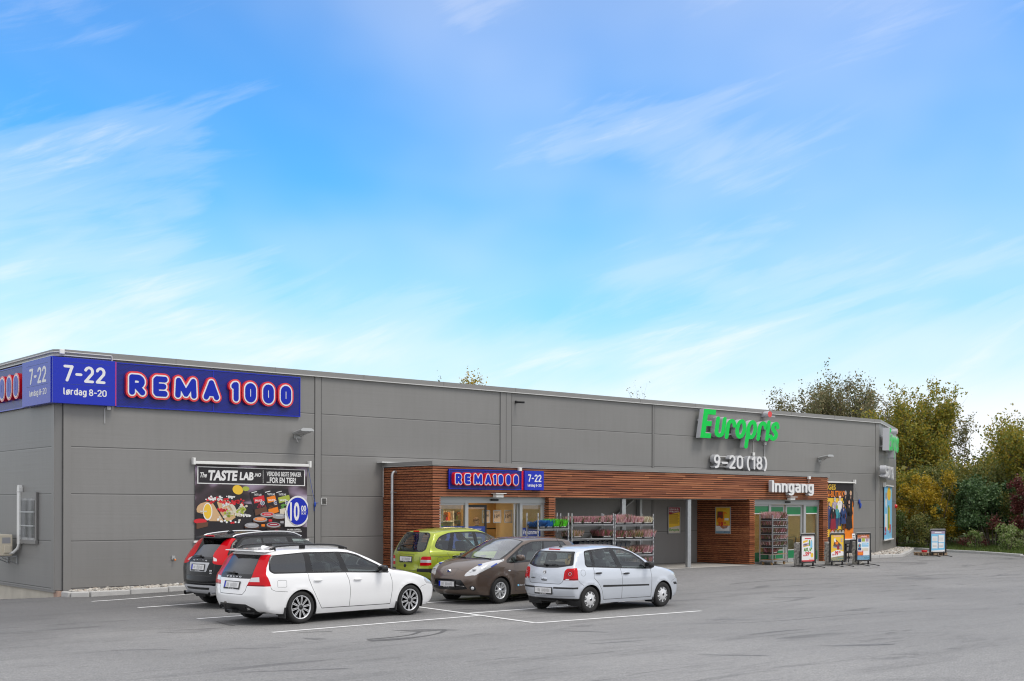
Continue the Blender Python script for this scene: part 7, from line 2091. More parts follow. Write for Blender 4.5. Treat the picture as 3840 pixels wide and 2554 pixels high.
def rear_plane(x, y, z, lean=0):
    """frame on the tail: local x to the right as seen from behind, local -y backwards"""
    return Matrix.Translation((x, y, z)) @ Matrix.Rotation(R(-90), 4, 'Z') @ Matrix.Rotation(R(lean), 4, 'X')
def car(name, label, pose, za, zb, spec):
    g = GEO[spec['geo']]
    a, b = g.axles; pit = math.atan((zb-za)/(b-a)); z0 = za-math.tan(pit)*a
    root = thing(name, label, 'car', (pose[0], pose[1], z0), 0, None)
    root.rotation_euler = (0, -pit, pose[2])
    build_skin(g, spec, root)
    yw = spec['track']
    for ax in g.axles:
        for s in (1, -1): wheel(root, ax, s*yw, s, g.zr, spec['tyre_w'], spec['rim'], spec['style'])
    # wheel wells, floor
    for ax in g.axles:
        for s in (1, -1):
            ub = MB(); n = 20; yo = s*(g.y(ax, g.zr+g.ra)-.012); yi = s*(g.W-.42)
            A = [(ax+g.ra*math.cos(q), g.zr+g.ra*math.sin(q)) for q in np.linspace(-.45, math.pi+.45, n)]
            ub.add([(p[0], float(yo), p[1]) for p in A]+[(p[0], float(yi), p[1]) for p in A], [(i, i+1, n+i+1, n+i) for i in range(n-1)], 'black_plastic', True)
            ub.add([(p[0], float(yi), p[1]) for p in A], [tuple(range(n))], 'black_plastic')
            ub.build('wheel_arch_liner', root)
    ub = MB()
    e = g.axles; zf = g.bottom[1][1]+.03
    ub.box(.25, g.L-.30, -g.W+.45, g.W-.45, zf, zf+.06, 'black_plastic')
    ub.box(e[0]+g.ra+.02, e[1]-g.ra-.02, -g.W+.10, -g.W+.449, zf, zf+.06, 'black_plastic'); ub.box(e[0]+g.ra+.02, e[1]-g.ra-.02, g.W-.449, g.W-.10, zf, zf+.06, 'black_plastic')
    for s in (-1, 1):
        ub.box(.30, e[0]-g.ra-.02, min(s*(g.W-.20), s*(g.W-.449)), max(s*(g.W-.20), s*(g.W-.449)), zf+.03, zf+.06, 'black_plastic'); ub.box(e[1]+g.ra+.02, g.L-.45, min(s*(g.W-.22), s*(g.W-.449)), max(s*(g.W-.22), s*(g.W-.449)), zf+.01, zf+.06, 'black_plastic')
    ub.tube([(.35, -.35, zf+.02), (e[1]-.5, -.2, zf-.02)], .035, 'brake', 8)
    ub.build('underbody', root)
    # cabin
    im = spec.get('seat_mat', 'interior_dark')
    fx, rx = spec['seats']
    zs = spec.get('seat_z', .46)
    for s in (1, -1): seat(root, fx, s*.37, zs, im)
    seat(root, rx, 0, zs+.02, im, g.W*1.35, .56)
    dm = MB()
    cx = spec['cowl']
    dm.bbox(cx-.62, cx-.05, -g.W*.80, g.W*.80, spec['belt']-.28, spec['belt']-.03, spec.get('dash_mat', 'interior_dark'), .05)
    dm.ellipsoid((cx-.48, .37, spec['belt']-.03), (.14, .20, .07), 'interior_dark', 12, 8)
    dm.build('dashboard', root)
    st = MB(); cyl = Matrix.Translation((cx-.78, .37, spec['belt']-.07)) @ Matrix.Rotation(R(-68), 4, 'Y')
    st.tube([tuple(cyl @ Vector((.18*math.cos(q), .18*math.sin(q), 0))) for q in np.linspace(0, 2*math.pi, 25)[:-1]], .015, 'interior_dark', 6, closed=True)
    st.tube([tuple(cyl @ Vector((-.17, 0, 0))), tuple(cyl @ Vector((.17, 0, 0)))], .018, 'interior_dark', 5); st.build('steering_wheel', root)
    fl = MB(); fl.box(.35, cx, -g.W*.86, g.W*.86, zf+.08, zf+.10, 'interior_dark'); fl.box(.28, rx-.35, -g.W*.80, g.W*.80, zf+.1005, spec['belt']-.30, 'interior_dark'); fl.build('cabin_floor', root)
    mr = MB(); mr.ellipsoid((cx-.80, 0, spec['belt']+.36), (.02, .11, .035), 'interior_dark', 10, 6, None, .6); mr.build('interior_mirror', root)
    # wing mirrors
    mx, mz = spec['mirror']
    for s in (1, -1):
        m_ = MB(); yb = float(g.y(mx, mz-.05))
        m_.ellipsoid((mx, s*(yb+.135), mz), (.075, .115, .075), spec.get('mirror_mat', spec['paint']), 16, 12, None, .62)
        m_.tube([(mx+.04, s*(yb-.02), mz-.06), (mx+.01, s*(yb+.08), mz-.05)], .028, 'black_plastic', 8)
        m_.ellipsoid((mx-.045, s*(yb+.135), mz), (.036, .10, .062), 'trim_black', 14, 8, None, .6)
        m_.build('wing_mirror', root)
    # handles
    for (hx, hz) in spec['handles']:
        for s in (1, -1):
            m_ = MB(); y0 = float(g.y(hx, hz))
            m_.ellipsoid((hx, s*(y0+.004), hz-.005), (.075, .010, .042), spec.get('cup_mat', 'seam_soft'), 14, 8)
            m_.ellipsoid((hx, s*(y0+.026), hz), (.105, .016, .019), spec.get('handle_mat', spec['paint']), 14, 8, None, .7)
            m_.build('door_handle', root)
    # mud flaps
    for q in spec.get('flaps', ()):
        ax = g.axles[q]
        for s in (1, -1):
            m_ = MB(); yb = g.W-.10; x_ = ax-g.ra-.005
            m_.box(x_-.03, x_, min(s*(yb-.16), s*(yb+.07)), max(s*(yb-.16), s*(yb+.07)), .13, .34, 'black_plastic'); m_.build('mud_flap', root)
    return root, g
def badge(root, s_, x, y, z, w, h, m_='chrome', lean=10, bold=.03, spacing=1.0, name='badge'):
    q = MB(); text(q, s_, -w/2, w/2, -h/2, h/2, -.003, m_, depth=.002, bold=bold, spacing=spacing, M=rear_plane(x, y, z, -lean)); q.build(name, root)
def wiper(root, g, y0, z0, y1, z1, t0, t1):
    a = g.skin(y0, z0, 2, t0, t1); b = g.skin(y1, z1, 2, t0, t1)
    q = MB(); a2 = a+np.array([-.03, 0, .02]); b2 = b+np.array([-.03, 0, .01])
    q.tube([tuple(a2), tuple(a2*.5+b2*.5+np.array([-.012, 0, .008])), tuple(b2)], [.016, .013, .008], 'black_plastic', 6)
    q.ellipsoid(tuple(a2), (.03, .045, .03), 'black_plastic', 10, 6); q.build('wiper', root)
COMMON = {'seam': ('body', 'seam'), 'soft': ('body', 'seam_soft'), 'black': ('body', 'black_plastic'), 'trim': ('body', 'trim_black'), 'silver': ('body', 'letter_side'),
          'qwin': ('side_window', 'car_glass'), 'rwin': ('side_window', 'car_glass'), 'fwin': ('side_window', 'car_glass_clear'), 'tri': ('side_window', 'car_glass'),
          'rdoor': ('door', 'paint'), 'fdoor': ('door', 'paint'), 'light': ('tail_light', 'lens_red', 'm'), 'light_dark': ('tail_light', 'lens_dark_red', 'm'), 'light_clear': ('tail_light', 'lens_clear', 'm'), 'light_amber': ('tail_light', 'lens_amber', 'm'),
          'head': ('headlight', 'lens_clear', 'm'), 'head_dark': ('headlight', 'print_grey', 'm'), 'head_blue': ('headlight', 'print_blue', 'm'), 'glass': ('rear_window', 'car_glass', 'm'), 'screen': ('windscreen', 'screen_glass', 'm'), 'chrome': ('body', 'chrome')}
def mk(**kw):
    p = dict(COMMON); p.update(kw.pop('parts', {})); kw['parts'] = p; return kw
YT = ('yz', 2.0, 10.3)     # tail band of knots
YL = ('yz', 0.0, 5.0)
def circ(cx, cz, r, n=20): return [(cx+r*math.cos(2*math.pi*i/n), cz+r*math.sin(2*math.pi*i/n)) for i in range(n)]

# ---- white estate
est = mk(lining='interior_mid', geo='estate', paint='paint_white', belt=.985, track=.805, tyre_w=.225, rim=.235, style='twin', cabin=(.45, 3.3), seats=(2.30, 1.35), cowl=3.40, mirror=(3.02, 1.02), mirror_mat='black_paint', handles=[(1.43, .845), (2.43, .826)], flaps=(0, 1), seat_mat='interior_mid', dash_mat='interior_mid', cup_mat='paint_white',
    parts={'qwin': ('side_window', 'car_glass_dark'), 'glass': ('rear_window', 'car_glass_dark', 'm')},
    side=[('rdoor', [(1.25, 1.40), (1.205, 1.0), (1.22, .87), (1.30, .70), (1.40, .52), (1.56, .28), (2.25, .277), (2.255, .60), (2.22, .81), (2.15, .98), (2.05, 1.40)]),
          ('fdoor', [(2.05, 1.40), (2.15, .98), (2.22, .81), (2.255, .60), (2.25, .277), (3.33, .272), (3.36, .545), (3.35, .76), (3.30, .925), (3.0, 1.12), (2.6, 1.32), (2.3, 1.38)]),
          ('trim', round_poly([(.36, 1.06), (.39, 1.265), (.46, 1.355), (1.24, 1.40), (2.08, 1.393), (2.35, 1.37), (2.55, 1.322), (2.78, 1.212), (3.04, 1.10), (3.28, .955), (3.26, .925), (2.2, .968), (1.2, .99), (.44, 1.0)], .05)),
          ('qwin', round_poly([(.40, 1.07), (.42, 1.25), (.49, 1.335), (1.215, 1.378), (1.195, 1.015), (.46, 1.03)], .05)), ('rwin', [(1.36, 1.02), (1.35, 1.37), (2.0, 1.372), (2.08, .995)]),
          ('fwin', [(2.24, .99), (2.12, 1.365), (2.32, 1.348), (2.52, 1.30), (2.74, 1.205), (3.0, 1.095), (2.99, .972)]),
          ('light', [(.1, 1.37), (.41, 1.35), (.33, 1.15), (.285, .985), (.335, .85), (.36, .765), (.1, .765)]),
          ('head', [(4.29, .80), (4.30, .73), (4.38, .655), (4.60, .625), (4.60, .80)])],
    side_seams=[([(1.22, 1.0), (1.225, .87), (1.30, .70), (1.40, .52), (1.56, .28)], .010), ([(1.56, .28), (2.25, .277), (3.33, .272)], .014), ([(2.15, .97), (2.22, .81), (2.255, .60), (2.25, .277)], .010), ([(3.30, .92), (3.35, .76), (3.36, .545), (3.33, .272)], .010),
                ([(.35, .755), (.37, .705), (.45, .67), (.72, .645)], .008), (round_poly([(.50, .745), (.50, .875), (.70, .87), (.70, .735), (.50, .745)], .03), .006), ([(4.36, .63), (4.22, .60), (4.16, .56)], .007)],
    over=[('trim', YT, [(-.56, 1.36), (.56, 1.36), (.60, .955), (.55, .905), (.2, .90), (0, .905), (-.2, .90), (-.55, .905), (-.60, .955)]), ('glass', YT, round_poly([(-.46, 1.33), (.46, 1.33), (.525, .99), (-.525, .99)], .05)),
          ('light*', YT, [(-.48, 1.35), (-.50, 1.2), (-.54, .955), (-.47, .80), (-.46, .765), (-1.0, .765), (-1.0, 1.37), (-.6, 1.37)]), ('light_clear*', YT, [(-.53, .925), (-.72, .94), (-.75, .85), (-.50, .845)]), ('light_dark*', YT, [(-.46, .79), (-1, .79), (-1, .765), (-.46, .765)]),
          ('black', YL, [(-.60, .33), (-.44, .41), (.44, .41), (.60, .33), (.6, .15), (-.6, .15)]),
          ('trim', ('tv',), round_poly([(14.06, -.955), (14.06, .955), (17.2, .965), (17.35, .7), (17.35, -.7), (17.2, -.965)], .08)), ('screen', ('tv',), round_poly([(14.16, -.90), (14.16, .90), (16.9, .93), (16.9, -.93)], .12)),
          ('head*', ('tv',), [(19.9, 1.0), (20.6, .62), (21.4, .66), (21.4, 1.0)]), ('trim', ('tv',), [(20.9, -.34), (20.9, .34), (22.4, .30), (22.4, -.30)]), ('trim', ('tv',), [(23.2, -.8), (23.2, .8), (24.2, .8), (24.2, -.8)])],
    over_seams=[(YT, [(-.455, .765), (-.45, .68), (-.38, .60), (.38, .60), (.45, .68), (.455, .765)], .011), (('tv',), [(17.3, .93), (18.5, .86), (20, .72), (20.9, .62), (20.9, -.62), (20, -.72), (18.5, -.86), (17.3, -.93)], .008)])
root, g = car('estate_car', 'white estate car with red tail lamps, black roof rails and a tow hook', (-5.523, 23.8145, .7962), 0.0, 0.0, est)
m_ = MB()   # spoiler
m_.add([(.215, -.50, 1.435), (.215, .50, 1.435), (.40, .60, 1.415), (.62, .62, 1.43), (.62, -.62, 1.43), (.40, -.60, 1.415), (.22, -.49, 1.452), (.22, .49, 1.452), (.44, .575, 1.455), (.62, .585, 1.463), (.62, -.585, 1.463), (.44, -.575, 1.455), (.44, 0, 1.462), (.62, 0, 1.478), (.22, 0, 1.456)],
       [(0, 1, 2, 3, 4, 5), (6, 14, 12, 11), (14, 7, 8, 12), (11, 12, 13, 10), (12, 8, 9, 13), (0, 6, 14, 7, 1), (1, 7, 8, 2), (2, 8, 9, 3), (5, 11, 6, 0), (4, 10, 11, 5)], 'paint_white'); m_.build('spoiler', root)
for s in (1, -1):
    m_ = MB(); y = s*.575
    pts = [(.52, y, 1.452), (.62, y, 1.50), (.78, y, 1.524), (1.3, y, 1.542), (1.9, y, 1.537), (2.20, y*1.0, 1.508), (2.42, y, 1.452)]
    m_.tube(smooth_poly(pts, 4, False), .019, 'black_paint', 8)
    for x, zz in ((.60, 1.46), (1.30, 1.50), (2.28, 1.465)): m_.bbox(x-.07, x+.07, y-.016, y+.016, zz-.035, zz+.03, 'black_paint', .008)
    m_.build('roof_rail', root)
m_ = MB(); m_.add([(.70, 0, 1.475), (.74, -.028, 1.476), (.90, -.02, 1.485), (.97, 0, 1.487), (.90, .02, 1.485), (.74, .028, 1.476), (.735, 0, 1.525), (.78, 0, 1.528)], [(0, 1, 6), (1, 2, 7, 6), (2, 3, 7), (3, 4, 7), (4, 5, 6, 7), (5, 0, 6)], 'paint_white'); m_.build('antenna', root)
plate(root, .045, 0, .775, R(-90), R(-14))
badge(root, 'V O L V O', .098, 0, .935, .52, .030, 'chrome', 15, .03, 1.25); badge(root, 'D4', .105, -.36, .685, .085, .035, 'alloy_dark', 8, .03)
wiper(root, g, .0, .985, .36, .995, 5, 10)
m_ = MB()
for y in (.45, -.45): m_.tube([(.30, y, .335), (.085, y, .325)], .042, 'chrome', 14, caps=False); m_.tube([(.30, y, .335), (.15, y, .328)], .034, 'dark_gap', 12)
m_.build('exhaust', root)
m_ = MB(); m_.tube([(.25, .06, .28), (.02, .06, .235), (-.05, .06, .26), (-.065, .06, .33), (-.065, .06, .40)], .022, 'black_paint', 8); m_.ellipsoid((-.065, .06, .425), (.030, .030, .030), 'brake', 12, 8); m_.bbox(-.02, .14, -.10, .13, .23, .29, 'black_plastic', .01); m_.build('tow_hook', root)

# ---- black off-roader
suv = mk(lining='lining_grey', geo='suv', paint='paint_black', belt=1.10, track=.815, tyre_w=.235, rim=.235, style='twin', cabin=(.5, 3.1), seats=(2.15, 1.25), cowl=3.20, mirror=(2.85, 1.16), handles=[(1.4, .98), (2.35, .95)], seat_z=.60, seat_mat='interior_pale', dash_mat='interior_mid', cup_mat='paint_black',
    parts={'qwin': ('side_window', 'car_glass_dark'), 'rwin': ('side_window', 'car_glass_dark'), 'glass': ('rear_window', 'car_glass_dark', 'm')},
    side=[('trim', smooth_poly([(.57, 1.365), (.76, 1.545), (1.0, 1.585), (2.0, 1.575), (2.5, 1.515), (2.85, 1.34), (3.12, 1.13), (2.2, 1.08), (1.2, 1.14), (.72, 1.27)], 5)),
          ('qwin', round_poly([(.63, 1.37), (.80, 1.525), (.99, 1.555), (1.29, 1.56), (1.25, 1.19), (.80, 1.285)], .05)), ('rwin', [(1.34, 1.555), (1.98, 1.55), (2.10, 1.115), (1.32, 1.175)]), ('fwin', [(2.13, 1.54), (2.47, 1.49), (2.81, 1.325), (3.0, 1.18), (3.02, 1.10), (2.26, 1.105)]),
          ('light', smooth_poly([(.1, 1.57), (.57, 1.555), (.42, 1.42), (.33, 1.32), (.33, 1.17), (.40, 1.02), (.1, 1.01)], 4)), ('black', [(.1, .42), (.42, .42), (.55, .3), (.55, .2), (.1, .2)]), ('black', [(1.3, .38), (3.4, .38), (3.4, .2), (1.3, .2)])],
    side_seams=[([(1.22, 1.15), (1.24, .9), (1.38, .66), (1.45, .40)], .010), ([(1.45, .40), (3.25, .39)], .010), ([(2.18, 1.08), (2.24, .8), (2.24, .4)], .010), ([(3.1, 1.1), (3.2, .8), (3.2, .4)], .010)],
    over=[('trim', YT, [(-.50, 1.535), (.50, 1.535), (.44, 1.30), (.44, 1.12), (-.44, 1.12), (-.44, 1.30)]), ('glass', YT, round_poly([(-.45, 1.51), (.45, 1.51), (.385, 1.30), (.40, 1.16), (-.40, 1.16), (-.385, 1.30)], .04)),
          ('light*', YT, smooth_poly([(-.47, 1.55), (-.39, 1.32), (-.385, 1.21), (-.45, 1.12), (-.55, 1.01), (-1.0, 1.01), (-1.0, 1.25), (-.95, 1.45), (-.66, 1.56)], 4)), ('light_clear*', YT, [(-.42, 1.16), (-.56, 1.12), (-.60, 1.07), (-.50, 1.07)]),
          ('silver', YT, round_poly([(-.40, 1.035), (.40, 1.035), (.33, .83), (-.33, .83)], .03)), ('black', YL, [(-1, .46), (1, .46), (1, .2), (-1, .2)]), ('silver', YL, [(-.74, .50), (-.5, .53), (.5, .53), (.74, .50), (.56, .33), (-.56, .33)]), ('black', YL, [(-.46, .48), (.46, .48), (.42, .425), (-.42, .425)]),
          ('trim', ('tv',), [(14.06, -.955), (14.06, .955), (17.3, .96), (17.3, -.96)]), ('screen', ('tv',), round_poly([(14.16, -.90), (14.16, .90), (16.9, .93), (16.9, -.93)], .12)), ('head*', ('tv',), [(19.9, 1.0), (20.6, .62), (21.4, .66), (21.4, 1.0)]), ('trim', ('tv',), [(20.9, -.34), (20.9, .34), (22.4, .30), (22.4, -.30)])],
    over_seams=[(YT, [(-.56, 1.0), (-.58, .85), (-.48, .74), (.48, .74), (.58, .85), (.56, 1.0)], .012), (YL, [(-1, .60), (-.5, .575), (.5, .575), (1, .60)], .010)])
root, g = car('off_road_car', 'black off-road car with tall red tail lamps behind the white estate', (-7.1305, 27.4683, .8138), .0274, .0865, suv)
m_ = MB(); m_.add([(.33, -.50, 1.575), (.33, .50, 1.575), (.66, .60, 1.585), (.72, .58, 1.635), (.72, -.58, 1.635), (.66, -.60, 1.585), (.34, -.48, 1.60), (.34, .48, 1.60), (.55, 0, 1.64)], [(0, 1, 2, 5), (6, 8, 7), (6, 4, 8), (8, 3, 7), (4, 3, 8), (0, 6, 7, 1), (1, 7, 3, 2), (5, 4, 6, 0)], 'paint_black')
m_.prism([(-.18, .0), (.18, .0), (.16, .02), (-.16, .02)], -.02, .0, 'lens_red', None, rear_plane(.40, 0, 1.622, 50)); m_.build('spoiler', root)
for s in (1, -1):
    m_ = MB(); y = s*.60
    m_.tube(smooth_poly([(.60, y, 1.60), (.75, y, 1.645), (1.3, y, 1.685), (1.9, y, 1.68), (2.25, y, 1.64), (2.50, y, 1.55)], 4, False), .018, 'alloy', 8); m_.build('roof_rail', root)
m_ = MB(); m_.ellipsoid((.95, 0, 1.67), (.10, .035, .06), 'paint_black', 14, 8); m_.build('antenna', root)
plate(root, .062, .0, .925, R(-90), R(-10))
badge(root, 'V O L V O', .128, 0, 1.075, .56, .032, 'chrome', 14, .03, 1.25); badge(root, 'D4', .075, -.50, .86, .085, .035, 'chrome', 8, .03); badge(root, 'AWD', .07, -.50, .805, .09, .025, 'chrome', 8, .03)
wiper(root, g, .0, 1.155, .36, 1.15, 5, 10)
m_ = MB()
for y in (.50, -.50): m_.tube([(.35, y, .345), (.03, y, .335)], .052, 'chrome', 16, caps=False); m_.tube([(.35, y, .345), (.08, y, .337)], .044, 'dark_gap', 12)
m_.build('exhaust', root)

# ---- silver hatchback
hat = mk(lining='lining_grey', geo='hatch', paint='paint_silver', belt=.955, track=.715, tyre_w=.185, rim=.185, style='cap', cabin=(.40, 2.85), seats=(1.85, 1.02), cowl=2.90, mirror=(2.50, 1.0), mirror_mat='black_plastic', handles=[(.90, .86), (1.81, .825)], flaps=(1,), handle_mat='black_plastic', seat_mat='interior_mid', seat_z=.42, dash_mat='interior_mid', cup_mat='paint_silver',
    parts={'qwin': ('side_window', 'car_glass_clear'), 'rwin': ('side_window', 'car_glass_clear'), 'glass': ('rear_window', 'car_glass_clear', 'm')},
    side=[('rdoor', [(.80, 1.37), (.80, .985), (.765, .76), (.91, .63), (1.01, .50), (1.09, .275), (1.69, .268), (1.68, .755), (1.64, .955), (1.50, 1.40)]), ('fdoor', [(1.50, 1.40), (1.64, .955), (1.68, .755), (1.69, .268), (2.70, .26), (2.70, .685), (2.66, .905), (2.4, 1.15), (2.1, 1.32), (1.8, 1.39)]),
          ('trim', round_poly([(.56, 1.06), (.62, 1.345), (.80, 1.368), (1.45, 1.405), (1.86, 1.378), (2.15, 1.295), (2.43, 1.14), (2.74, .915), (2.70, .895), (1.65, .94), (.60, .995)], .05)),
          ('qwin', round_poly([(.59, 1.065), (.645, 1.32), (.795, 1.338), (.785, 1.012), (.62, 1.03)], .04)), ('rwin', [(.86, 1.345), (1.44, 1.38), (1.56, .98), (.86, 1.01)]), ('fwin', [(1.57, 1.373), (1.86, 1.35), (2.13, 1.27), (2.39, 1.12), (2.52, .93), (1.73, .96)]),
          ('black', [(1.05, .545), (2.615, .515), (2.615, .552), (1.05, .592)]), ('light', [(.1, .985), (.315, .985), (.30, .87), (.30, .76), (.1, .76)]), ('light_dark', [(.1, .76), (.30, .76), (.305, .72), (.1, .72)]), ('black', [(.1, .53), (.30, .53), (.30, .57), (.1, .57)]), ('black', [(.1, .32), (.345, .32), (.40, .2), (.1, .2)]), ('black', [(3.55, .56), (3.7, .56), (3.75, .50), (3.6, .50)]),
          ('head', [(3.45, .83), (3.52, .72), (3.66, .64), (3.80, .64), (3.8, .85)])],
    side_seams=[([(.79, .985), (.765, .76), (.91, .63), (1.01, .50), (1.09, .275)], .010), ([(1.09, .27), (1.69, .266), (2.70, .258)], .012), ([(1.645, .945), (1.68, .755), (1.69, .268)], .010), ([(2.67, .90), (2.70, .685), (2.70, .26)], .010), (circ(.455, .875, .068)+[(.523, .875)], .006), ([(.305, .715), (.36, .66), (.455, .60)], .007), ([(3.62, .63), (3.5, .60), (3.46, .56)], .006)],
    over=[('trim', YT, round_poly([(-.57, 1.338), (.57, 1.338), (.69, 1.04), (.35, .985), (0, .972), (-.35, .985), (-.69, 1.04)], .04)), ('glass', YT, round_poly([(-.525, 1.31), (.525, 1.31), (.60, 1.06), (.3, 1.03), (-.3, 1.03), (-.60, 1.06)], .04)),
          ('light*', YT, round_poly([(-.535, .92), (-.58, .975), (-1.0, .99), (-1.0, .72), (-.525, .72)], .02)), ('light_dark*', YT, [(-.525, .755), (-1, .755), (-1, .72), (-.525, .72)]), ('light_clear*', YT, [(-.58, .75), (-.66, .75), (-.66, .725), (-.58, .725)]), ('light_dark*', YT, circ(-.665, .862, .088)), ('light*', YT, circ(-.665, .862, .078)), ('light_dark*', YT, circ(-.665, .862, .056)), ('light_clear*', YT, circ(-.665, .862, .036)), ('light*', YT, circ(-.665, .862, .031)),
          ('black*', YL, [(-.29, .53), (-1, .53), (-1, .57), (-.29, .57)]), ('black', YL, [(-1, .32), (1, .32), (1, .1), (-1, .1)]),
          ('trim', ('tv',), round_poly([(14.06, -.955), (14.06, .955), (17.2, .965), (17.35, .7), (17.35, -.7), (17.2, -.965)], .08)), ('screen', ('tv',), round_poly([(14.16, -.90), (14.16, .90), (16.9, .93), (16.9, -.93)], .12)),
          ('head*', ('tv',), [(19.6, 1.0), (20.4, .62), (21.5, .66), (21.5, 1.0)]), ('trim', ('tv',), [(20.9, -.40), (20.9, .40), (21.7, .40), (21.7, -.40)]), ('black', ('tv',), [(22.2, -1), (22.2, 1), (22.7, 1), (22.7, -1)]), ('trim', ('tv',), [(23.2, -.7), (23.2, .7), (24.2, .7), (24.2, -.7)])],
    over_seams=[(YT, [(-.525, .72), (-.50, .67), (-.44, .635), (.44, .635), (.50, .67), (.525, .72)], .010), (YL, [(-.75, .375), (-.3, .365), (.3, .365), (.75, .375)], .006), (('tv',), [(17.3, .93), (18.5, .86), (20, .72), (20.9, .62), (20.9, -.62), (20, -.72), (18.5, -.86), (17.3, -.93)], .008)])
root, g = car('hatchback_car', 'silver-blue five-door hatchback with black bumper strips and round-ringed tail lamps', (.6887, 26.7217, .7541), 0.0, 0.0, hat)
plate(root, .0, 0, .485, R(-90), R(0), False)
m_ = MB(); m_.prism([(-.17, -.012), (.17, -.012), (.16, .014), (-.16, .014)], -.012, .03, 'lens_red', None, rear_plane(.352, 0, 1.372, -25)); m_.build('brake_lamp', root)
m_ = MB(); M = rear_plane(.050, 0, .885, -6)
m_.prism(circle(0, 0, .047, 24), -.006, .02, 'chrome', None, M); m_.prism(circle(0, 0, .040, 24), -.008, -.0062, 'trim_black', None, M)
v_, f_ = stroke_union([[(-.022, .030), (-.012, -.030), (0, -.004), (.012, -.030), (.022, .030)], [(-.010, .034), (0, .010), (.010, .034)]], .0048, 4); extrude2d(m_, v_, f_, -.0098, None, 'chrome', None, M); m_.build('badge', root)
badge(root, 'POLO', .052, .35, .745, .15, .028, 'alloy_dark', 5, .05)
m_ = MB(); m_.ellipsoid((.032, 0, .735), (.022, .095, .032), 'paint_silver', 14, 8, None, .7); m_.ellipsoid((.022, 0, .712), (.012, .085, .018), 'seam', 12, 6, None, .7); m_.ellipsoid((.010, 0, .745), (.003, .010, .010), 'black_paint', 8, 6); m_.build('tailgate_handle', root)
wiper(root, g, .02, 1.03, -.34, 1.045, 5, 10)
m_ = MB(); m_.ellipsoid((.55, 0, 1.43), (.05, .03, .022), 'black_plastic', 10, 6); m_.tube([(.56, 0, 1.44), (.42, 0, 1.60), (.30, 0, 1.84)], [.006, .004, .003], 'black_plastic', 5); m_.build('antenna', root)
m_ = MB(); m_.tube([(.15, -.28, .225), (.5, -.30, .22), (.9, -.25, .24)], .05, 'brake', 8); m_.build('exhaust', root)
tb = thing('teddy_bear', 'beige teddy bear sitting behind the rear window of the silver hatchback', 'toy', (0, 0, 0))
Mh = bpy.data.objects['hatchback_car'].matrix_basis
tb.location = Mh @ Vector((.52, -.36, .96)); tb.rotation_euler = (0, 0, .7541)
mat('plush', (0.52, 0.34, 0.15), 0.95, var=.2, vscale=30)
m_ = MB(); m_.ellipsoid((0, 0, .10), (.08, .10, .11), 'plush', 12, 8); m_.ellipsoid((0, 0, .25), (.075, .085, .075), 'plush', 12, 8); m_.ellipsoid((-.065, 0, .235), (.03, .035, .028), 'plush', 8, 6)
for s in (1, -1): m_.ellipsoid((0, s*.07, .31), (.02, .028, .028), 'plush', 8, 6); m_.ellipsoid((-.05, s*.10, .14), (.035, .035, .075), 'plush', 8, 6); m_.ellipsoid((-.09, s*.08, .03), (.09, .04, .035), 'plush', 8, 6)
m_.build('plush_body', tb)

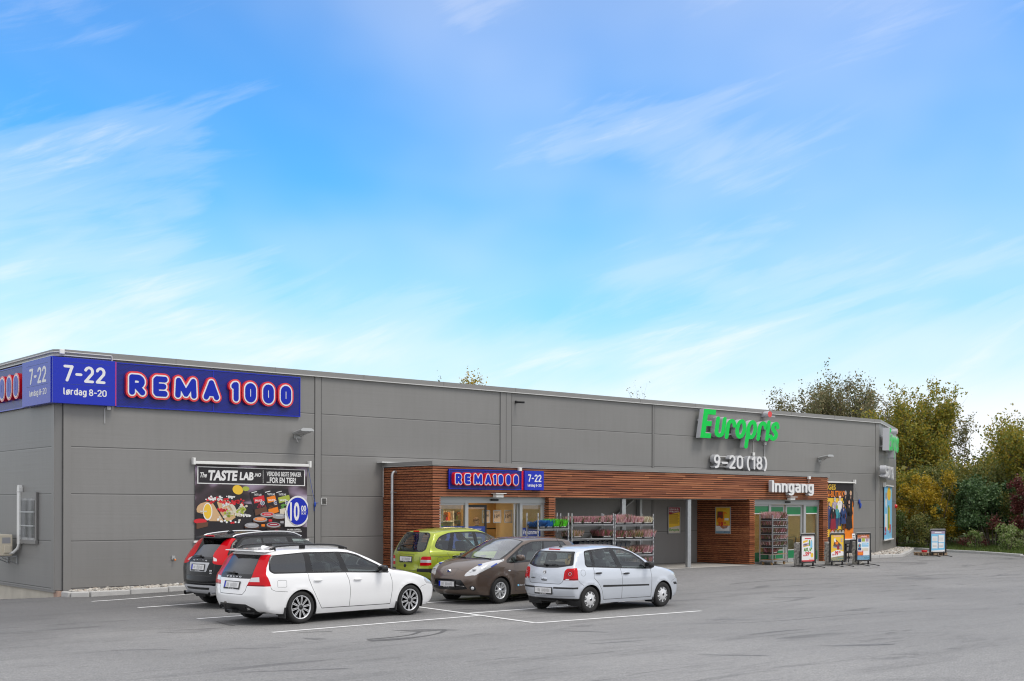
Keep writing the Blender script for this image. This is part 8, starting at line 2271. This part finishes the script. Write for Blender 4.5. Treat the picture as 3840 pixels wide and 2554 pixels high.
# ---- brown electric hatchback, nose towards the viewer
ele = mk(lining='lining_grey', geo='electric', paint='paint_brown', belt=1.005, track=.765, tyre_w=.205, rim=.205, style='star', cabin=(.55, 3.45), seats=(2.05, 1.20), cowl=3.45, mirror=(2.88, 1.085), handles=[(1.15, .90), (2.0, .88)], seat_mat='interior_pale', seat_z=.50, dash_mat='interior_pale', cup_mat='paint_brown',
    parts={'rwin': ('side_window', 'car_glass_dark'), 'glass': ('rear_window', 'car_glass_dark', 'm')},
    side=[('fdoor', [(1.72, 1.47), (1.86, .99), (1.95, .6), (1.95, .255), (2.6, .255), (2.94, .28), (3.0, .53), (3.0, .95), (2.75, 1.30), (2.3, 1.46)]), ('rdoor', [(.85, 1.45), (.78, 1.05), (.95, .80), (1.15, .55), (1.2, .255), (1.95, .255), (1.95, .6), (1.86, .99), (1.72, 1.47)]),
          ('trim', round_poly([(.72, 1.22), (.95, 1.45), (1.7, 1.465), (2.15, 1.455), (2.55, 1.365), (2.80, 1.25), (3.25, 1.035), (3.28, .97), (3.0, .955), (1.85, .98), (.95, 1.0)], .04)),
          ('fwin', [(2.74, 1.225), (2.52, 1.34), (2.13, 1.432), (1.76, 1.442), (1.91, 1.0), (2.80, 1.03)]), ('rwin', [(1.69, 1.442), (.97, 1.425), (.82, 1.22), (.98, 1.025), (1.83, 1.0)]), ('tri', round_poly([(2.86, 1.175), (3.15, 1.03), (3.16, .985), (2.89, .985)], .03)),
          ('head', smooth_poly([(4.40, .68), (4.5, .95), (4.2, 1.25), (3.5, 1.25), (3.32, 1.05), (3.50, .985), (3.72, .905), (3.95, .83), (4.12, .765)], 4)), ('head_blue', [(3.58, .955), (3.80, .875), (3.80, .905), (3.62, .975)])],
    side_seams=[([(3.0, .95), (3.0, .53), (2.94, .28), (2.6, .255), (1.2, .255)], .012), ([(1.87, .98), (1.95, .6), (1.95, .255)], .010), ([(.80, 1.03), (.95, .80), (1.15, .55), (1.2, .255)], .010), ([(4.13, .755), (3.98, .70), (3.85, .64)], .008), ([(3.26, 1.0), (3.40, 1.03)], .010)],
    over=[('trim', ('yz', 2., 9.5), [(-.60, 1.38), (.60, 1.38), (.68, 1.10), (-.68, 1.10)]), ('glass', ('yz', 2., 9.5), [(-.55, 1.36), (.55, 1.36), (.62, 1.13), (-.62, 1.13)]), ('light_clear*', ('yz', 1., 9.5), [(-.68, 1.45), (-.66, 1.0), (-1, .95), (-1, 1.45)]),
          ('trim', ('tv',), round_poly([(13.05, -.95), (13.05, .95), (16.35, .97), (16.7, .6), (16.75, 0), (16.7, -.6), (16.35, -.97)], .1)), ('screen', ('tv',), round_poly([(13.16, -.885), (13.16, .885), (16.0, .90), (16.15, 0), (16.0, -.90)], .12)),
          ('head*', ('tv',), smooth_poly([(16.35, 1.01), (16.9, .90), (17.6, .83), (18.6, .765), (19.6, .70), (20.35, .64), (20.75, .66), (20.6, .85), (20.2, 1.01)], 4)), ('head_dark*', ('tv',), circ(0, 0, .01)),
          ('trim', ('yz', 19.5, 25.), round_poly([(-.42, .590), (0, .600), (.42, .590), (.47, .53), (.57, .375), (.3, .345), (-.3, .345), (-.57, .375), (-.47, .53)], .03)), ('chrome*', ('yz', 19.5, 25.), [(.27, .455), (.50, .43), (.50, .447), (.27, .475)]),
          ('black*', ('yz', 19.5, 25.), circ(.675, .40, .062)), ('black', ('yz', 20., 25.), [(-1, .235), (1, .235), (1, .1), (-1, .1)])],
    over_seams=[(('yz', 17.5, 25.), round_poly([(-.215, .845), (.215, .845), (.20, .70), (.10, .672), (-.10, .672), (-.20, .70), (-.215, .845)], .02), .008), (('yz', 17.5, 25.), [(.215, .825), (.40, .80), (.62, .77)], .008), (('yz', 17.5, 25.), [(-.215, .825), (-.40, .80), (-.62, .77)], .008)])
root, g = car('electric_car', 'brown electric hatchback parked nose-out with swept-back clear headlamps', (1.4265, 32.1982, 3.9797), 0.0, 0.0, ele)
def front_plane(x, y, z, lean=0): return Matrix.Translation((x, y, z)) @ Matrix.Rotation(R(90), 4, 'Z') @ Matrix.Rotation(R(lean), 4, 'X')
plate(root, 4.452, .0, .485, R(90), R(0))
q = g.skin(0, .765, 2, 17, 24)
m_ = MB(); M = front_plane(q[0]+.004, 0, .765, 36)*1.0 if False else front_plane(q[0]+.006, 0, .765, 34)
m_.prism(circle(0, 0, .064, 28), -.008, .02, 'chrome', None, M); m_.prism(circle(0, 0, .050, 28), -.0095, -.0082, 'print_blue', None, M); m_.prism(rect(-.074, .074, -.013, .013), -.014, -.0097, 'chrome', None, M); m_.build('badge', root)
for s in (1, -1):
    q = g.skin(s*.675, .40, 2, 19.5, 25)
    m_ = MB(); m_.lathe([(0, .012), (.035, .010), (.042, .0)], 'lens_clear', Matrix.Translation(tuple(q)) @ Matrix.Rotation(R(s*25), 4, 'Z') @ Matrix.Rotation(R(90), 4, 'Y'), 16); m_.build('fog_lamp', root)
    yb = float(g.y(3.20, .78)); m_ = MB(); m_.ellipsoid((3.20, s*(yb+.002), .78), (.045, .008, .020), 'lens_clear', 12, 6); m_.build('side_repeater', root)
    m_ = MB()
    for k_, x in enumerate((4.18, 3.98)):
        tt, vv = g.t_at(s*.64, x, 0, 16, 22); q = g.over(tt, vv); m_.ellipsoid((q[0], q[1]+s*.02, q[2]-.005), (.07, .05, .022), 'chrome' if k_ == 0 else 'head_lens', 12, 8) if 'head_lens' in MATS else m_.ellipsoid((q[0], q[1]+s*.02, q[2]-.004), (.075, .045, .016), 'print_grey' if k_ == 0 else 'print_blue', 12, 8)
    m_.build('headlight_reflector', root)
m_ = MB()
for s in (1, -1):
    a = g.over(16.35, .15*s if s < 0 else .75); b = g.over(16.05, -.62 if s < 0 else .10)
    m_.tube([tuple(a+np.array([.0, 0, .012])), tuple(b+np.array([0, 0, .02]))], [.014, .008], 'black_plastic', 6)
m_.build('wiper', root)
q = MB(); yb = float(g.y(2.86, .43)); M = Matrix.Translation((2.62, yb+.006, .40)) @ Matrix.Rotation(R(180), 4, 'Z')
text(q, 'Zero Emission', -.20, .20, 0, .038, 0, 'letter_side', bold=.02, M=M)
q.box(-.27, -.215, -.002, 0, -.005, .04, 'print_sky', M); q.build('badge', root)

# ---- green people carrier
mpv = mk(lining='lining_grey', geo='mpv', paint='paint_green', belt=1.04, track=.745, tyre_w=.185, rim=.18, style='cap', cabin=(.45, 3.0), seats=(2.0, 1.12), cowl=3.08, mirror=(2.72, 1.10), mirror_mat='black_plastic', handles=[(1.02, .90), (1.98, .88)], handle_mat='black_plastic', seat_z=.56, seat_mat='interior_dark', dash_mat='interior_mid', cup_mat='paint_green',
    parts={'qwin': ('side_window', 'car_glass_clear'), 'rwin': ('side_window', 'car_glass_clear'), 'glass': ('rear_window', 'car_glass', 'm')},
    side=[('rdoor', [(1.12, 1.53), (.80, 1.055), (.79, .966), (.90, .78), (1.0, .6), (1.10, .28), (1.85, .28), (1.85, 1.0), (1.82, 1.53)]), ('fdoor', [(1.82, 1.53), (1.85, 1.0), (1.85, .28), (2.95, .28), (3.0, .9), (2.7, 1.26), (2.4, 1.45)]),
          ('trim', smooth_poly([(.45, 1.20), (.62, 1.40), (.86, 1.485), (1.12, 1.522), (1.80, 1.53), (2.12, 1.50), (2.50, 1.395), (2.78, 1.21), (2.97, .995), (1.85, .99), (.93, 1.035), (.53, 1.10)], 4)),
          ('qwin', smooth_poly([(.475, 1.205), (.64, 1.375), (.85, 1.455), (1.04, 1.488), (.87, 1.20), (.80, 1.065), (.56, 1.12)], 4)), ('rwin', [(1.15, 1.50), (1.77, 1.508), (1.80, 1.01), (.97, 1.055)]), ('fwin', [(1.88, 1.50), (2.10, 1.475), (2.47, 1.375), (2.74, 1.20), (2.88, 1.01), (1.91, 1.01)]),
          ('light', [(.1, .915), (.262, .915), (.27, .685), (.1, .685)]), ('light_clear', [(.1, .825), (.264, .825), (.267, .755), (.1, .755)]), ('black', smooth_poly([(.1, .60), (.48, .58), (.44, .52), (.36, .49), (.1, .495)], 3))],
    side_seams=[([(.565, 1.50), (.36, 1.30), (.24, 1.02), (.245, .92)], .010), ([(.265, .922), (.79, .893)], .008), ([(.79, 1.0), (.79, .966), (.90, .78), (1.0, .6), (1.10, .28)], .010), ([(1.85, .99), (1.85, .28)], .010), ([(1.10, .28), (2.95, .28)], .010), (round_poly([(.46, .76), (.46, .885), (.63, .88), (.63, .75), (.46, .76)], .05), .007), ([(.8, .892), (2.9, .85)], .006), ([(2.97, .99), (3.0, .7), (2.95, .28)], .010)],
    over=[('trim', YT, round_poly([(-.46, 1.53), (.46, 1.53), (.57, 1.46), (.65, 1.09), (.57, 1.025), (-.57, 1.025), (-.65, 1.09), (-.57, 1.46)], .06)), ('glass', YT, round_poly([(-.44, 1.505), (.44, 1.505), (.525, 1.45), (.595, 1.11), (.52, 1.065), (-.52, 1.065), (-.595, 1.11), (-.525, 1.45)], .06)),
          ('light*', YT, round_poly([(-.575, .89), (-.62, .915), (-1, .915), (-1, .68), (-.535, .67)], .03)), ('light_clear*', YT, [(-.56, .825), (-1, .825), (-1, .755), (-.55, .755)]), ('black*', YL, [(-.46, .515), (-.47, .60), (-1, .60), (-1, .495)]),
          ('trim', ('tv',), [(14.06, -.955), (14.06, .955), (17.3, .96), (17.3, -.96)]), ('screen', ('tv',), round_poly([(14.16, -.90), (14.16, .90), (16.9, .93), (16.9, -.93)], .12)), ('head*', ('tv',), [(19.6, 1.0), (20.4, .62), (21.5, .66), (21.5, 1.0)]), ('black', ('tv',), [(22.2, -1), (22.2, 1), (22.8, 1), (22.8, -1)])],
    over_seams=[(YT, [(-.53, .90), (-.50, .62), (-.44, .545), (.44, .545), (.50, .62), (.53, .90)], .010), (YT, round_poly([(-.32, .955), (.32, .955), (.30, .73), (-.30, .73), (-.32, .955)], .05), .008), (('tv',), [(10.5, .90), (12, .93), (13.9, .93)], .016), (('tv',), [(10.5, -.90), (12, -.93), (13.9, -.93)], .016)])
root, g = car('people_carrier_car', 'lime green people carrier parked beside the slatted porch', (-2.8159, 31.9652, .7215), .1144, .1449, mpv)
plate(root, .042, .0, .835, R(-90), R(-5), False)
q = g.skin(.0, .66, 2, 2, 8); m_ = MB(); m_.ellipsoid((q[0]-.005, .02, .655), (.02, .055, .05), 'black_plastic', 14, 8); m_.build('tailgate_handle', root)
badge(root, 'SPIRIT', .05, -.36, .60, .14, .03, 'letter_side', 3, .03)
m_ = MB(); m_.prism([(-.13, -.014), (.13, -.014), (.10, .016), (-.10, .016)], -.012, .03, 'lens_red', None, rear_plane(.40, 0, 1.552, -30)); m_.build('brake_lamp', root)
wiper(root, g, .30, 1.16, -.16, 1.225, 5, 10)
m_ = MB()
for s in (1, -1): q = g.skin(s*.40, 1.50, 2, 5, 11); m_.ellipsoid((q[0]-.01, s*.40, 1.505), (.03, .03, .02), 'black_plastic', 8, 6)
m_.build('glass_hinge', root)

# ------------------------------------------------------------------ trees and shrubs
bark = mat('bark', (0.13, 0.105, 0.08), 0.9, var=.35, vscale=3)
mat('bark_pale', (0.26, 0.225, 0.18), 0.9, var=.35, vscale=3)
leaf_mat('leaf_willow', [(0.10, 0.115, 0.045), (0.17, 0.185, 0.08), (0.25, 0.24, 0.12), (0.29, 0.22, 0.11), (0.20, 0.20, 0.10)], .35)
leaf_mat('leaf_maple', [(0.12, 0.155, 0.03), (0.21, 0.24, 0.04), (0.33, 0.30, 0.035), (0.46, 0.31, 0.03), (0.26, 0.28, 0.055)], .40)
leaf_mat('leaf_yellow', [(0.26, 0.22, 0.02), (0.48, 0.34, 0.02), (0.55, 0.36, 0.025), (0.22, 0.21, 0.03)], .38)
leaf_mat('leaf_olive', [(0.07, 0.10, 0.025), (0.14, 0.17, 0.04), (0.21, 0.215, 0.055), (0.27, 0.225, 0.06)], .35)
leaf_mat('leaf_dark', [(0.035, 0.080, 0.024), (0.065, 0.13, 0.042), (0.12, 0.19, 0.065)], .25)
leaf_mat('leaf_red', [(0.085, 0.018, 0.018), (0.16, 0.03, 0.03), (0.11, 0.06, 0.025)], .25)
leaf_mat('leaf_fresh', [(0.10, 0.19, 0.03), (0.19, 0.28, 0.06), (0.28, 0.33, 0.13), (0.36, 0.37, 0.22)], .35)
def leaves_mesh(P, size, seed, stretch=1.6, droop=0.0):
    """one small two-triangle leaf per point"""
    r_ = np.random.default_rng(seed); n = len(P)
    d = r_.normal(size=(n, 3)); d[:, 2] -= droop; d /= np.linalg.norm(d, axis=1, keepdims=True)
    q = np.cross(d, r_.normal(size=(n, 3))); q /= np.maximum(np.linalg.norm(q, axis=1, keepdims=True), 1e-6)
    s = size*r_.uniform(.6, 1.35, (n, 1))
    a = P-d*s*stretch*.5; b = P+q*s*.5; c = P+d*s*stretch*.5; e = P-q*s*.5
    V = np.stack([a, b, c, e], 1).reshape(-1, 3)
    me = bpy.data.meshes.new('leaves')
    me.vertices.add(4*n); me.vertices.foreach_set('co', V.astype(np.float32).ravel())
    me.loops.add(4*n); me.loops.foreach_set('vertex_index', np.arange(4*n, dtype=np.int32))
    me.polygons.add(n); me.polygons.foreach_set('loop_start', np.arange(0, 4*n, 4, dtype=np.int32)); me.polygons.foreach_set('loop_total', np.full(n, 4, np.int32))
    me.update(); me.validate(); return me
def grow(mb, rnd, p, d, L, r, lev, tips, m, spread, up, segs=4):
    """a limb with side limbs; tips collects where leaves sit"""
    pts, rad = [p.copy()], [r]
    q = p.copy(); dd = d.copy()
    for i in range(segs):
        dd = (dd+Vector((rnd.uniform(-1, 1), rnd.uniform(-1, 1), rnd.uniform(-.6, 1)))*.16+Vector((0, 0, up*.10))).normalized()
        q = q+dd*(L/segs); pts.append(q.copy()); rad.append(r*(1-.78*(i+1)/segs))
        if lev <= 1: tips.append((q.copy(), lev))
    mb.tube([tuple(x) for x in pts], rad, m, 6 if r > .05 else 4, caps=False)
    if lev == 0: return
    k = {3: 8, 2: 6, 1: 4}[lev]
    for j in range(k):
        f = rnd.uniform(.28, 1.0) if j < k-1 else 1.0
        i = min(segs-1, int(f*segs)); t = f*segs-i
        s_ = pts[i].lerp(pts[i+1], min(1, t))
        a = rnd.random()*6.283
        side = Vector((math.cos(a), math.sin(a), rnd.uniform(-.1, .5)))
        nd = (dd*(1-spread)+side*spread+Vector((0, 0, up*.3))).normalized()
        grow(mb, rnd, s_, nd, L*rnd.uniform(.42, .68), max(.010, r*(1-.6*f)*.8), lev-1, tips, m, spread, up, 3 if lev == 1 else 4)
def tree(label, u, v, h, stems, leaf, nleaf, size, seed, group, spread=.55, up=.8, fork=.12, clump=.35, bark_='bark', lev=3, rad=1.5, z0=None, low=0.0, name='deciduous_tree', wide=1.0):
    rnd = random.Random(seed); r_ = np.random.default_rng(seed)
    base = W(u, v, .35 if z0 is None else z0)
    t = thing(name, label, 'tree', base, rnd.random()*6, group)
    tk = MB(); tips = []
    for s in range(stems):
        a = rnd.random()*6.283; tilt = (fork+rnd.uniform(0, .22))*wide if stems > 1 else rnd.uniform(0, .06)
        d = Vector((math.cos(a)*tilt, math.sin(a)*tilt, 1)).normalized()
        L = h*rnd.uniform(.62, .80)
        rb_ = 1.5 if leaf == 'leaf_willow' else 1.15
        grow(tk, rnd, Vector((math.cos(a)*.15*(stems > 1), math.sin(a)*.15*(stems > 1), -.2)), d, L, h*.0115*rb_ if stems > 1 else h*.017, lev, tips, bark_, spread, up)
    T = np.array([tuple(x) for x, l_ in tips])
    # bring the grown crown to the height and breadth it has
    kz = (h-clump)/T[:, 2].max(); kr = rad/np.percentile(np.hypot(T[:, 0], T[:, 1]), 93)
    T = T*np.array([kr, kr, kz]); tk.v = [(a*kr, b*kr, c*kz) for a, b, c in tk.v]
    tk.build('trunk', t)
    if low: T = T[T[:, 2] > low*h]
    else: T = T[T[:, 2] > .18*h]
    idx = r_.integers(0, len(T), nleaf)
    # some limbs keep many leaves, some have shed theirs
    wgt = r_.gamma(.7, 1.0, len(T)); idx = r_.choice(len(T), nleaf, p=wgt/wgt.sum())
    P = T[idx]+r_.normal(size=(nleaf, 3))*clump*np.array([.8, .8, 1.15])
    me = leaves_mesh(P, size, seed, 1.9); me.materials.append(MATS[leaf])
    o = bpy.data.objects.new('crown', me); col.objects.link(o); o.parent = t
    return t
def shrub(label, u, v, h, w, leaf, nleaf, size, seed, group, cat='shrub', name='shrub', z0=.4, stems=7, hollow=0.0):
    rnd = random.Random(seed); r_ = np.random.default_rng(seed)
    t = thing(name, label, cat, W(u, v, z0), rnd.random()*6, group)
    mb = MB()
    for s in range(stems):
        a = rnd.random()*6.283; q = w*.35*rnd.random(); e = w*.75*rnd.random()
        mb.tube([(math.cos(a)*q*.4, math.sin(a)*q*.4, -.2), (math.cos(a)*(q+e)*.5, math.sin(a)*(q+e)*.5, h*.40), (math.cos(a+.3)*e, math.sin(a+.3)*e, h*rnd.uniform(.6, .9))], [.035, .022, .008], 'bark_pale' if s % 2 else 'bark', 5)
    mb.build('trunk', t)
    # leaves sit on a cluster of lumps of unequal size
    k = 46; C = np.stack([r_.normal(size=k)*w*.46, r_.normal(size=k)*w*.46, h*(.10+.84*r_.random(k)**.9)], 1); rad = r_.uniform(.08, .26, k)*w
    C[:, :2] *= (1.15-.50*(C[:, 2:3]/h))
    i = r_.choice(k, nleaf, p=rad**2/(rad**2).sum())
    d = r_.normal(size=(nleaf, 3)); d /= np.linalg.norm(d, axis=1, keepdims=True)
    P = C[i]+d*(rad[i]*np.abs(r_.normal(.75, .38, nleaf)))[:, None]*np.array([.9, .9, 1.1])
    P = P[P[:, 2] > h*hollow+.05]
    me = leaves_mesh(P, size, seed, 1.5); me.materials.append(MATS[leaf])
    o = bpy.data.objects.new('crown', me); col.objects.link(o); o.parent = t
    return t
GT, GS = 'trees beyond the shop', 'shrubs along the verge'
TREES = []
tree('tall airy willow at the left end of the row above the shop roof', 60.1, -23.3, 10.9, 3, 'leaf_willow', 8262, 0.096, 1, GT, .45, 1.0, .16, 0.17, rad=1.5)
tree('tall airy willow with dark upswept limbs, second in the row above the roof', 59.5, -21.2, 11.5, 4, 'leaf_willow', 13770, 0.096, 2, GT, .42, 1.0, .12, 0.19, rad=1.7)
tree('tallest airy willow above the shop roof', 64.2, -22.4, 12.8, 4, 'leaf_willow', 14229, 0.096, 3, GT, .42, 1.0, .10, 0.19, rad=1.7)
tree('airy willow with a rounded top, just right of the tallest', 62.9, -19.6, 12.3, 3, 'leaf_willow', 14229, 0.096, 4, GT, .42, 1.0, .10, 0.19, rad=1.7)
tree('airy willow between the rounded one and the right end of the roof', 66.4, -20.6, 12.2, 4, 'leaf_willow', 16200, .096, 5, GT, .42, 1.0, .10, .19, rad=1.6)
tree('thin olive willow above the right end of the shop roof', 62.2, -16.3, 10.7, 4, 'leaf_willow', 11475, 0.096, 6, GT, .48, .9, .18, 0.19, rad=1.7)
tree('tall yellow-green maple right behind the end corner of the shop', 56.5, -10.6, 10.0, 3, 'leaf_maple', 22100, 0.092, 7, GT, .48, .9, .08, 0.20, rad=2.1)
tree('tall orange-tinged maple right of the shop corner', 59.3, -10.9, 10.5, 3, 'leaf_maple', 20400, 0.096, 8, GT, .48, .9, .12, 0.21, rad=2.1)
tree('olive willow with a thin drooping side limb right of the maples', 63.7, -12.4, 9.0, 3, 'leaf_willow', 6885, 0.096, 9, GT, .55, .7, .25, 0.17, rad=2.0)
tree('mid-height yellow-olive tree left in the gap right of the shop', 59.2, -8.3, 6.2, 3, 'leaf_maple', 10200, 0.089, 10, GT, .5, .8, .2, 0.17, rad=1.9)
tree('mid-height thin olive tree in the gap right of the shop', 58.3, -6.2, 6.4, 3, 'leaf_olive', 7140, 0.089, 11, GT, .5, .8, .2, 0.17, rad=1.9)
tree('mid-height yellowish tree before the right-edge tree', 57.0, -4.2, 6.2, 3, 'leaf_maple', 8840, 0.089, 12, GT, .5, .8, .2, 0.17, rad=1.9)
tree('dense yellow-olive tree rising at the right edge of the photo', 52.2, -1.1, 7.6, 3, 'leaf_maple', 20400, 0.085, 13, GT, .52, .75, .16, 0.20, rad=2.0)
tree('bushy olive tree cut off by the right photo edge', 50.8, 1.8, 7.2, 3, 'leaf_maple', 15300, 0.089, 14, GT, .52, .75, .2, 0.20, rad=2.2)
tree('olive tree standing outside the right photo edge', 47.2, 6.5, 6.6, 3, 'leaf_olive', 11050, 0.096, 15, GT, .52, .75, .2, 0.21, rad=2.3)
tree('tree with a yellow crown peeping over the middle of the shop roof', 47.6, -43.2, 12.7, 2, 'leaf_yellow', 8840, 0.111, 16, GT, .5, .8, .1, 0.17, rad=1.5)
tree('tree whose thin top peeps over the roof left of the yellow one', 45.1, -45.3, 12.5, 2, 'leaf_olive', 2720, 0.104, 17, GT, .5, .9, .1, 0.15, rad=.8)
tree('nearly bare twiggy tree peeping over the middle of the shop roof', 55.0, -33.0, 11.9, 5, 'leaf_willow', 2065, 0.067, 18, GT, .55, .8, .25, 0.15, rad=1.5)
shrub('yellow-green bushy shrub beside the shop corner', 47.9, -5.4, 4.0, 1.9, 'leaf_maple', 11934, 0.077, 31, GS)
shrub('bright yellow autumn shrub behind the far pavement sign', 47.2, -3.2, 3.7, 1.8, 'leaf_yellow', 13770, 0.077, 32, GS)
shrub('tall olive shrub behind the bright yellow one', 50.2, -4.4, 4.3, 2.2, 'leaf_olive', 11934, 0.083, 33, GS)
shrub('dark green pine-like shrub right of the far pavement sign', 47.6, -1.2, 3.4, 1.7, 'leaf_dark', 16065, 0.083, 34, GS, hollow=.22)
shrub('second dark green shrub with bare stems at its foot', 46.6, .4, 3.2, 1.7, 'leaf_dark', 13770, 0.083, 35, GS, hollow=.30)
shrub('olive shrub behind the dark green ones', 50.4, -1.6, 4.0, 2.2, 'leaf_olive', 11934, 0.083, 36, GS)
shrub('broad olive shrub between the dark green and the red ones', 48.4, 1.6, 3.6, 2.0, 'leaf_olive', 12852, 0.077, 37, GS, hollow=.15)
shrub('dark red-leaved shrub near the right photo edge', 45.7, 2.6, 3.4, 1.2, 'leaf_red', 8721, 0.071, 38, GS, hollow=.25)
shrub('olive shrub at the right photo edge', 45.8, 4.4, 3.2, 1.8, 'leaf_olive', 11934, 0.077, 39, GS)
shrub('olive shrub outside the right photo edge', 43.6, 7.8, 3.2, 2.0, 'leaf_olive', 11016, 0.083, 40, GS)
shrub('low fresh green sapling beside the shop corner', 45.6, -4.6, 1.9, .9, 'leaf_fresh', 3672, 0.064, 41, GS, z0=.35, stems=4)
shrub('low orange-spotted bush at the foot of the shop corner', 46.6, -5.0, 2.5, 1.1, 'leaf_yellow', 4131, 0.064, 42, GS, z0=.35)
shrub('low dark leafy bush behind the far pavement sign', 45.3, -2.6, 1.5, 1.2, 'leaf_olive', 5508, 0.064, 43, GS, z0=.35)
shrub('pale-leaved sapling at the verge before the dark shrubs', 44.6, .6, .9, .6, 'leaf_fresh', 1147, 0.057, 44, GS, z0=.32, stems=3)
shrub('pale-leaved low bush at the verge near the right photo edge', 43.2, 3.0, 1.2, .8, 'leaf_fresh', 2065, 0.057, 45, GS, z0=.32, stems=4)
shrub('small reddish low bush under the dark shrubs', 45.2, .2, .7, .9, 'leaf_red', 1606, 0.051, 46, GS, z0=.34, stems=4)
# the far-off wood that closes the view between the trunks
r_ = np.random.default_rng(99)
pts = []
for k in range(230):
    u, v = 54+r_.random()*30, -32+r_.random()*52
    if u < 57 and v < -9: u += 6
    c = np.array(W(u, v, .3+r_.uniform(.4, 4.2))); n = 110
    pts.append(c+r_.normal(size=(n, 3))*np.array([.95, .95, .7]))
P = np.concatenate(pts); me = leaves_mesh(P, .26, 77, 1.5); me.materials.append(MATS['leaf_olive'])
o = bpy.data.objects.new('undergrowth', me); col.objects.link(o); tag(o, kind='stuff')
